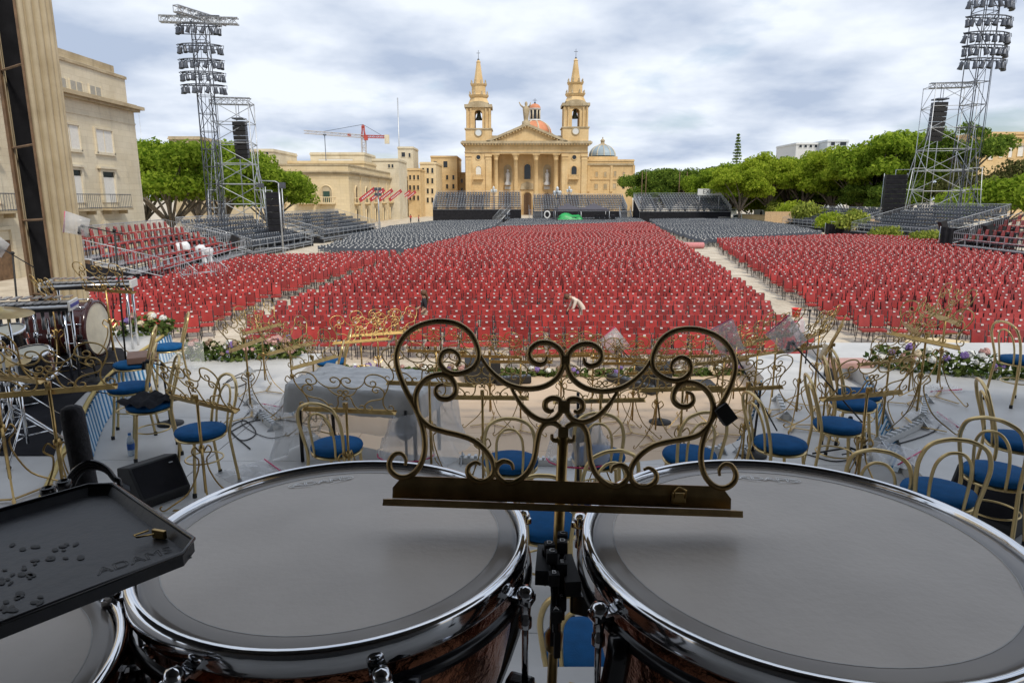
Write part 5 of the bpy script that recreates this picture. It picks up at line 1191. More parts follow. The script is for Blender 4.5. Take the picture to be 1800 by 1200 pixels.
# red bucket, pink roll and round sack on the ground
p = P(1399, 557); t = thing('red_bucket', 'bright red plastic bucket standing in the right aisle', 'bucket', p); M['bucket'] = mat('red_plastic', (.70,.03,.02), .4, var=.05); b = MB(); b.lathe([(.001,.01),(.14,.01),(.185,.34),(.20,.34),(.20,.36),(.175,.36),(.135,.03),(.001,.03)], (0,0,0), 18); b.build('pail', 'bucket', t); b = MB(); b.tube([(-.18,0,.33),(-.16,-.1,.26),(0,-.19,.22),(.16,-.1,.26),(.18,0,.33)], .008, 5); b.build('handle', 'steel', t)
p = P(1213, 437); t = thing('rolled_carpet', 'rolled pink carpet lying across the far right aisle', 'carpet roll', p); M['pink'] = mat('faded_pink_carpet', (.55,.22,.22), .9); b = MB(); b.lathe([(.02,-1.3),(.28,-1.3),(.3,-1.2),(.3,1.2),(.28,1.3),(.02,1.3)], (0,0,.3), 12, mtx=Matrix.Rotation(PI/2,3,'Y')); b.build('roll', 'pink', t)
# ================================================================ timpani
M['head'] = mat('drum_head', (.50,.44,.38), .36, var=.10, scale=3.2, detail=12, bump=.06, bscale=70, col2=(.66,.59,.515))
M['headrim'] = mat('drum_head_collar', (.31,.275,.24), .2, var=.08, scale=5)
M['headlight'] = mat('drum_head_ring', (.50,.48,.45), .5, var=.03)
M['mark'] = mat('pale_print', (.85,.84,.82), .6, var=.03)
def arc_text(parent, s, size, c, rot, m='mark', z=.0):
    """outlined maker's lettering inside an open oval, lying on the skin"""
    t = text_part(s, size, m, parent, (c[0], c[1], z), (0, 0, rot), ext=0, bev=size*.035, fill=False, name='maker_lettering')
    t.scale = (1.25, .8, .04)
    b = MB()
    for a0, a1 in ((R(105), R(255)), (R(-75), R(75))):
        b.tube([Vector((size*2.25*math.cos(a), size*.52*math.sin(a), 0)) for a in np.linspace(a0, a1, 14)], size*.03, 4)
    o = b.build('maker_oval', m, parent); o.location = (c[0], c[1], z); o.rotation_euler = (0, 0, rot); o.scale = (1, 1, .05)
def timpano(label, c, r, lugs, text_az, copper=True, gauge_az=None):
    x, y, z = c; t = thing('kettledrum', label, 'timpani', (x, y, ZC), 0, 'copper kettledrums in front of the camera'); h = z-ZC
    rh = r-.022
    b = MB(); b.lathe([(.0001, h-.004), (rh*.5, h-.004), (rh*.90, h-.004)], (0,0,0), 72); b.build('drum_head', 'head', t)
    b = MB(); b.lathe([(rh*.90, h-.0035), (rh*.97, h-.0035), (rh, h-.006), (rh+.004, h-.02)], (0,0,0), 72); b.build('head_collar', 'headrim', t)
    b = MB(); b.lathe([(rh*.897, h-.0032), (rh*.903, h-.0030)], (0,0,0), 72); b.build('head_ring', 'headlight', t)
    # chrome counterhoop: rounded square section
    b = MB(); b.lathe([(rh+.003,h-.02),(rh+.004,h+.002),(rh+.007,h+.007),(rh+.013,h+.009),(rh+.019,h+.007),(rh+.022,h+.002),(rh+.023,h-.03),(rh+.020,h-.036),(rh+.006,h-.036)], (0,0,0), 96); b.build('counterhoop', 'chrome', t)
    b = MB(); b.lathe([(rh+.021,h-.055),(rh+.030,h-.058),(rh+.032,h-.075),(rh+.022,h-.08)], (0,0,0), 96); b.build('lower_ring', 'blackgloss', t)
    # bowl
    prof = [(rh-.004, h-.037), (rh-.002, h-.08)]
    for i in range(1, 13): a = PI/2*i/12; prof.append((max(.02, rh*math.cos(a)**.8*.99), h-.08-.46*math.sin(a)))
    b = MB(); b.lathe(prof[::-1], (0,0,0), 64); b.build('bowl', 'copper', t)
    for i in range(lugs):
        a = 2*PI*(i+.5)/lugs; ca, sa = math.cos(a), math.sin(a); R_ = rh+.045
        b = MB(); b.rod((ca*R_, sa*R_, h-.22), (ca*R_, sa*R_, h-.055), .006, 8); b.build('tension_rod', 'chrome', t)
        b = MB(); b.lathe([(.0001,.03),(.010,.028),(.016,.018),(.016,.004),(.011,-.006),(.009,-.03),(.012,-.032),(.012,-.05)], (ca*R_, sa*R_, h-.02-.03), 12); b.build('tension_knob', 'chrome', t)
        b = MB(); q = Matrix.Rotation(a, 3, 'Z'); b.bbox((ca*(R_-.012), sa*(R_-.012), h-.045), (.055,.03,.014), .004, q); b.build('hoop_claw', 'chrome', t)
        b = MB(); b.bbox((ca*(R_-.01), sa*(R_-.01), h-.235), (.05,.035,.05), .008, q); b.build('lug_block', 'blackgloss', t)
    for i in range(4):
        a = 2*PI*i/4+.5; ca, sa = math.cos(a), math.sin(a)
        b = MB(); b.tube(cr_spline([(ca*(rh+.03), sa*(rh+.03), h-.06), (ca*(rh+.05), sa*(rh+.05), h-.3), (ca*rh*.75, sa*rh*.75, h-.62), (ca*rh*.55, sa*rh*.55, .1)], 6), .022, 6); b.build('strut', 'blackgloss', t)
    b = MB(); b.lathe([(.02,.12),(.16,.12),(.20,.09),(.20,.05),(.30,.04),(.30,.015),(.02,.015)], (0,0,0), 24); b.build('base', 'blackgloss', t)
    for i in range(3):
        a = 2*PI*i/3+.3; b = MB(); b.lathe([(.02,-.015),(.035,-.012),(.035,.012),(.02,.015)], (.28*math.cos(a), .28*math.sin(a), .036), 12, mtx=Matrix.Rotation(PI/2,3,'X')); b.build('caster', 'black', t)
    b = MB(); b.bbox((0, -.36, .05), (.12,.26,.03), .01, Matrix.Rotation(R(-12),3,'X')); b.build('pedal', 'chrome', t)
    a = text_az; arc_text(t, 'ADAMS', .033, (rh*.80*math.cos(a), rh*.80*math.sin(a)), a-PI/2, z=h-.0022)
    if gauge_az is not None:
        a = gauge_az; q = Matrix.Rotation(a, 3, 'Z'); d = Vector((math.cos(a), math.sin(a), 0)); s_ = Vector((-d.y, d.x, 0)); o0 = d*(rh+.055)
        b = MB(); b.box(o0+Vector((0,0,h-.045)), (.03,.10,.03), 0, q); b.box(o0+d*.02+Vector((0,0,h-.12)), (.012,.012,.20), 0, q); b.build('gauge_arm', 'black', t)
        b = MB(); b.tube([o0+d*.035+s_*(.16*(k/8-.5))*1.0+Vector((0,0,h-.01-.10*(2*k/8-1)**2)) for k in range(9)], .007, 5); b.build('gauge_rail', 'blackgloss', t)
        for k, ch in enumerate(('F','E','D','C','B','A')):
            p = o0+d*.035+s_*(.15*(k/5-.5))+Vector((0,0,h+.006-.085*(2*k/5-1)**2)); b = MB(); b.bbox(p, (.02,.017,.024), .003, q); o = b.build('note_marker', 'black', t)
            text_part(ch, .016, 'mark', o, p+Vector((0,0,.0135)), (0,0,0), ext=.0004)
    return t
DL, DR = (-.344, 1.247, CAM_H-.652), (.559, 1.222, CAM_H-.657)
timpano('left grey-skinned kettledrum with chrome hoop beside the black tray', DL, .375, 8, R(112), gauge_az=R(-5))
timpano('right, larger grey-skinned kettledrum with chrome hoop', DR, .42, 8, R(80), gauge_az=R(185))
timpano('small kettledrum cut off by the bottom left corner', (-.93, .86, CAM_H-.70), .33, 8, R(200), gauge_az=R(50))

# ================================================================ scrolled music stand
SCROLL = {   # left half of the desk, picture units of the tracing; mirrored for the right
 'outer': [(150,772),(152,742),(128,716),(96,722),(74,758),(82,800),(122,828),(172,822),(215,782),(238,718),(240,650),(225,580),(196,510),(150,430),(112,350),(91,280),(93,220),(121,160),(172,114),(240,86),(310,78),(380,90),(440,130),(475,190),(485,238),(470,285),(430,315),(380,328),(336,318),(306,290),(300,256),(316,226),(350,215),(384,234),(394,264),(380,290)],
 'swoop': [(478,205),(520,280),(580,340),(640,374),(720,388),(800,375),(860,335),(888,280),(888,230),(866,190),(820,166),(770,168),(736,194),(727,225),(744,258),(780,270),(806,256),(811,232)],
 'heart': [(640,378),(690,458),(742,510),(800,537),(852,530),(884,495),(890,458),(872,432),(838,430),(812,448),(812,478),(834,492),(852,484)],
 'side':  [(322,378),(292,390),(284,420),(306,446),(346,448),(376,424),(378,385),(350,346),(300,333),(246,351),(206,391),(189,440),(195,500),(216,545),(262,584),(332,605),(402,619),(472,642),(530,686),(568,740),(573,790),(550,826),(510,838),(470,824),(450,795),(456,765),(486,746),(512,756)],
 'foot':  [(846,600),(850,624),(874,628),(894,602),(886,567),(852,547),(816,552),(789,585),(777,640),(766,718),(740,780),(700,820),(650,841),(612,827),(586,792),(591,757),(620,736),(656,746),(668,775)],
}
KS = .000427
def taper(n, r): return [r*(.45+.55*min(1, 6*min(i, n-1-i)/n)) if True else r for i in range(n)]
def scroll_mb(b, pts, r, n, sides, mir):
    p = cr_spline([Vector(((-1 if mir else 1)*(q[0]-900)*KS, 0, (850-q[1])*KS)) for q in pts], n); k = len(p)
    rr = [r*(.5+.5*min(1.0, 8*min(i, k-1-i)/k)) for i in range(k)]; b.tube(p, rr, sides, flat=(0,1,0))
def desk_parts(t, m, full, tilt, zdesk, r, side=5, n=2, ph=.75):
    """desk group: every part tilted back about the ledge"""
    q = Matrix.Rotation(tilt, 4, 'X'); base = Matrix.Translation((0, 0, zdesk)) @ q
    def put(b, name, mm, parent=None):
        o = b.build(name, mm, parent or t); o.matrix_local = base if parent is None else Matrix(); return o
    if full:
        for k_, pts in SCROLL.items():
            for mir in (False, True): b = MB(); scroll_mb(b, pts, r, 5, 8, mir); put(b, 'scroll', m)
        for x, z, s in ((0,.258,.011),(0,.163,.015),(0,.112,.013)): b = MB(); b.bbox((0,0,z),(s*1.6,.018,s*1.8),.003); put(b, 'collar', m)
    else:
        b = MB()
        for k_, pts in SCROLL.items():
            for mir in (False, True): scroll_mb(b, pts[::1], r, n, side, mir)
        put(b, 'scroll_work', m)
    L_ = .70; h = .035
    b = MB(); pr = [(x, z if z > 0 else -.045+(z+.045)) for x, z in ()] or [(-L_/2+.006,-.045*ph),(L_/2-.006,-.045*ph),(L_/2-.006,-.012),(L_/2-.022,.008),(L_/2-.04,.012),(-L_/2+.04,.012),(-L_/2+.022,.008),(-L_/2+.006,-.012)]
    b.vprism(pr, -.002, .002); pl = put(b, 'ledge_plate', m)
    b = MB(); b.bbox((0,-.021,-.045*ph-.004),(L_+.012,.042,.006),.0015); b.box((0,-.0415,-.045*ph+.0005),(L_+.010,.003,.012)); put(b, 'ledge_lip', m)
    return base
def tripod(t, m, ztop, full=True, rleg=.008):
    b = MB(); b.rod((0,.02,.16),(0,.02,ztop),.011 if full else .010,8 if full else 6); b.build('post', m, t)
    b = MB(); b.lathe([(.012,ztop*.55),(.02,ztop*.56),(.02,ztop*.59),(.012,ztop*.60)], (0,.02,0), 10); b.build('height_collar', m, t)
    for i in range(3):
        a = 2*PI*i/3+.5; d = Vector((math.cos(a), math.sin(a), 0)); c = Vector((0,.02,0))
        pts = [c+d*.012+Vector((0,0,.46)), c+d*.05+Vector((0,0,.50)), c+d*.075+Vector((0,0,.46)), c+d*.055+Vector((0,0,.43)), c+d*.03+Vector((0,0,.40)), c+d*.05+Vector((0,0,.30)), c+d*.13+Vector((0,0,.15)), c+d*.26+Vector((0,0,.05)), c+d*.32+Vector((0,0,.012)), c+d*.345+Vector((0,0,.03)), c+d*.33+Vector((0,0,.05))]
        b = MB(); b.tube(cr_spline(pts, 4), rleg, 6 if full else 4, flat=(d.y,-d.x,0)); b.build('leg', m, t)
        b = MB(); b.box(c+d*.13+Vector((0,0,.02)), (.24,.022,.006), 0, Matrix.Rotation(a,3,'Z')); b.build('foot_bar', m, t)
zD = PY(905, 855, 1.30).z
t = thing('scrolled_music_stand', 'large brass scrolled music stand between the kettledrums, nearest the camera', 'music stand', (PY(963, 862, 1.30).x, 1.30, ZC), R(-1), 'gilt scrolled music stands')
t.rotation_euler = (0, R(1.6), R(-1)); desk_parts(t, 'bronze', True, R(-13), zD-ZC, .0062)
tripod(t, 'gold', zD-ZC+.10)
b = MB(); b.bbox((.235,-.012,-.012+0),(.028,.016,.022),.003); b.tube([(.225,-.02,-.01),(.222,-.035,.006),(.230,-.036,.014),(.245,-.035,.008),(.246,-.02,-.01)], .0018, 5)
o = b.build('bulldog_clip', 'gold', t); o.matrix_local = Matrix.Translation((0,0,zD-ZC)) @ Matrix.Rotation(R(-13),4,'X')
b = MB(); b.bbox((0,0,0),(.030,.026,.040),.004, Matrix.Rotation(R(-38),3,'Y')); o = b.build('lamp_clamp', 'black', t); o.matrix_local = Matrix.Translation((0,0,zD-ZC)) @ Matrix.Rotation(R(-13),4,'X') @ Matrix.Translation(((1665-900)*KS,-.004,(850-478)*KS))
# generic stands on the stage
def stand_proto():
    t = thing('scrolled_music_stand', 'gilt scrolled music stand', 'music stand', (0,0,0), 0, 'gilt scrolled music stands')
    desk_parts(t, 'gold', False, R(-22), .82, .0054, 5, 2, .5); tripod(t, 'gold', .86, False, .006)
    b = MB(); b.bbox((0,.03,.86),(.03,.03,.05),.006); b.lathe([(.001,.0),(.014,.002),(.014,.03),(.001,.032)], (0,.05,.86), 8, mtx=None); b.build('tilt_knob', 'gold', t)
    return t
SP = stand_proto(); sp_used = False
def stand_at(px, py, z, rz, label, sc=1.0, ledge=True, tiltx=0):
    """px, py = where the post meets the floor"""
    global sp_used
    p = P(px, py, z)
    if not sp_used: c = SP; sp_used = True
    else: c = dup(SP)
    c.location = p; c.rotation_euler = (tiltx, 0, rz); c.scale = (sc,)*3; c['label'] = label; return c
# ================================================================ gilt bentwood chairs (face -y at rotation 0)
def bent_proto():
    t = thing('bentwood_chair', 'gilt chair', 'chair', (0,0,0), 0, 'gilt bentwood chairs with blue seats')
    b = MB(); b.lathe([(.001,.445),(.17,.447),(.192,.462),(.197,.478),(.19,.495),(.14,.507),(.001,.512)], (0,0,0), 28); b.build('seat_cushion', 'blue', t)
    b = MB(); b.lathe([(.15,.43),(.19,.43),(.194,.438),(.19,.446),(.15,.446)], (0,0,0), 28); b.build('seat_ring', 'palegold', t)
    hoop = [(-.165,.21,.0),(-.155,.175,.30),(-.150,.165,.46),(-.165,.20,.62),(-.168,.235,.74),(-.135,.262,.84),(-.06,.278,.885),(0,.28,.892)]
    hoop = hoop+[(-x,y,z) for x,y,z in hoop[-2::-1]]
    b = MB(); b.tube(cr_spline(hoop, 4), .0125, 8); b.build('back_hoop', 'palegold', t)
    ih = [(-.085,.172,.44),(-.092,.195,.60),(-.085,.228,.72),(-.05,.25,.79),(0,.257,.81)]; ih = ih+[(-x,y,z) for x,y,z in ih[-2::-1]]
    b = MB(); b.tube(cr_spline(ih, 4), .0095, 7); b.build('inner_hoop', 'palegold', t)
    for sx in (-1,1):
        b = MB(); b.tube(cr_spline([(sx*.125,-.115,.44),(sx*.135,-.135,.25),(sx*.155,-.165,.0)], 4), .0125, 8); b.build('front_leg', 'palegold', t)
        for x, y in ((sx*.155,-.165),(sx*.165,.21)): b = MB(); b.lathe([(.001,-.002),(.017,-.002),(.017,.03),(.013,.034)], (x,y,.002), 9); b.build('rubber_foot', 'black', t)
    b = MB(); b.tube([(.145*math.cos(a), .145*math.sin(a)+.01, .24) for a in np.linspace(0, 2*PI, 25)[:-1]], .007, 6, True); b.build('foot_ring', 'palegold', t)
    return t
BP = bent_proto(); bp_used = False
def bchair(px, py, z, rz, label, by='seat'):
    """px, py = centre of the seat top as seen in the photo"""
    global bp_used
    p = P(px, py, z+.50); p.z = z
    if not bp_used: c = BP; bp_used = True
    else: c = dup(BP)
    c.location = p; c.rotation_euler = (0,0,R(rz)); c['label'] = label; return c
# left group
bchair(294, 606, Z1, -62, 'gilt chair with blue seat nearest the flower garland at left')
bchair(232, 636, Z1, -70, 'gilt chair with a brown book on its seat beside the riser skirt')
bchair(226, 676, Z1, -68, 'gilt chair with bare blue seat between book chair and cloth chair')
cb = bchair(262, 706, Z1, -58, 'gilt chair with black cloth folded on its seat at left')
bchair(352, 752, Z1, -40, 'gilt chair with blue seat behind the floor wedge speaker')
# left centre
bchair(582, 632, Z0, -75, 'gilt chair with high back nearest the red audience at centre left'); bchair(566, 656, Z0, -78, 'gilt chair with flat blue seat second of the centre left row'); bchair(548, 702, Z0, -80, 'gilt chair half hidden behind the corner of the covered table')
bchair(592, 778, Z1, 165, 'gilt chair with dark seat in front of the covered table')
# centre foreground, seen from behind
bchair(898, 806, Z1, 178, 'gilt blue-seated chair left behind the brass music stand'); bchair(1052, 796, Z1, 172, 'gilt blue-seated chair with a plastic bag hung on its back'); bchair(1212, 794, Z1, 186, 'gilt blue-seated chair right behind the brass music stand'); bchair(958, 914, Z1, 175, 'gilt blue-seated chair in the gap between the two kettledrums'); bchair(1052, 868, Z1, 190, 'gilt chair hidden behind the right kettledrum hoop'); bchair(1032, 1128, Z1, 170, 'gilt blue-seated chair close below the brass stand tripod')
# right
bchair(1512, 688, Z1, 78, 'gilt chair farthest back of the three before the right striped skirt'); bchair(1500, 704, Z1, 72, 'gilt chair in the middle of the three before the right striped skirt'); bchair(1474, 742, Z1, 80, 'gilt chair nearest of the three before the right striped skirt'); bchair(1372, 774, Z1, 100, 'gilt chair with blue seat behind the black microphone stand at right'); bchair(1540, 872, Z1, 150, 'gilt chair behind the right kettledrum with only its hoop showing')
bchair(1650, 858, ZR, 160, 'gilt chair beside the black wedge at the right kettledrum'); bchair(1756, 826, ZR, 130, 'gilt chair with round blue seat at the right edge'); bchair(1790, 768, ZR, 70, 'gilt blue-seated chair cut by the right edge, middle one'); bchair(1795, 628, ZR, 100, 'gilt blue-seated chair standing by the flowers at far right')
# black cloth and brown book lying on chairs
p = cb.location; t = thing('folded_cloth', 'black folded cloth lying on a gilt chair at left', 'cloth', (p.x, p.y, Z1+.513), R(-20)); rs = np.random.default_rng(5); b = MB(); b.sm = True; n = 16
b.add([((i/(n-1)-.5)*.42, (j/(n-1)-.5)*.38, .045*(1-max(abs(i/(n-1)-.5),abs(j/(n-1)-.5))**4*14)+.018*math.sin(i*1.1+j*.6)+.006*rs.normal()) for i in range(n) for j in range(n)], [(i*n+j,(i+1)*n+j,(i+1)*n+j+1,i*n+j+1) for i in range(n-1) for j in range(n-1)]); b.build('cloth', 'cloth', t)
p = P(250, 628, Z1+.54); t = thing('brown_case', 'flat brown case lying on a gilt chair at left', 'case', (p.x, p.y, Z1+.512), R(-62)); M['brownleather'] = mat('brown_leather', (.17,.10,.075), .6, var=.2, scale=8); b = MB(); b.bbox((0,0,.035),(.40,.30,.07),.01); b.build('case_body', 'brownleather', t)

# ================================================================ music stands on the stage
stand_at(445, 735, Z1, R(80), 'gilt music stand at left in front of the flower garland', 1.0)
stand_at(520, 735, Z1, R(62), 'gilt music stand beside the left striped skirt', .95)
stand_at(560, 760, Z1, R(60), 'gilt music stand with plastic bag left of the covered table', .9)
stand_at(668, 690, Z0, R(20), 'gilt music stand at the front centre left with crumpled gold bag', 1.0); stand_at(700, 684, Z0, R(30), 'gilt music stand just behind the left scroll of the near stand', 1.0)
stand_at(862, 745, Z0, R(175), 'gilt music stand at centre seen through the big left swoop', 1.0); stand_at(915, 758, Z0, R(178), 'gilt music stand at the centre seen below the scroll heart', 1.0); stand_at(1110, 762, Z0, R(180), 'gilt music stand right of centre on the beige floor', 1.0); stand_at(1085, 742, Z0, R(170), 'gilt music stand by the right floor monitor', .95); stand_at(1205, 745, Z0, R(186), 'gilt music stand inside the right big scroll', 1.0)
stand_at(850, 872, Z1, R(178), 'gilt music stand behind the left kettledrum hoop', 1.0); stand_at(1050, 880, Z1, R(184), 'gilt music stand low behind the brass ledge at right', 1.0); stand_at(1190, 850, Z1, R(186), 'gilt music stand behind the right kettledrum hoop', 1.0)
stand_at(1320, 742, Z0, R(-150), 'gilt music stand with black desk beside the short skirt', 1.0); stand_at(1395, 748, Z1, R(-152), 'gilt music stand left of the nearest right-hand chairs', 1.0); stand_at(1440, 762, Z1, R(-118), 'gilt music stand with tilted ledge before the right-hand chairs', 1.05); stand_at(1590, 712, ZR, R(-110), 'gilt music stand on the right tier by the flower garland', 1.0); stand_at(1605, 752, ZR, R(-70), 'gilt music stand with long ledge on the right tier', 1.05); stand_at(1640, 700, ZR, R(-100), 'tall gilt music stand folded upward at the right garland', 1.1)
stand_at(620, 905, Z1, R(172), 'gilt music stand behind the left kettledrum before the covered table', 1.0); stand_at(370, 900, Z1, R(150), 'gilt music stand in front of the wedge speaker at left', 1.05); stand_at(1500, 880, Z1, R(196), 'gilt music stand with big loops behind the right kettledrum', 1.05)
stand_at(120, 905, ZL, R(200), 'gilt music stand left of the black padded post', 1.0); stand_at(30, 880, ZL, R(160), 'gilt music stand cut by the left edge above the tray', 1.05); stand_at(112, 655, ZL, R(140), 'gilt music stand tripod in front of the bass drum', 1.0); stand_at(205, 640, ZL, R(160), 'tall gilt music stand right of the bass drum', 1.1)

for px, py, z, rz, lab in ((640,712,Z0,25,'gilt music stand left of the left floor monitor'),(770,738,Z0,170,'gilt music stand between covered table and centre stands'),(985,742,Z0,182,'gilt music stand directly behind the heart of the near stand'),(1040,728,Z0,176,'gilt music stand behind the right inner swoop'),(1150,778,Z0,188,'gilt music stand nearest the right scroll on the beige floor'),(1262,764,Z0,200,'gilt music stand beside the lamp clamp of the near stand'),(1285,722,Z0,205,'gilt music stand before the short striped skirt'),(1352,722,Z1,215,'gilt music stand left of the tall round-based microphone stand'),(1425,716,Z1,228,'gilt music stand below the tall microphone stand'),(1545,770,Z1,200,'gilt music stand at the foot of the right tier'),(1300,842,Z1,190,'gilt music stand peeping over the right kettledrum'),(760,846,Z1,174,'gilt music stand right of the covered table'),(470,690,Z1,70,'gilt music stand nearest the left footlight bar')):
    stand_at(px, py, z, R(rz), lab, random.uniform(.92, 1.06))
# ================================================================ microphones, stands, bags
M['bag'] = mat('clear_plastic_bag', (.80,.81,.83), .25, var=.05, alpha=.38, bump=.4, bscale=14)
M['sheet'] = mat('clear_plastic_sheet', (.75,.77,.78), .3, var=.05, alpha=.45, bump=.4, bscale=6)
def mic_stand(label, px, py, z, top, boom0, boom1, base_r=.13, bag=True, tri=False):
    """foot point on the floor, then the top of the upright and the two ends of the boom as places at the stand's distance"""
    f = P(px, py, z); t = thing('microphone_stand', label, 'mic stand', f, 0, 'black microphone stands'); Y = f.y
    def at(q): w_ = PY(q[0], q[1], Y+(q[2] if len(q) > 2 else 0)); return w_-f
    tp = at(top); b = MB(); b.rod((0,0,.02), tp, .011, 7); b.build('upright', 'black', t)
    if tri:
        for i in range(3): a = 2*PI*i/3+.4; b = MB(); b.rod((0,0,.14), (.3*math.cos(a), .3*math.sin(a), .012), .009, 6); b.build('leg', 'black', t)
    else: b = MB(); b.lathe([(.001,.0),(base_r,.0),(base_r,.012),(.03,.03),(.02,.05)], (0,0,.001), 20); b.build('round_base', 'black', t)
    if boom0:
        a, c = at(boom0), at(boom1); b = MB(); b.rod(a, c, .007, 6); b.build('boom', 'black', t); b = MB(); b.ball(tp, .022, 8, 6); b.build('boom_clutch', 'black', t)
        b = MB(); d = (a-c).normalized(); b.rod(a, a+d*.03, .02, 8, .024); b.tube([a, a+d*.06+Vector((0,0,-.02)), a+d*.07+Vector((0,0,-.10))], [.01,.013,.02], 7); b.build('microphone', 'black', t)
        if bag:
            rs = np.random.default_rng(int(px)); m_ = MB(); m_.sm = True; w_ = Vector((-d.z, 0, d.x)); pts = []
            for side in (-1, 1):
                for u, v in ((-.06,-.10),(.22,-.13),(.24,.12),(-.04,.10),(.09,0)): pts.append(a+d*u+w_*v+Vector((0, side*(.035 if (u, v) == (.09,0) else .008), rs.normal()*.008)))
            m_.add(pts, [(0,1,4),(1,2,4),(2,3,4),(3,0,4),(6,5,9),(7,6,9),(8,7,9),(5,8,9),(0,5,6,1),(1,6,7,2),(2,7,8,3),(3,8,5,0)]); m_.build('plastic_bag', 'bag', t)
            b = MB(); b.rod(a+d*.23+w_*-.13, a+d*.23+w_*.12, .006, 5); b.build('bag_seal', M['pinkseal'], t)
    return t
M['pinkseal'] = mat('pink_zip_seal', (.60,.04,.15), .5)
mic_stand('tall black microphone stand on round base at the right of the centre floor', 1413, 672, Z0+.0, (1424,546), (1412,590), (1480,690), .20)
mic_stand('black boom stand leaning across the right-hand music stands', 1322, 800, Z1, (1338,676), (1285,610), (1366,757)); mic_stand('black boom stand in front of the nearest right-hand chair', 1490, 812, Z1, (1495,735), (1395,605), (1516,742), tri=True)
mic_stand('black boom stand with bagged microphone before the right floor monitor', 1160, 742, Z0, (1150,660), (1090,612), (1165,690)); mic_stand('black boom microphone stand in front of the scenery pillar', 222, 640, ZL, (201,405), (148,398), (218,412))
mic_stand('black microphone stand at the far left edge', 40, 640, ZL, (22,445), (2,436), (60,470), bag=True); mic_stand('black stand with a padded microphone pointing at the bass drum', 300, 745, Z1, (285,640), (262,636), (305,648), bag=False)
mic_stand('black upright stand in the gap between the kettledrums', 1016, 925, Z1, (1016,690), None, None, .12); mic_stand('black stand with hooded microphone at the covered table', 716, 840, Z1, (712,722), None, None, .12); mic_stand('thin black stand with microphone by the kick drum', 172, 668, ZL, (150,600), (143,594), (180,640), bag=False)
def hood(label, px, py, z, D, r, seed):
    p = PY(px, py, D); t = thing('hooded_microphone', label, 'microphone', p, 0, 'microphones under dark hoods and plastic bags'); b = MB(); b.ball((0,0,0), r, 14, 9, (1,1,1.25)); b.build('foam_hood', 'black', t); rs = np.random.default_rng(seed); b = MB(); b.sm = True; n, k = 9, 7
    b.add([((.10+.16*j/k)*(1+.2*math.sin(i*2.3))*math.cos(2*PI*i/n), (.10+.10*j/k)*math.sin(2*PI*i/n), .13-.36*j/k+.02*rs.normal()) for j in range(k+1) for i in range(n)], [(j*n+i, j*n+(i+1)%n, (j+1)*n+(i+1)%n, (j+1)*n+i) for j in range(k) for i in range(n)]); b.build('plastic_bag', 'bag', t)
    b = MB(); b.tube([(.24*math.cos(a), .18*math.sin(a), -.23) for a in np.linspace(PI,2*PI,9)], .006, 5); b.build('bag_seal', 'pinkseal', t)
hood('dark hooded microphone in a plastic bag at the covered table', 712, 752, 0, P(716,840,Z1).y, .085, 1); hood('dark hooded microphone in a bag behind the brass stand', 1020, 752, 0, P(1016,925,Z1).y+.1, .085, 2)
def loose_bag(label, px, py, z, s, seed):
    rs = np.random.default_rng(seed); p = P(px, py, z); t = thing('plastic_bag', label, 'bag', p, rs.uniform(0,3), 'loose plastic bags on the stage'); b = MB(); b.sm = False; n = 9
    b.add([((i/(n-1)-.5)*s*1.5, (j/(n-1)-.5)*s, max(.004, .05*rs.random()*(1.2 if 0 < i < n-1 and 0 < j < n-1 else .1))) for i in range(n) for j in range(n)], [(i*n+j,(i+1)*n+j,(i+1)*n+j+1,i*n+j+1) for i in range(n-1) for j in range(n-1)]); b.build('film', 'bag', t); b = MB(); b.rod((-s*.7,-s*.3,.02),(s*.6,-s*.45,.03),.006,5); b.build('bag_seal', 'pinkseal', t)
loose_bag('crumpled clear bag with pink seal on the right grey floor', 1640, 740, ZR, .34, 1); loose_bag('crumpled clear bag on the floor by the footlight bar', 1570, 800, ZR, .36, 2); loose_bag('clear bag with pink seal on the floor near the right garland', 1650, 685, ZR, .3, 3); loose_bag('clear plastic bag lying under the music stand at left', 470, 722, Z1, .3, 4); loose_bag('clear crumpled plastic on the floor before the left kettledrum', 455, 838, Z1, .45, 5)

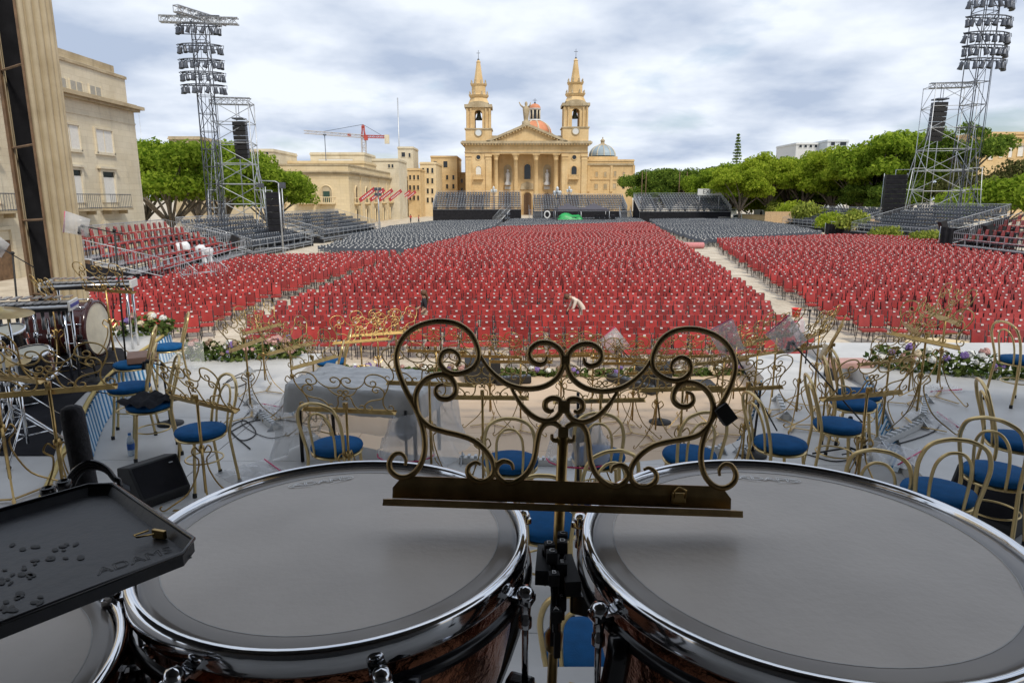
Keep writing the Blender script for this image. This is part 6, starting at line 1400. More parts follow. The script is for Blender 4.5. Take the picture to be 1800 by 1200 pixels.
# ================================================================ covered table
def covered_table():
    z = Z1; c = P(655, 800, z); t = thing('covered_table', 'table draped in grey tarpaulin and clear plastic at centre left', 'table', c, R(-14)); M['tarpgrey'] = mat('silver_grey_tarpaulin', (.44,.435,.42), .34, var=.12, scale=5, bump=.5, bscale=7)
    rs = np.random.default_rng(9); n, k = 44, 30; lx, ly, hz = 1.25, .74, .74; vs = []
    for i in range(n):
        for j in range(k):
            u, v = (i/(n-1)*2-1)*1.22, (j/(k-1)*2-1)*1.36; cu, cv = max(-1,min(1,u)), max(-1,min(1,v)); ex = max(abs(u)-1, 0)*lx/2+max(abs(v)-1, 0)*ly/2
            zz = hz-ex*1.7+.008*math.sin(u*9+v*4)+.006*math.sin(v*15-u*6)+.003*rs.normal(); x = cu*lx/2+(u-cu)*lx*.10*(1+.3*math.sin(v*9)); y = cv*ly/2+(v-cv)*ly*.12*(1+.4*math.sin(u*11)); vs.append((x, y, zz))
    b = MB(); b.sm = True; b.add(vs, [(i*k+j,(i+1)*k+j,(i+1)*k+j+1,i*k+j+1) for i in range(n-1) for j in range(k-1)]); b.build('tarpaulin', 'tarpgrey', t)
    b = MB(); b.box((0,0,hz-.05),(lx-.03,ly-.03,.05)); b.build('table_top', 'black', t)
    for sx in (-1,1):
        for sy in (-1,1): b = MB(); b.rod((sx*(lx/2-.08),sy*(ly/2-.08),0),(sx*(lx/2-.08),sy*(ly/2-.08),hz-.08),.018,6); b.build('leg', 'black', t)
    b = MB(); b.sm = True; n = 40; per = [(lx/2*1.02*max(-1,min(1,1.5*math.cos(a))), ly/2*1.04*max(-1,min(1,1.5*math.sin(a)))) for a in np.linspace(0,2*PI,n+1)[:-1]]; vs = []
    for q, zz in ((1.0,hz-.10),(1.06,hz*.62),(1.13,hz*.3),(1.24,.015)):
        for i,(x,y) in enumerate(per): w_ = 1+.05*math.sin(i*2.2+zz*7)*(1.1-zz); vs.append((x*q*w_, y*q*w_, zz))
    b.add(vs, [(r_*n+i, r_*n+(i+1)%n, (r_+1)*n+(i+1)%n, (r_+1)*n+i) for r_ in range(3) for i in range(n) if not 24 < i < 37]); b.build('plastic_sheet', 'sheet', t)
covered_table()

# ================================================================ footlight bars, monitors, wedges, cables
def light_bar(label, a, c, z, n=9):
    pa, pc = P(*a, z), P(*c, z); d = pc-pa; L_ = d.length; t = thing('footlight_bar', label, 'light bar', pa, math.atan2(d.y, d.x), 'white footlight bars on the tier edges')
    b = MB(); b.vprism([(0,.0),(L_,.0),(L_,.055),(0,.055)], -.03, .03); o = b.build('housing', 'white', t)
    for i in range(n): b = MB(); x = L_*(i+.5)/n; b.box((x,-.005,.066),(L_/n*.42,.05,.022)); b.build('louvre', 'steel', t)
    for x in (.02, L_-.02): b = MB(); b.add([(x,-.09,.0),(x,.09,.0),(x,.0,.10),(x+.012,-.09,.0),(x+.012,.09,.0),(x+.012,.0,.10)], [(0,1,2),(5,4,3),(0,3,4,1),(1,4,5,2),(2,5,3,0)]); b.build('end_bracket', 'steel', t)
light_bar('white footlight bar nearest the covered table at left', (457,733), (485,756), Z1+.002, 7); light_bar('white footlight bar running back from the left striped skirt', (441,712), (438,655), Z1+.002, 10); light_bar('white footlight bar on the near edge left of the kettledrum gap', (808,812), (900,816), Z1+.002, 8); light_bar('white footlight bar on the near edge below the heart scroll', (930,816), (1010,817), Z1+.002, 8); light_bar('white footlight bar on the near edge right of centre', (1190,808), (1270,794), Z1+.002, 8)
light_bar('long white footlight bar lying on the right tier', (1540,786), (1618,750), ZR+.002, 10); light_bar('white footlight bar pointing to the garland at right', (1620,742), (1626,706), ZR+.002, 9); light_bar('white footlight bar beside the short right skirt', (1368,704), (1382,738), Z1+.002, 6); light_bar('white footlight bar left of the right gilt chairs', (1300,800), (1350,778), Z1+.002, 6)
def monitor(label, px, py, z, rz, w_=.62, sc=1.0, kind=0):
    p = P(px, py, z); t = thing('floor_monitor', label, 'loudspeaker', p, R(rz), 'black floor monitor speakers'); t.scale = (sc,)*3
    b = MB(); b.vprism([(-.24,0),(.24,0),(.27,.10),(.05,.42),(-.20,.36)], -w_/2, w_/2); o = b.build('cabinet', 'black', t); m_ = o.modifiers.new('bev','BEVEL'); m_.width = .012; m_.segments = 2
    b = MB(); q = Matrix.Rotation(R(0),3,'Y'); d = Vector((.05-.27,0,.42-.10)).normalized(); nn = Vector((d.z,0,-d.x)); c = Vector((.16,0,.26)); b.add([c+d*x*.17+Vector((0,y*w_*.45,0))+nn*.006 for x,y in ((-1,-1),(-1,1),(1,1),(1,-1))], [(3,2,1,0)]); b.build('grille', 'cloth', t)
    b = MB(); b.bbox(c+d*.12+Vector((0,w_*.3,0))+nn*.012,(.03,.04,.004),.001); b.build('badge', 'steel', t)
    for sy in (-1,1): b = MB(); b.bbox((-.02,sy*(w_/2+.004),.2),(.16,.006,.05),.002); b.build('side_handle', 'darksteel', t)
monitor('black floor monitor on the beige floor, left of the two', 848, 668, Z0+.001, 95, .62, .82); monitor('black floor monitor on the beige floor, right of the two', 1146, 676, Z0+.001, 85, .62, .82); monitor('large black wedge speaker on the floor behind the left kettledrum', 272, 872, Z1, -35, .52, .74); monitor('black wedge speaker behind the right kettledrum at the edge', 1736, 915, ZR, 215, .5, .85)
def batten_light(label, a, c, z):
    pa, pc = P(*a, z), P(*c, z); d = pc-pa; t = thing('black_light_batten', label, 'light bar', pa, math.atan2(d.y,d.x), 'black light battens at the stage front'); L_ = d.length; b = MB(); b.bbox((L_/2,0,.06),(L_,.14,.10),.012); b.build('housing', 'black', t); n = 10
    for i in range(n): b = MB(); b.lathe([(.001,.118),(.024,.118),(.028,.110)], (L_*(i+.5)/n,0,0), 8); b.build('lens', 'darksteel', t)
batten_light('black light batten right of the left floor monitor', (872,676), (932,672), Z0+.001); batten_light('black light batten slanting before the right floor monitor', (1072,668), (1152,694), Z0+.001)
for i, (a, c, lab) in enumerate((((716,668),(770,664),'dark floor hatch in the beige floor at left'),((1205,672),(1255,674),'dark floor hatch in the beige floor at right'))):
    pa, pc = P(*a, Z0), P(*c, Z0); b = MB(); b.box((0,0,.005),((pc-pa).length,.34,.008)); o = b.build('floor_hatch', 'black', None, (pa+pc)/2+Vector((0,0,.001))); tag(o, lab, 'hatch')
def cable(label, pts, z, r=.006):
    p = [P(x, y, z)+Vector((0,0,.008)) for x, y in pts]; c = p[0].copy(); b = MB(); b.tube([q-c for q in cr_spline(p, 6)], r, 5); tag(b.build('cable', 'black', None, c), label, 'cable', 'black cables on the stage floor')
cable('black cable looping on the left grey floor near the garland', [(392,676),(420,664),(436,672),(410,682),(398,672),(430,655),(470,650)], Z1); cable('black cable running under the left music stands', [(405,760),(440,742),(480,738),(520,742),(546,748)], Z1); cable('black cable coiled at the left stand foot', [(400,752),(425,775),(450,762),(430,740),(404,756),(440,790)], Z1); cable('black cables beside the kick drum', [(110,690),(150,688),(185,692),(205,697)], ZL); cable('black cable along the right tier edge', [(1480,800),(1540,790),(1600,775),(1640,760),(1655,745)], ZR)
cable('black cable below the right music stands', [(1380,790),(1420,800),(1470,812),(1520,800)], Z1); cable('thin cable crossing the floor left of the table', [(420,700),(440,720),(425,745),(470,770),(510,765)], Z1, .004)

# ================================================================ flower garlands on the stage front
def garland(label, pts, z, w_, h, seed, dens=1.0):
    rs = np.random.default_rng(seed); path = cr_spline([P(x, y, z) for x, y in pts], 6); t = thing('flower_garland', label, 'flowers', path[0], 0, 'flower garlands along the stage front'); o0 = path[0]; L_ = sum((a-c).length for a, c in zip(path, path[1:])); n = int(L_*520*dens); P_, C_ = [], []
    for i in range(n):
        f = rs.random()*(len(path)-1); k = int(f); p = path[k].lerp(path[min(k+1,len(path)-1)], f-k)-o0; a = rs.uniform(0, PI); q = math.sqrt(rs.random()); P_.append((p.x+rs.normal()*.03, p.y+math.cos(a)*w_/2*q, .01+math.sin(a)*h*q)); C_.append((0, math.cos(a), math.sin(a)))
    o = bpy.data.objects.new('leaves', leaf_mesh('leaves', leaf_quads(np.array(P_), .045, np.array(C_)), 'garland')); COL.objects.link(o); o.parent = t; o['kind'] = 'stuff'
    for i in range(int(L_*16*dens)):
        f = rs.random()*(len(path)-1); k = int(f); p = path[k].lerp(path[min(k+1,len(path)-1)], f-k)-o0; a = rs.uniform(.3, PI-.3); r = rs.uniform(.035,.065); b = MB(); c = Vector((p.x, p.y-abs(math.cos(a))*w_*.35, .02+math.sin(a)*h)); m_ = int(rs.integers(0,5))
        for q in range(9):
            e = rs.normal(size=3); e /= np.linalg.norm(e); e = Vector(e); e.z = abs(e.z); s1 = e.orthogonal().normalized(); s2 = e.cross(s1); b.add([c+e*r*.9+s1*r*.6, c+e*r*.75+s2*r*.6, c+e*r*.9-s1*r*.6, c+e*r*.75-s2*r*.6], [(0,1,2,3)])
        b.ball(c, r*.75, 7, 5); b.build('blossom', ['fl_white','fl_cream','fl_pink','fl_violet','fl_brown'][m_], t)
M['garland'] = leaf_mat('garland_leaves', (.03,.06,.015), (.16,.20,.06), .2)
for n_, c_ in (('fl_white',(.70,.70,.66)),('fl_cream',(.60,.50,.34)),('fl_pink',(.52,.30,.27)),('fl_violet',(.20,.13,.34)),('fl_brown',(.25,.17,.11))): M[n_] = mat(n_, c_, .8, var=.2, scale=20)
garland('thick flower garland on the stage edge at left', [(322,628),(400,632),(470,628),(530,626)], Z1, .4, .26, 1); garland('flower garland behind the bass drum', [(212,590),(262,586),(300,588)], ZL, .4, .26, 2)
garland('low flower garland along the beige stage front', [(552,652),(640,656),(800,658),(960,660),(1120,660),(1240,659),(1338,654)], Z0, .2, .10, 3, .6); garland('thick flower garland on the right stage edge', [(1535,642),(1620,652),(1720,660),(1810,664)], ZR, .42, .28, 4)
# gold straw drum lying on the ground behind the right garland, pale pink box
p = P(1655, 628); t = thing('straw_podium', 'low round straw-coloured podium behind the right garland', 'podium', p); M['straw'] = mat('straw', (.60,.45,.20), .9, var=.3, scale=20, bump=.6, bscale=30); b = MB(); b.lathe([(.001,.42),(1.0,.42),(1.03,.38),(1.03,.06),(1.0,.0)], (0,0,0), 32); b.build('drum_side', 'straw', t); b = MB(); b.lathe([(.001,.425),(.97,.425),(.98,.42)], (0,0,0), 32); b.build('top', 'stoneY', t)
p = P(1487, 664, Z1); t = thing('pink_bench', 'flat pink padded bench beside the right gilt chairs', 'bench', p); b = MB(); b.bbox((0,0,.20),(.55,.3,.08),.02); b.build('pad', mat('dusty_pink', (.50,.30,.26), .7), t)
for sx in (-.22,.22): b = MB(); b.box((sx,0,.08),(.04,.26,.16)); b.build('leg', 'black', t)

# ================================================================ people among the chairs
def person(label, loc, rz, joints, radii, edges, top, skin, hair, legs, hair_fn, name='person'):
    t = thing(name, label, 'person', loc, rz); me = bpy.data.meshes.new('body'); me.from_pydata(joints, edges, []); o = bpy.data.objects.new('body', me); COL.objects.link(o); o.parent = t
    o.modifiers.new('skin', 'SKIN'); sv = me.skin_vertices[0].data
    for i, r in enumerate(radii): sv[i].radius = (r, r) if not hasattr(r, '__len__') else r
    sv[0].use_root = True; m_ = o.modifiers.new('sub', 'SUBSURF'); m_.levels = 2; m_.render_levels = 2
    dg = bpy.context.evaluated_depsgraph_get(); m2 = bpy.data.meshes.new_from_object(o.evaluated_get(dg)); bpy.data.objects.remove(o)
    for q in (skin, top, legs): m2.materials.append(q)
    # skin on head, neck, forearms; shirt on trunk and upper arms; trousers below the waist
    Jn = {n: Vector(joints[i]) for n, i in (('pelvis',0),('chest',2),('neck',3),('head',4))}
    segs = [(a, c) for a, c in edges]
    def segdist(c, s_):
        p, q = Vector(joints[s_[0]]), Vector(joints[s_[1]]); e = q-p; k = max(0, min(1, (c-p).dot(e)/max(1e-6, e.length_squared))); return (c-p-e*k).length
    for f in m2.polygons:
        c = f.center; best = min(segs, key=lambda s_: segdist(c, s_))
        a, b_ = best; f.material_index = 1
        if b_ in (4,5) or a in (4,): f.material_index = 0
        if b_ in (8, 11): f.material_index = 0
        if b_ in (12,13,14,15,16,17,18,19): f.material_index = 2
        f.use_smooth = True
    o = bpy.data.objects.new('body', m2); COL.objects.link(o); o.parent = t
    hd = Vector(joints[5]); fw = Vector((0,-1,0))
    hair_fn(t, hd, hair); return t
SK = mat('skin', (.48,.28,.19), .6, var=.05); HB = mat('brown_hair', (.11,.05,.022), .7, var=.3, scale=30); BT = mat('black_tshirt', (.02,.02,.024), .9, var=.15); KH = mat('khaki_cloth', (.38,.31,.22), .9, var=.1); CR = mat('cream_shirt', (.66,.56,.46), .9, var=.08)
#        0 pelvis 1 waist 2 chest 3 neck 4 head base 5 head top 6 Lshoulder 7 Lelbow 8 Lhand 9 Rshoulder 10 Relbow 11 Rhand 12 Lhip 13 Lknee 14 Lankle 15 Ltoe 16 Rhip 17 Rknee 18 Rankle 19 Rtoe
ED = [(0,1),(1,2),(2,3),(3,4),(4,5),(2,6),(6,7),(7,8),(2,9),(9,10),(10,11),(0,12),(12,13),(13,14),(14,15),(0,16),(16,17),(17,18),(18,19)]
RD = [.13,(.125,.10),(.14,.105),.055,.075,.085,.07,.048,.032,.07,.048,.032,.095,.065,.045,.035,.095,.065,.045,.035]
def face(t, hd, fwd):
    up = Vector((0,0,1)); side = fwd.cross(up).normalized()
    b = MB(); b.ball(hd+fwd*.10+up*-.03, .016, 7, 5, (1,1,1.4)); b.build('nose', SK, t)
    for s in (-1,1): b = MB(); b.ball(hd+fwd*.088+side*s*.032+up*.005, .010, 7, 5); b.build('eye', 'black', t); b = MB(); b.ball(hd+side*s*.088+up*-.02, .02, 7, 5, (.6,1,1.5)); b.build('ear', SK, t)
    b = MB(); b.box(hd+fwd*.094+up*-.062, (.04,.012,.008)); b.build('mouth', mat('lips', (.35,.12,.10), .6), t)
def long_hair(t, hd, m):
    b = MB(); b.sm = True; b.ball(hd+Vector((.012,.022,.02)), .112, 14, 9); o = b.build('hair', m, t)
    for i in range(9): a = -.8+i*.2; b = MB(); x = math.sin(a)*.1; b.tube(cr_spline([hd+Vector((x*.8,.07,.03)), hd+Vector((x*1.1,.13,-.10)), hd+Vector((x*1.25+.02*math.sin(i*2),.14,-.24)), hd+Vector((x*1.1,.11+.02*math.cos(i),-.40))], 4), [.03,.04,.042,.04,.038,.036,.034,.03,.028,.024,.02,.015,.008][:13], 6); b.build('hair_lock', m, t)
    face(t, hd, Vector((0,-1,0)))
J1 = [(0,0,.90),(0,-.01,1.04),(0,0,1.26),(0,-.01,1.40),(0,-.02,1.46),(0,-.03,1.56),(-.17,0,1.33),(-.24,-.06,1.08),(-.20,-.26,.98),(.17,0,1.33),(.23,.03,1.07),(.20,-.16,.92),(-.09,0,.86),(-.10,-.12,.48),(-.10,-.08,.08),(-.10,-.20,.04),(.09,0,.86),(.10,.06,.47),(.10,.20,.10),(.10,.10,.04)]
q = PY(746, 530, 23.4); person('woman with long brown hair and black T-shirt walking between red chair rows', (q.x, 23.35, 0), R(-75), J1, RD, ED, BT, SK, HB, KH, long_hair)
def short_hair(t, hd, m): b = MB(); b.ball(hd+Vector((0,-.03,.02)), .108, 12, 8); b.build('hair', m, t); face(t, hd, Vector((0,-.75,-.6)).normalized())
J2 = [(0,.10,.88),(0,.0,1.04),(0,-.20,1.20),(0,-.31,1.26),(0,-.36,1.27),(0,-.46,1.28),(-.17,-.20,1.16),(-.2,-.30,.90),(-.15,-.44,.72),(.17,-.20,1.16),(.2,-.30,.90),(.14,-.46,.70),(-.09,.12,.84),(-.10,.04,.46),(-.10,.12,.08),(-.10,.0,.04),(.09,.12,.84),(.10,.0,.46),(.10,.10,.08),(.10,-.02,.04)]
q = PY(1006, 540, 24.6); person('person in cream shirt bending over between red chair rows', (q.x+.25, 24.45, 0), R(-78), J2, RD, ED, CR, SK, HB, CR, short_hair)
# ================================================================ percussion on the left riser
M['maroon'] = mat('maroon_lacquer', (.040,.010,.010), .22, var=.25, scale=3, coat=.4); M['skinhead'] = mat('calf_skin_head', (.62,.58,.46), .6, var=.12, scale=7, detail=8)
M['cymbal'] = mat('cymbal_bronze', (.42,.32,.14), .3, .9, var=.15, scale=20); M['bars'] = mat('silver_bars', (.50,.51,.52), .3, .8, var=.05); M['stripe'] = mat('blue_stripe', (.04,.07,.30), .5, var=.05)
def bass_drum():
    c = PY(172, 577, 8.1); t = thing('bass_drum', 'maroon concert bass drum with pale skin head beside the pillar', 'drum', (c.x, c.y, ZL)); r, L_ = .335, .62; h = c.z-ZL; a = R(7)
    q = Matrix.Rotation(a, 3, 'Z') @ Matrix.Rotation(PI/2, 3, 'Y'); o = Vector((0,0,h))
    def put(b, name, m): return b.build(name, m, t)
    b = MB(); b.lathe([(r*.97,-L_),(r*.97,0)], o, 40, mtx=q); put(b, 'shell', 'maroon')
    for z in (-L_, 0): b = MB(); b.lathe([(r*.93,z+.012),(r*1.02,z+.014),(r*1.03,z-.05),(r*.97,z-.052)], o, 40, mtx=q); put(b, 'hoop', 'maroon')
    b = MB(); b.lathe([(.0001,.008),(r*.5,.007),(r*.93,.004)], o, 40, mtx=q); put(b, 'drum_head', 'skinhead')
    b = MB(); b.lathe([(.0001,-L_-.004),(r*.93,-L_-.002)], o, 40, mtx=q); put(b, 'rear_head', 'skinhead')
    for i in range(10):
        an = 2*PI*i/10; e = q @ Vector((r*1.06*math.cos(an), r*1.06*math.sin(an), 0)); ax = q @ Vector((0,0,1))
        b = MB(); b.rod(o+e-ax*.02, o+e-ax*.2, .008, 6); put(b, 'tension_rod', 'chrome'); b = MB(); b.bbox(o+e*.96-ax*.2, (.03,.03,.05), .006, q); put(b, 'lug', 'chrome')
    ax = q @ Vector((0,0,1))
    for s in (-.1, -L_+.1):
        for sd in (-1, 1): b = MB(); e = (q @ Vector((0, sd, 0)))*r*.8; e.z = 0; b.rod(o+ax*s+e*.9+Vector((0,0,-r*.5)), ax*s+e*1.3+Vector((0,0,.0)), .018, 6); put(b, 'stand_leg', 'black')
    b = MB(); b.box(o-ax*L_/2+Vector((0,0,-r-.05)), (L_*1.0,.35,.05), a); put(b, 'cradle', 'black')
bass_drum()
def keyboard(label, px, py, D, L_, w0, w1, rz, striped, n, tubes):
    c = PY(px, py, D); t = thing('mallet_keyboard', label, 'percussion', (c.x, c.y, ZL), R(rz), 'mallet keyboards at the left'); h = c.z-ZL
    trap = lambda g, z0, z1: None
    b = MB(); b.prism([(-L_/2,-w0/2),(L_/2,-w1/2),(L_/2,w1/2),(-L_/2,w0/2)], h-.10, h-.03); b.build('case', 'black', t)
    for s, w_ in ((1, w1), (-1, w0)):
        b = MB(); b.bbox((s*(L_/2+.012), 0, h-.055), (.022, w_, .10), .004); e = b.build('end_panel', 'white', t)
        if striped: b = MB(); b.box((s*(L_/2+.0255), 0, h-.055), (.004, w_*.94, .035)); b.build('blue_stripe', 'stripe', t)
    for sd in (-1, 1): b = MB(); b.rod((-L_/2, sd*w0/2, h-.05), (L_/2, sd*w1/2, h-.05), .02, 6); b.build('side_rail', 'bars', t)
    for rowi, (y0, k, zz) in enumerate(((-.25, n, h-.012), (.27, n-3, h+.018))):
        for i in range(k): f = (i+.5)/k; x = -L_/2+L_*f; w_ = (w0+(w1-w0)*f); b = MB(); b.bbox((x, y0*w_, zz), (L_/n*.8, w_*.46, .012), .003); b.build('tone_bar', 'bars', t)
    if tubes:
        for i in range(n): f = (i+.5)/n; b = MB(); x = -L_/2+L_*f; b.rod((x, -.1*w0, h-.11), (x, -.1*w0, h-.14-.32*(1-f)-.08), .018, 8); b.build('resonator_tube', 'bars', t)
    for x, w_ in ((-L_/2+.05, w0), (L_/2-.05, w1)):
        for sd in (-1, 1): b = MB(); b.rod((x, sd*w_*.42, 0), (x, sd*w_*.42, h-.1), .016, 7); b.build('leg', 'chrome', t)
keyboard('vibraphone with silver bars and blue-striped end panel at the left edge', 22, 530, 7.0, 1.05, .60, .36, 20, True, 14, True)
keyboard('dark glockenspiel standing in front of the pillar foot', 158, 492, 8.9, 1.0, .44, .30, 14, False, 14, False)
def floor_stand(label, px, py, z, topy, cat, name, head):
    f = P(px, py, z); t = thing(name, label, cat, f, 0, 'chrome drum hardware at the left'); zt = PY(px, topy, f.y).z-z; b = MB(); b.rod((0,0,.1),(0,0,zt*.55),.014,8); b.rod((0,0,zt*.5),(.0,.0,zt),.010,8); b.build('tube', 'chrome', t)
    for i in range(3): a = 2*PI*i/3+.7; b = MB(); b.rod((0,0,.34),(.30*math.cos(a),.30*math.sin(a),.02),.008,6); b.rod((0,0,.16),(.16*math.cos(a),.16*math.sin(a),.17),.006,6); b.build('leg', 'chrome', t); b = MB(); b.ball((.30*math.cos(a),.30*math.sin(a),.018),.018,8,6); b.build('rubber_foot', 'black', t)
    for z_ in (zt*.5, zt*.72): b = MB(); b.lathe([(.012,z_-.03),(.022,z_-.028),(.022,z_+.028),(.012,z_+.03)], (0,0,0), 10); b.rod((.02,0,z_),(.06,.0,z_),.006,6); b.build('clamp', 'chrome', t)
    if head == 'cymbal':
        b = MB(); b.lathe([(.008,.045),(.045,.04),(.06,.022),(.14,.012),(.25,-.006)], (0,0,zt), 36, mtx=Matrix.Rotation(R(7),3,'Y')); b.build('cymbal', 'cymbal', t)
        b = MB(); b.rod((0,0,zt),(0,0,zt+.08),.006,6); b.build('wing_nut_post', 'chrome', t)
    if head == 'tom':
        q = Matrix.Rotation(R(14),3,'X'); b = MB(); b.lathe([(.15,-.11),(.15,.11)], (.18,0,zt), 24, mtx=q); b.build('shell', 'blackgloss', t); b = MB(); b.lathe([(.001,.112),(.15,.112)], (.18,0,zt), 24, mtx=q); b.build('drum_head', 'skinhead', t)
        for z_ in (-.11,.11): b = MB(); b.lathe([(.148,z_-.012),(.162,z_-.012),(.162,z_+.012),(.148,z_+.012)], (.18,0,zt), 24, mtx=q); b.build('rim', 'chrome', t)
        for i in range(6): a = 2*PI*i/6; b = MB(); e = q @ Vector((.158*math.cos(a),.158*math.sin(a),0)); b.bbox(Vector((.18,0,zt))+e,(.02,.02,.06),.005,q); b.build('lug', 'chrome', t)
floor_stand('cymbal on chrome stand at the far left edge', 30, 790, ZL, 548, 'cymbal', 'cymbal_stand', 'cymbal'); floor_stand('lower cymbal on chrome stand beside the kick drum', 12, 770, ZL, 632, 'cymbal', 'cymbal_stand', 'cymbal')
floor_stand('black tom drum on chrome stand above the kick drum', 38, 745, ZL, 640, 'drum', 'tom_drum', 'tom'); floor_stand('small black tom drum on chrome stand behind the kick drum', 2, 715, ZL, 600, 'drum', 'tom_drum', 'tom'); floor_stand('bare chrome stand in front of the kick drum', 52, 800, ZL, 560, 'stand', 'chrome_stand', None); floor_stand('chrome stand under the vibraphone', 78, 690, ZL, 548, 'stand', 'chrome_stand', None); floor_stand('chrome stand left of the bass drum', 98, 672, ZL, 560, 'stand', 'chrome_stand', None)
def kick():
    c = PY(52, 722, 6.3); t = thing('kick_drum', 'black kick drum with chrome band lying on the rubber mat', 'drum', (c.x, c.y, ZL)); r, L_ = .275, .42; o = Vector((0,0,r+.03)); q = Matrix.Rotation(R(-18),3,'Z') @ Matrix.Rotation(PI/2,3,'Y'); b = MB(); b.lathe([(r*.97,-L_),(r*.97,0)], o, 40, mtx=q); b.build('shell', 'blackgloss', t)
    for z in (-L_, 0): b = MB(); b.lathe([(r*.92,z+.02),(r*1.02,z+.02),(r*1.03,z-.02),(r*.97,z-.016)], o, 40, mtx=q); b.build('hoop', 'black', t)
    b = MB(); b.lathe([(r*.972,-.10),(r*1.0,-.095),(r*1.0,-.07),(r*.972,-.065)], o, 40, mtx=q); b.build('chrome_band', 'chrome', t); b = MB(); b.lathe([(.0001,.012),(r*.92,.010)], o, 40, mtx=q); b.build('front_head', 'black', t)
    ax = q @ Vector((0,0,1))
    for i in range(8):
        an = 2*PI*i/8+.2; e = q @ Vector((r*1.04*math.cos(an), r*1.04*math.sin(an), 0)); b = MB(); b.rod(o+e+ax*.01, o+e-ax*.14, .006, 6); b.build('tension_rod', 'chrome', t)
    for sd in (-1,1): b = MB(); e = q @ Vector((0,sd,0)); e.z = 0; b.rod(o+e*r*.8-ax*.1+Vector((0,0,-.05)), e*r*1.7-ax*.02+Vector((0,0,.01)), .009, 6); b.build('spur', 'chrome', t)
kick()
# low black box and board behind the tripod of the bass drum
for i, (px, py, d, lab) in enumerate(((95,640,(.9,.35,.14),'low black plinth between kick drum and bass drum'),(20,690,(.6,.5,.3),'black equipment case at the left edge'))):
    p = P(px, py, ZL+.008); t = thing('equipment_case', lab, 'case', p, R(12)); b = MB(); b.bbox((0,0,d[2]/2+.002),d,.012); b.build('box', 'black', t); b = MB(); b.box((0,-d[1]/2-.004,d[2]*.7),(.12,.012,.03)); b.build('latch', 'steel', t)
# clear acrylic screen by the chairs
p = P(318, 652, Z1); t = thing('acrylic_screen', 'clear acrylic screen standing beside the left gilt chairs', 'screen', p, R(20)); M['acrylic'] = mat('clear_acrylic', (.8,.82,.83), .08, var=0, alpha=.16); b = MB(); b.bbox((0,0,.22),(.62,.008,.36),.003); b.build('panel', 'acrylic', t); b = MB(); b.box((-.2,0,.02),(.06,.2,.04)); b.box((.2,0,.02),(.06,.2,.04)); b.build('feet', 'acrylic', t)
p = P(232, 800, Z1); t = thing('water_bottle', 'small clear water bottle with blue label under the chairs at left', 'bottle', p); M['bottle'] = mat('bottle_plastic', (.55,.68,.80), .1, var=0, alpha=.5); b = MB(); b.lathe([(.001,.003),(.030,.003),(.032,.02),(.032,.13),(.026,.16),(.012,.19),(.012,.205),(.001,.206)], (0,0,0), 14); b.build('body', 'bottle', t); b = MB(); b.lathe([(.0325,.06),(.0325,.12)], (0,0,0), 14); b.build('label', mat('blue_label', (.03,.12,.42), .5), t); b = MB(); b.lathe([(.013,.196),(.014,.198),(.014,.216),(.001,.218)], (0,0,0), 12); b.build('cap', mat('blue_cap', (.03,.2,.6), .4), t)

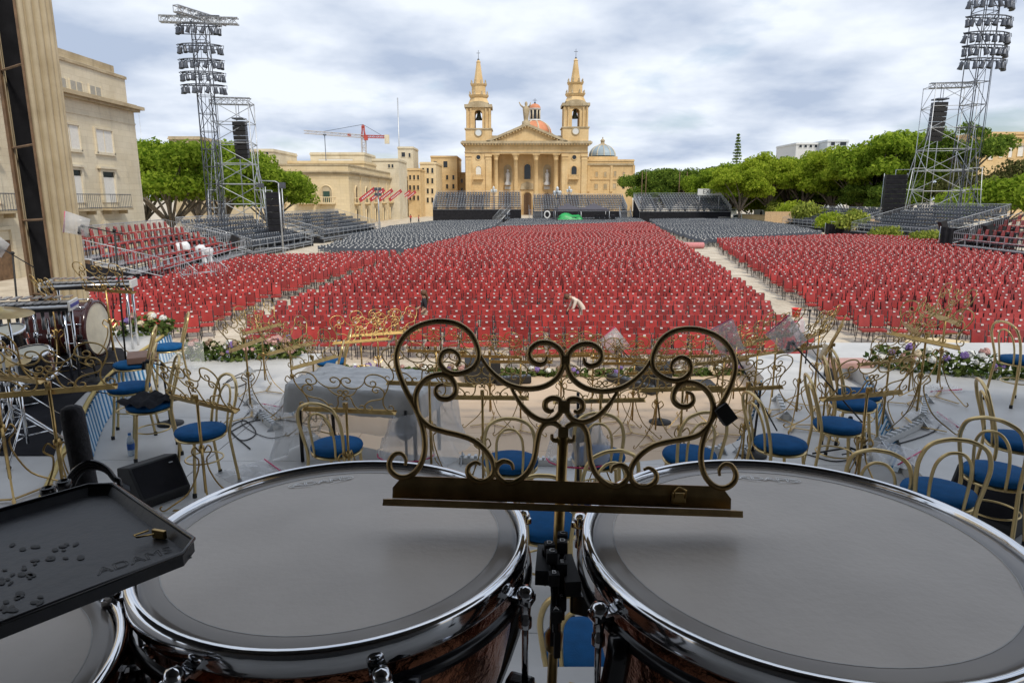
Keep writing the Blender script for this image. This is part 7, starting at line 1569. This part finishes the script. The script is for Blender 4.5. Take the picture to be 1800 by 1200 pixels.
# ================================================================ black tray, padded post
def tray():
    z = CAM_H-.50; C1, C2 = P(187, 843, z), P(357, 958, z); e = (C2-C1).normalized(); d = Vector((e.y, -e.x, 0)); d = d if d.y < 0 else -d; W_ = (C2-C1).length; L_ = .62
    t = thing('trap_table', 'black metal percussion tray with dents and gold clip at lower left', 'tray', (C1.x, C1.y, ZC)); h = z-ZC; M['tray'] = mat('scuffed_black_tray', (.020,.021,.025), .45, var=.35, scale=9, bump=.08, bscale=50)
    def w(u, v, zz): q = e*u+d*v; return Vector((q.x, q.y, h+zz))
    b = MB(); b.add([w(.012,.012,-.016), w(W_-.012,.012,-.016), w(W_-.012,L_,-.016), w(.012,L_,-.016)], [(0,1,2,3)] if (e.cross(d)).z > 0 else [(3,2,1,0)]); b.add([w(.012,.012,-.019), w(W_-.012,.012,-.019), w(W_-.012,L_,-.019), w(.012,L_,-.019)], [(0,1,2,3)]); b.build('tray_floor', 'tray', t)
    rim = [w(0,L_,0), w(0,.03,0), w(.03,0,0), w(W_-.03,0,0), w(W_,.03,0), w(W_,L_,0)]
    inn = [w(.012,L_,-.016), w(.012,.035,-.016), w(.035,.012,-.016), w(W_-.035,.012,-.016), w(W_-.012,.035,-.016), w(W_-.012,L_,-.016)]
    b = MB(); k = len(rim); b.add(rim+inn, [(i, i+1, k+i+1, k+i) for i in range(k-1)]); b.add([p+Vector((0,0,0)) for p in rim]+[p+Vector((0,0,-.020)) for p in rim], [(i, k+i, k+i+1, i+1) for i in range(k-1)]); b.build('tray_wall', 'tray', t)
    b = MB(); b.tube(rim, .0035, 6); b.build('rolled_rim', 'blackgloss', t)
    b = MB(); b.rod(w(W_/2,L_/2,-.03), Vector((w(W_/2,L_/2,0).x, w(W_/2,L_/2,0).y, .02)), .014, 8); b.build('post', 'chrome', t)
    for i in range(3): a = 2*PI*i/3; c = w(W_/2,L_/2,0); b = MB(); b.rod((c.x, c.y, .25), (c.x+.25*math.cos(a), c.y+.25*math.sin(a), .015), .009, 6); b.build('leg', 'chrome', t)
    rs = np.random.default_rng(4)
    for i in range(46):
        cl = ((30,1010),(45,985),(110,965),(100,978),(25,1060),(55,1050),(15,960),(90,1052),(40,1075),(20,1030))[int(rs.integers(0,10))]; q_ = P(cl[0]+rs.normal()*22, cl[1]+rs.normal()*10, z-.016)-Vector((C1.x, C1.y, 0)); u, v = q_.dot(e), q_.dot(d)
        b = MB(); s = .0016+.0026*rs.random(); mt = Matrix.Rotation(math.atan2(e.y, e.x)+rs.normal()*.4, 3, 'Z') @ Matrix.Diagonal((1.8,1,1)); b.lathe([(.0001,.0004),(s*.8,.0004),(s*1.15,.0001)], w(u, v, -.0150), 9, mtx=mt); b.build('dent', 'black', t)
    text_part('ADAMS', .030, M['traymark'], t, P(238, 985, z-.016)-Vector((C1.x, C1.y, ZC))+Vector((0,0,.0005)), (0,0,math.atan2(e.y,e.x)+R(90)+R(-8)), ext=0, bev=.0003, fill=False, name='engraved_lettering')
    p = P(280, 938, z-.008)-Vector((C1.x, C1.y, ZC)); b = MB(); b.bbox(p,(.024,.006,.014),.002,Matrix.Rotation(math.atan2(e.y,e.x)+.4,3,'Z')); b.tube([p+Vector((-.004,-.008,.004)), p+Vector((-.022,-.022,.006)), p+Vector((-.03,-.016,.006)), p+Vector((-.016,0,.006))], .0016, 5); b.build('bulldog_clip', 'gold', t)
M['traymark'] = mat('engraved_mark', (.12,.115,.11), .5, var=.05)
tray()
q = PY(172, 712, 1.42); t = thing('padded_post', 'upright black foam-padded post behind the tray', 'post', (q.x, q.y, ZC)); hh = q.z-ZC; b = MB(); b.lathe([(.022,.02),(.024,.05),(.0235,hh-.02),(.020,hh-.005),(.012,hh),(.0001,hh+.001)], (0,0,0), 18, mtx=Matrix.Rotation(R(-3),3,'Y')); b.build('foam_sleeve', mat('black_foam', (.020,.019,.022), .85, var=.2, scale=40, bump=.3, bscale=120), t)
b = MB(); b.lathe([(.001,0),(.09,0),(.09,.012),(.03,.02)], (0,0,.001), 20); b.build('base_plate', 'black', t)
for i, (px, py) in enumerate(((84, 862), (112, 850))):
    q = PY(px, py, 1.28); t = thing('wing_bolt_post', ['dark capped bolt behind the tray, left one','dark capped bolt behind the tray, right one'][i], 'bolt', (q.x, q.y, ZC), 0, 'capped bolts behind the tray'); hh = q.z-ZC; b = MB(); b.rod((0,0,0),(0,0,hh-.03),.008,8); b.build('stem', 'blackgloss', t); b = MB(); b.lathe([(.010,hh-.04),(.013,hh-.03),(.011,hh-.01),(.014,hh-.005),(.014,hh+.006),(.009,hh+.008),(.008,hh)], (0,0,0), 14); b.build('cap', 'blackgloss', t)
q = PY(135, 845, 1.36); b = MB(); c0 = Vector((q.x, q.y, ZC)); hh = q.z-ZC
for i in range(3): b.tube(cr_spline([Vector((-.03-.008*i,0,hh-.10)), Vector((-.015-.005*i,.01,hh-.01+.004*i)), Vector((.02,.02,hh+.022+.006*i)), Vector((.06,.03,hh-.005)), Vector((.075,.03,hh-.12)), Vector((.07,.03,.01))], 6), .006, 6)
tag(b.build('coiled_cable', 'blackgloss', None, c0), 'loop of black cable hanging beside the padded post', 'cable')
# two far people by the scaffolded street
RS = mat('red_tshirt', (.40,.05,.05), .9); DJ = mat('dark_trousers', (.04,.04,.05), .9)
for i, (px, py, lab) in enumerate(((722,392,'person in red shirt standing beyond the black chairs, left one'),(736,394,'person in red shirt standing beyond the black chairs, right one'))):
    f = P(px, py); person(lab, (f.x, f.y, 0), R(30+70*i), J1, RD, ED, RS, SK, HB, DJ, short_hair)
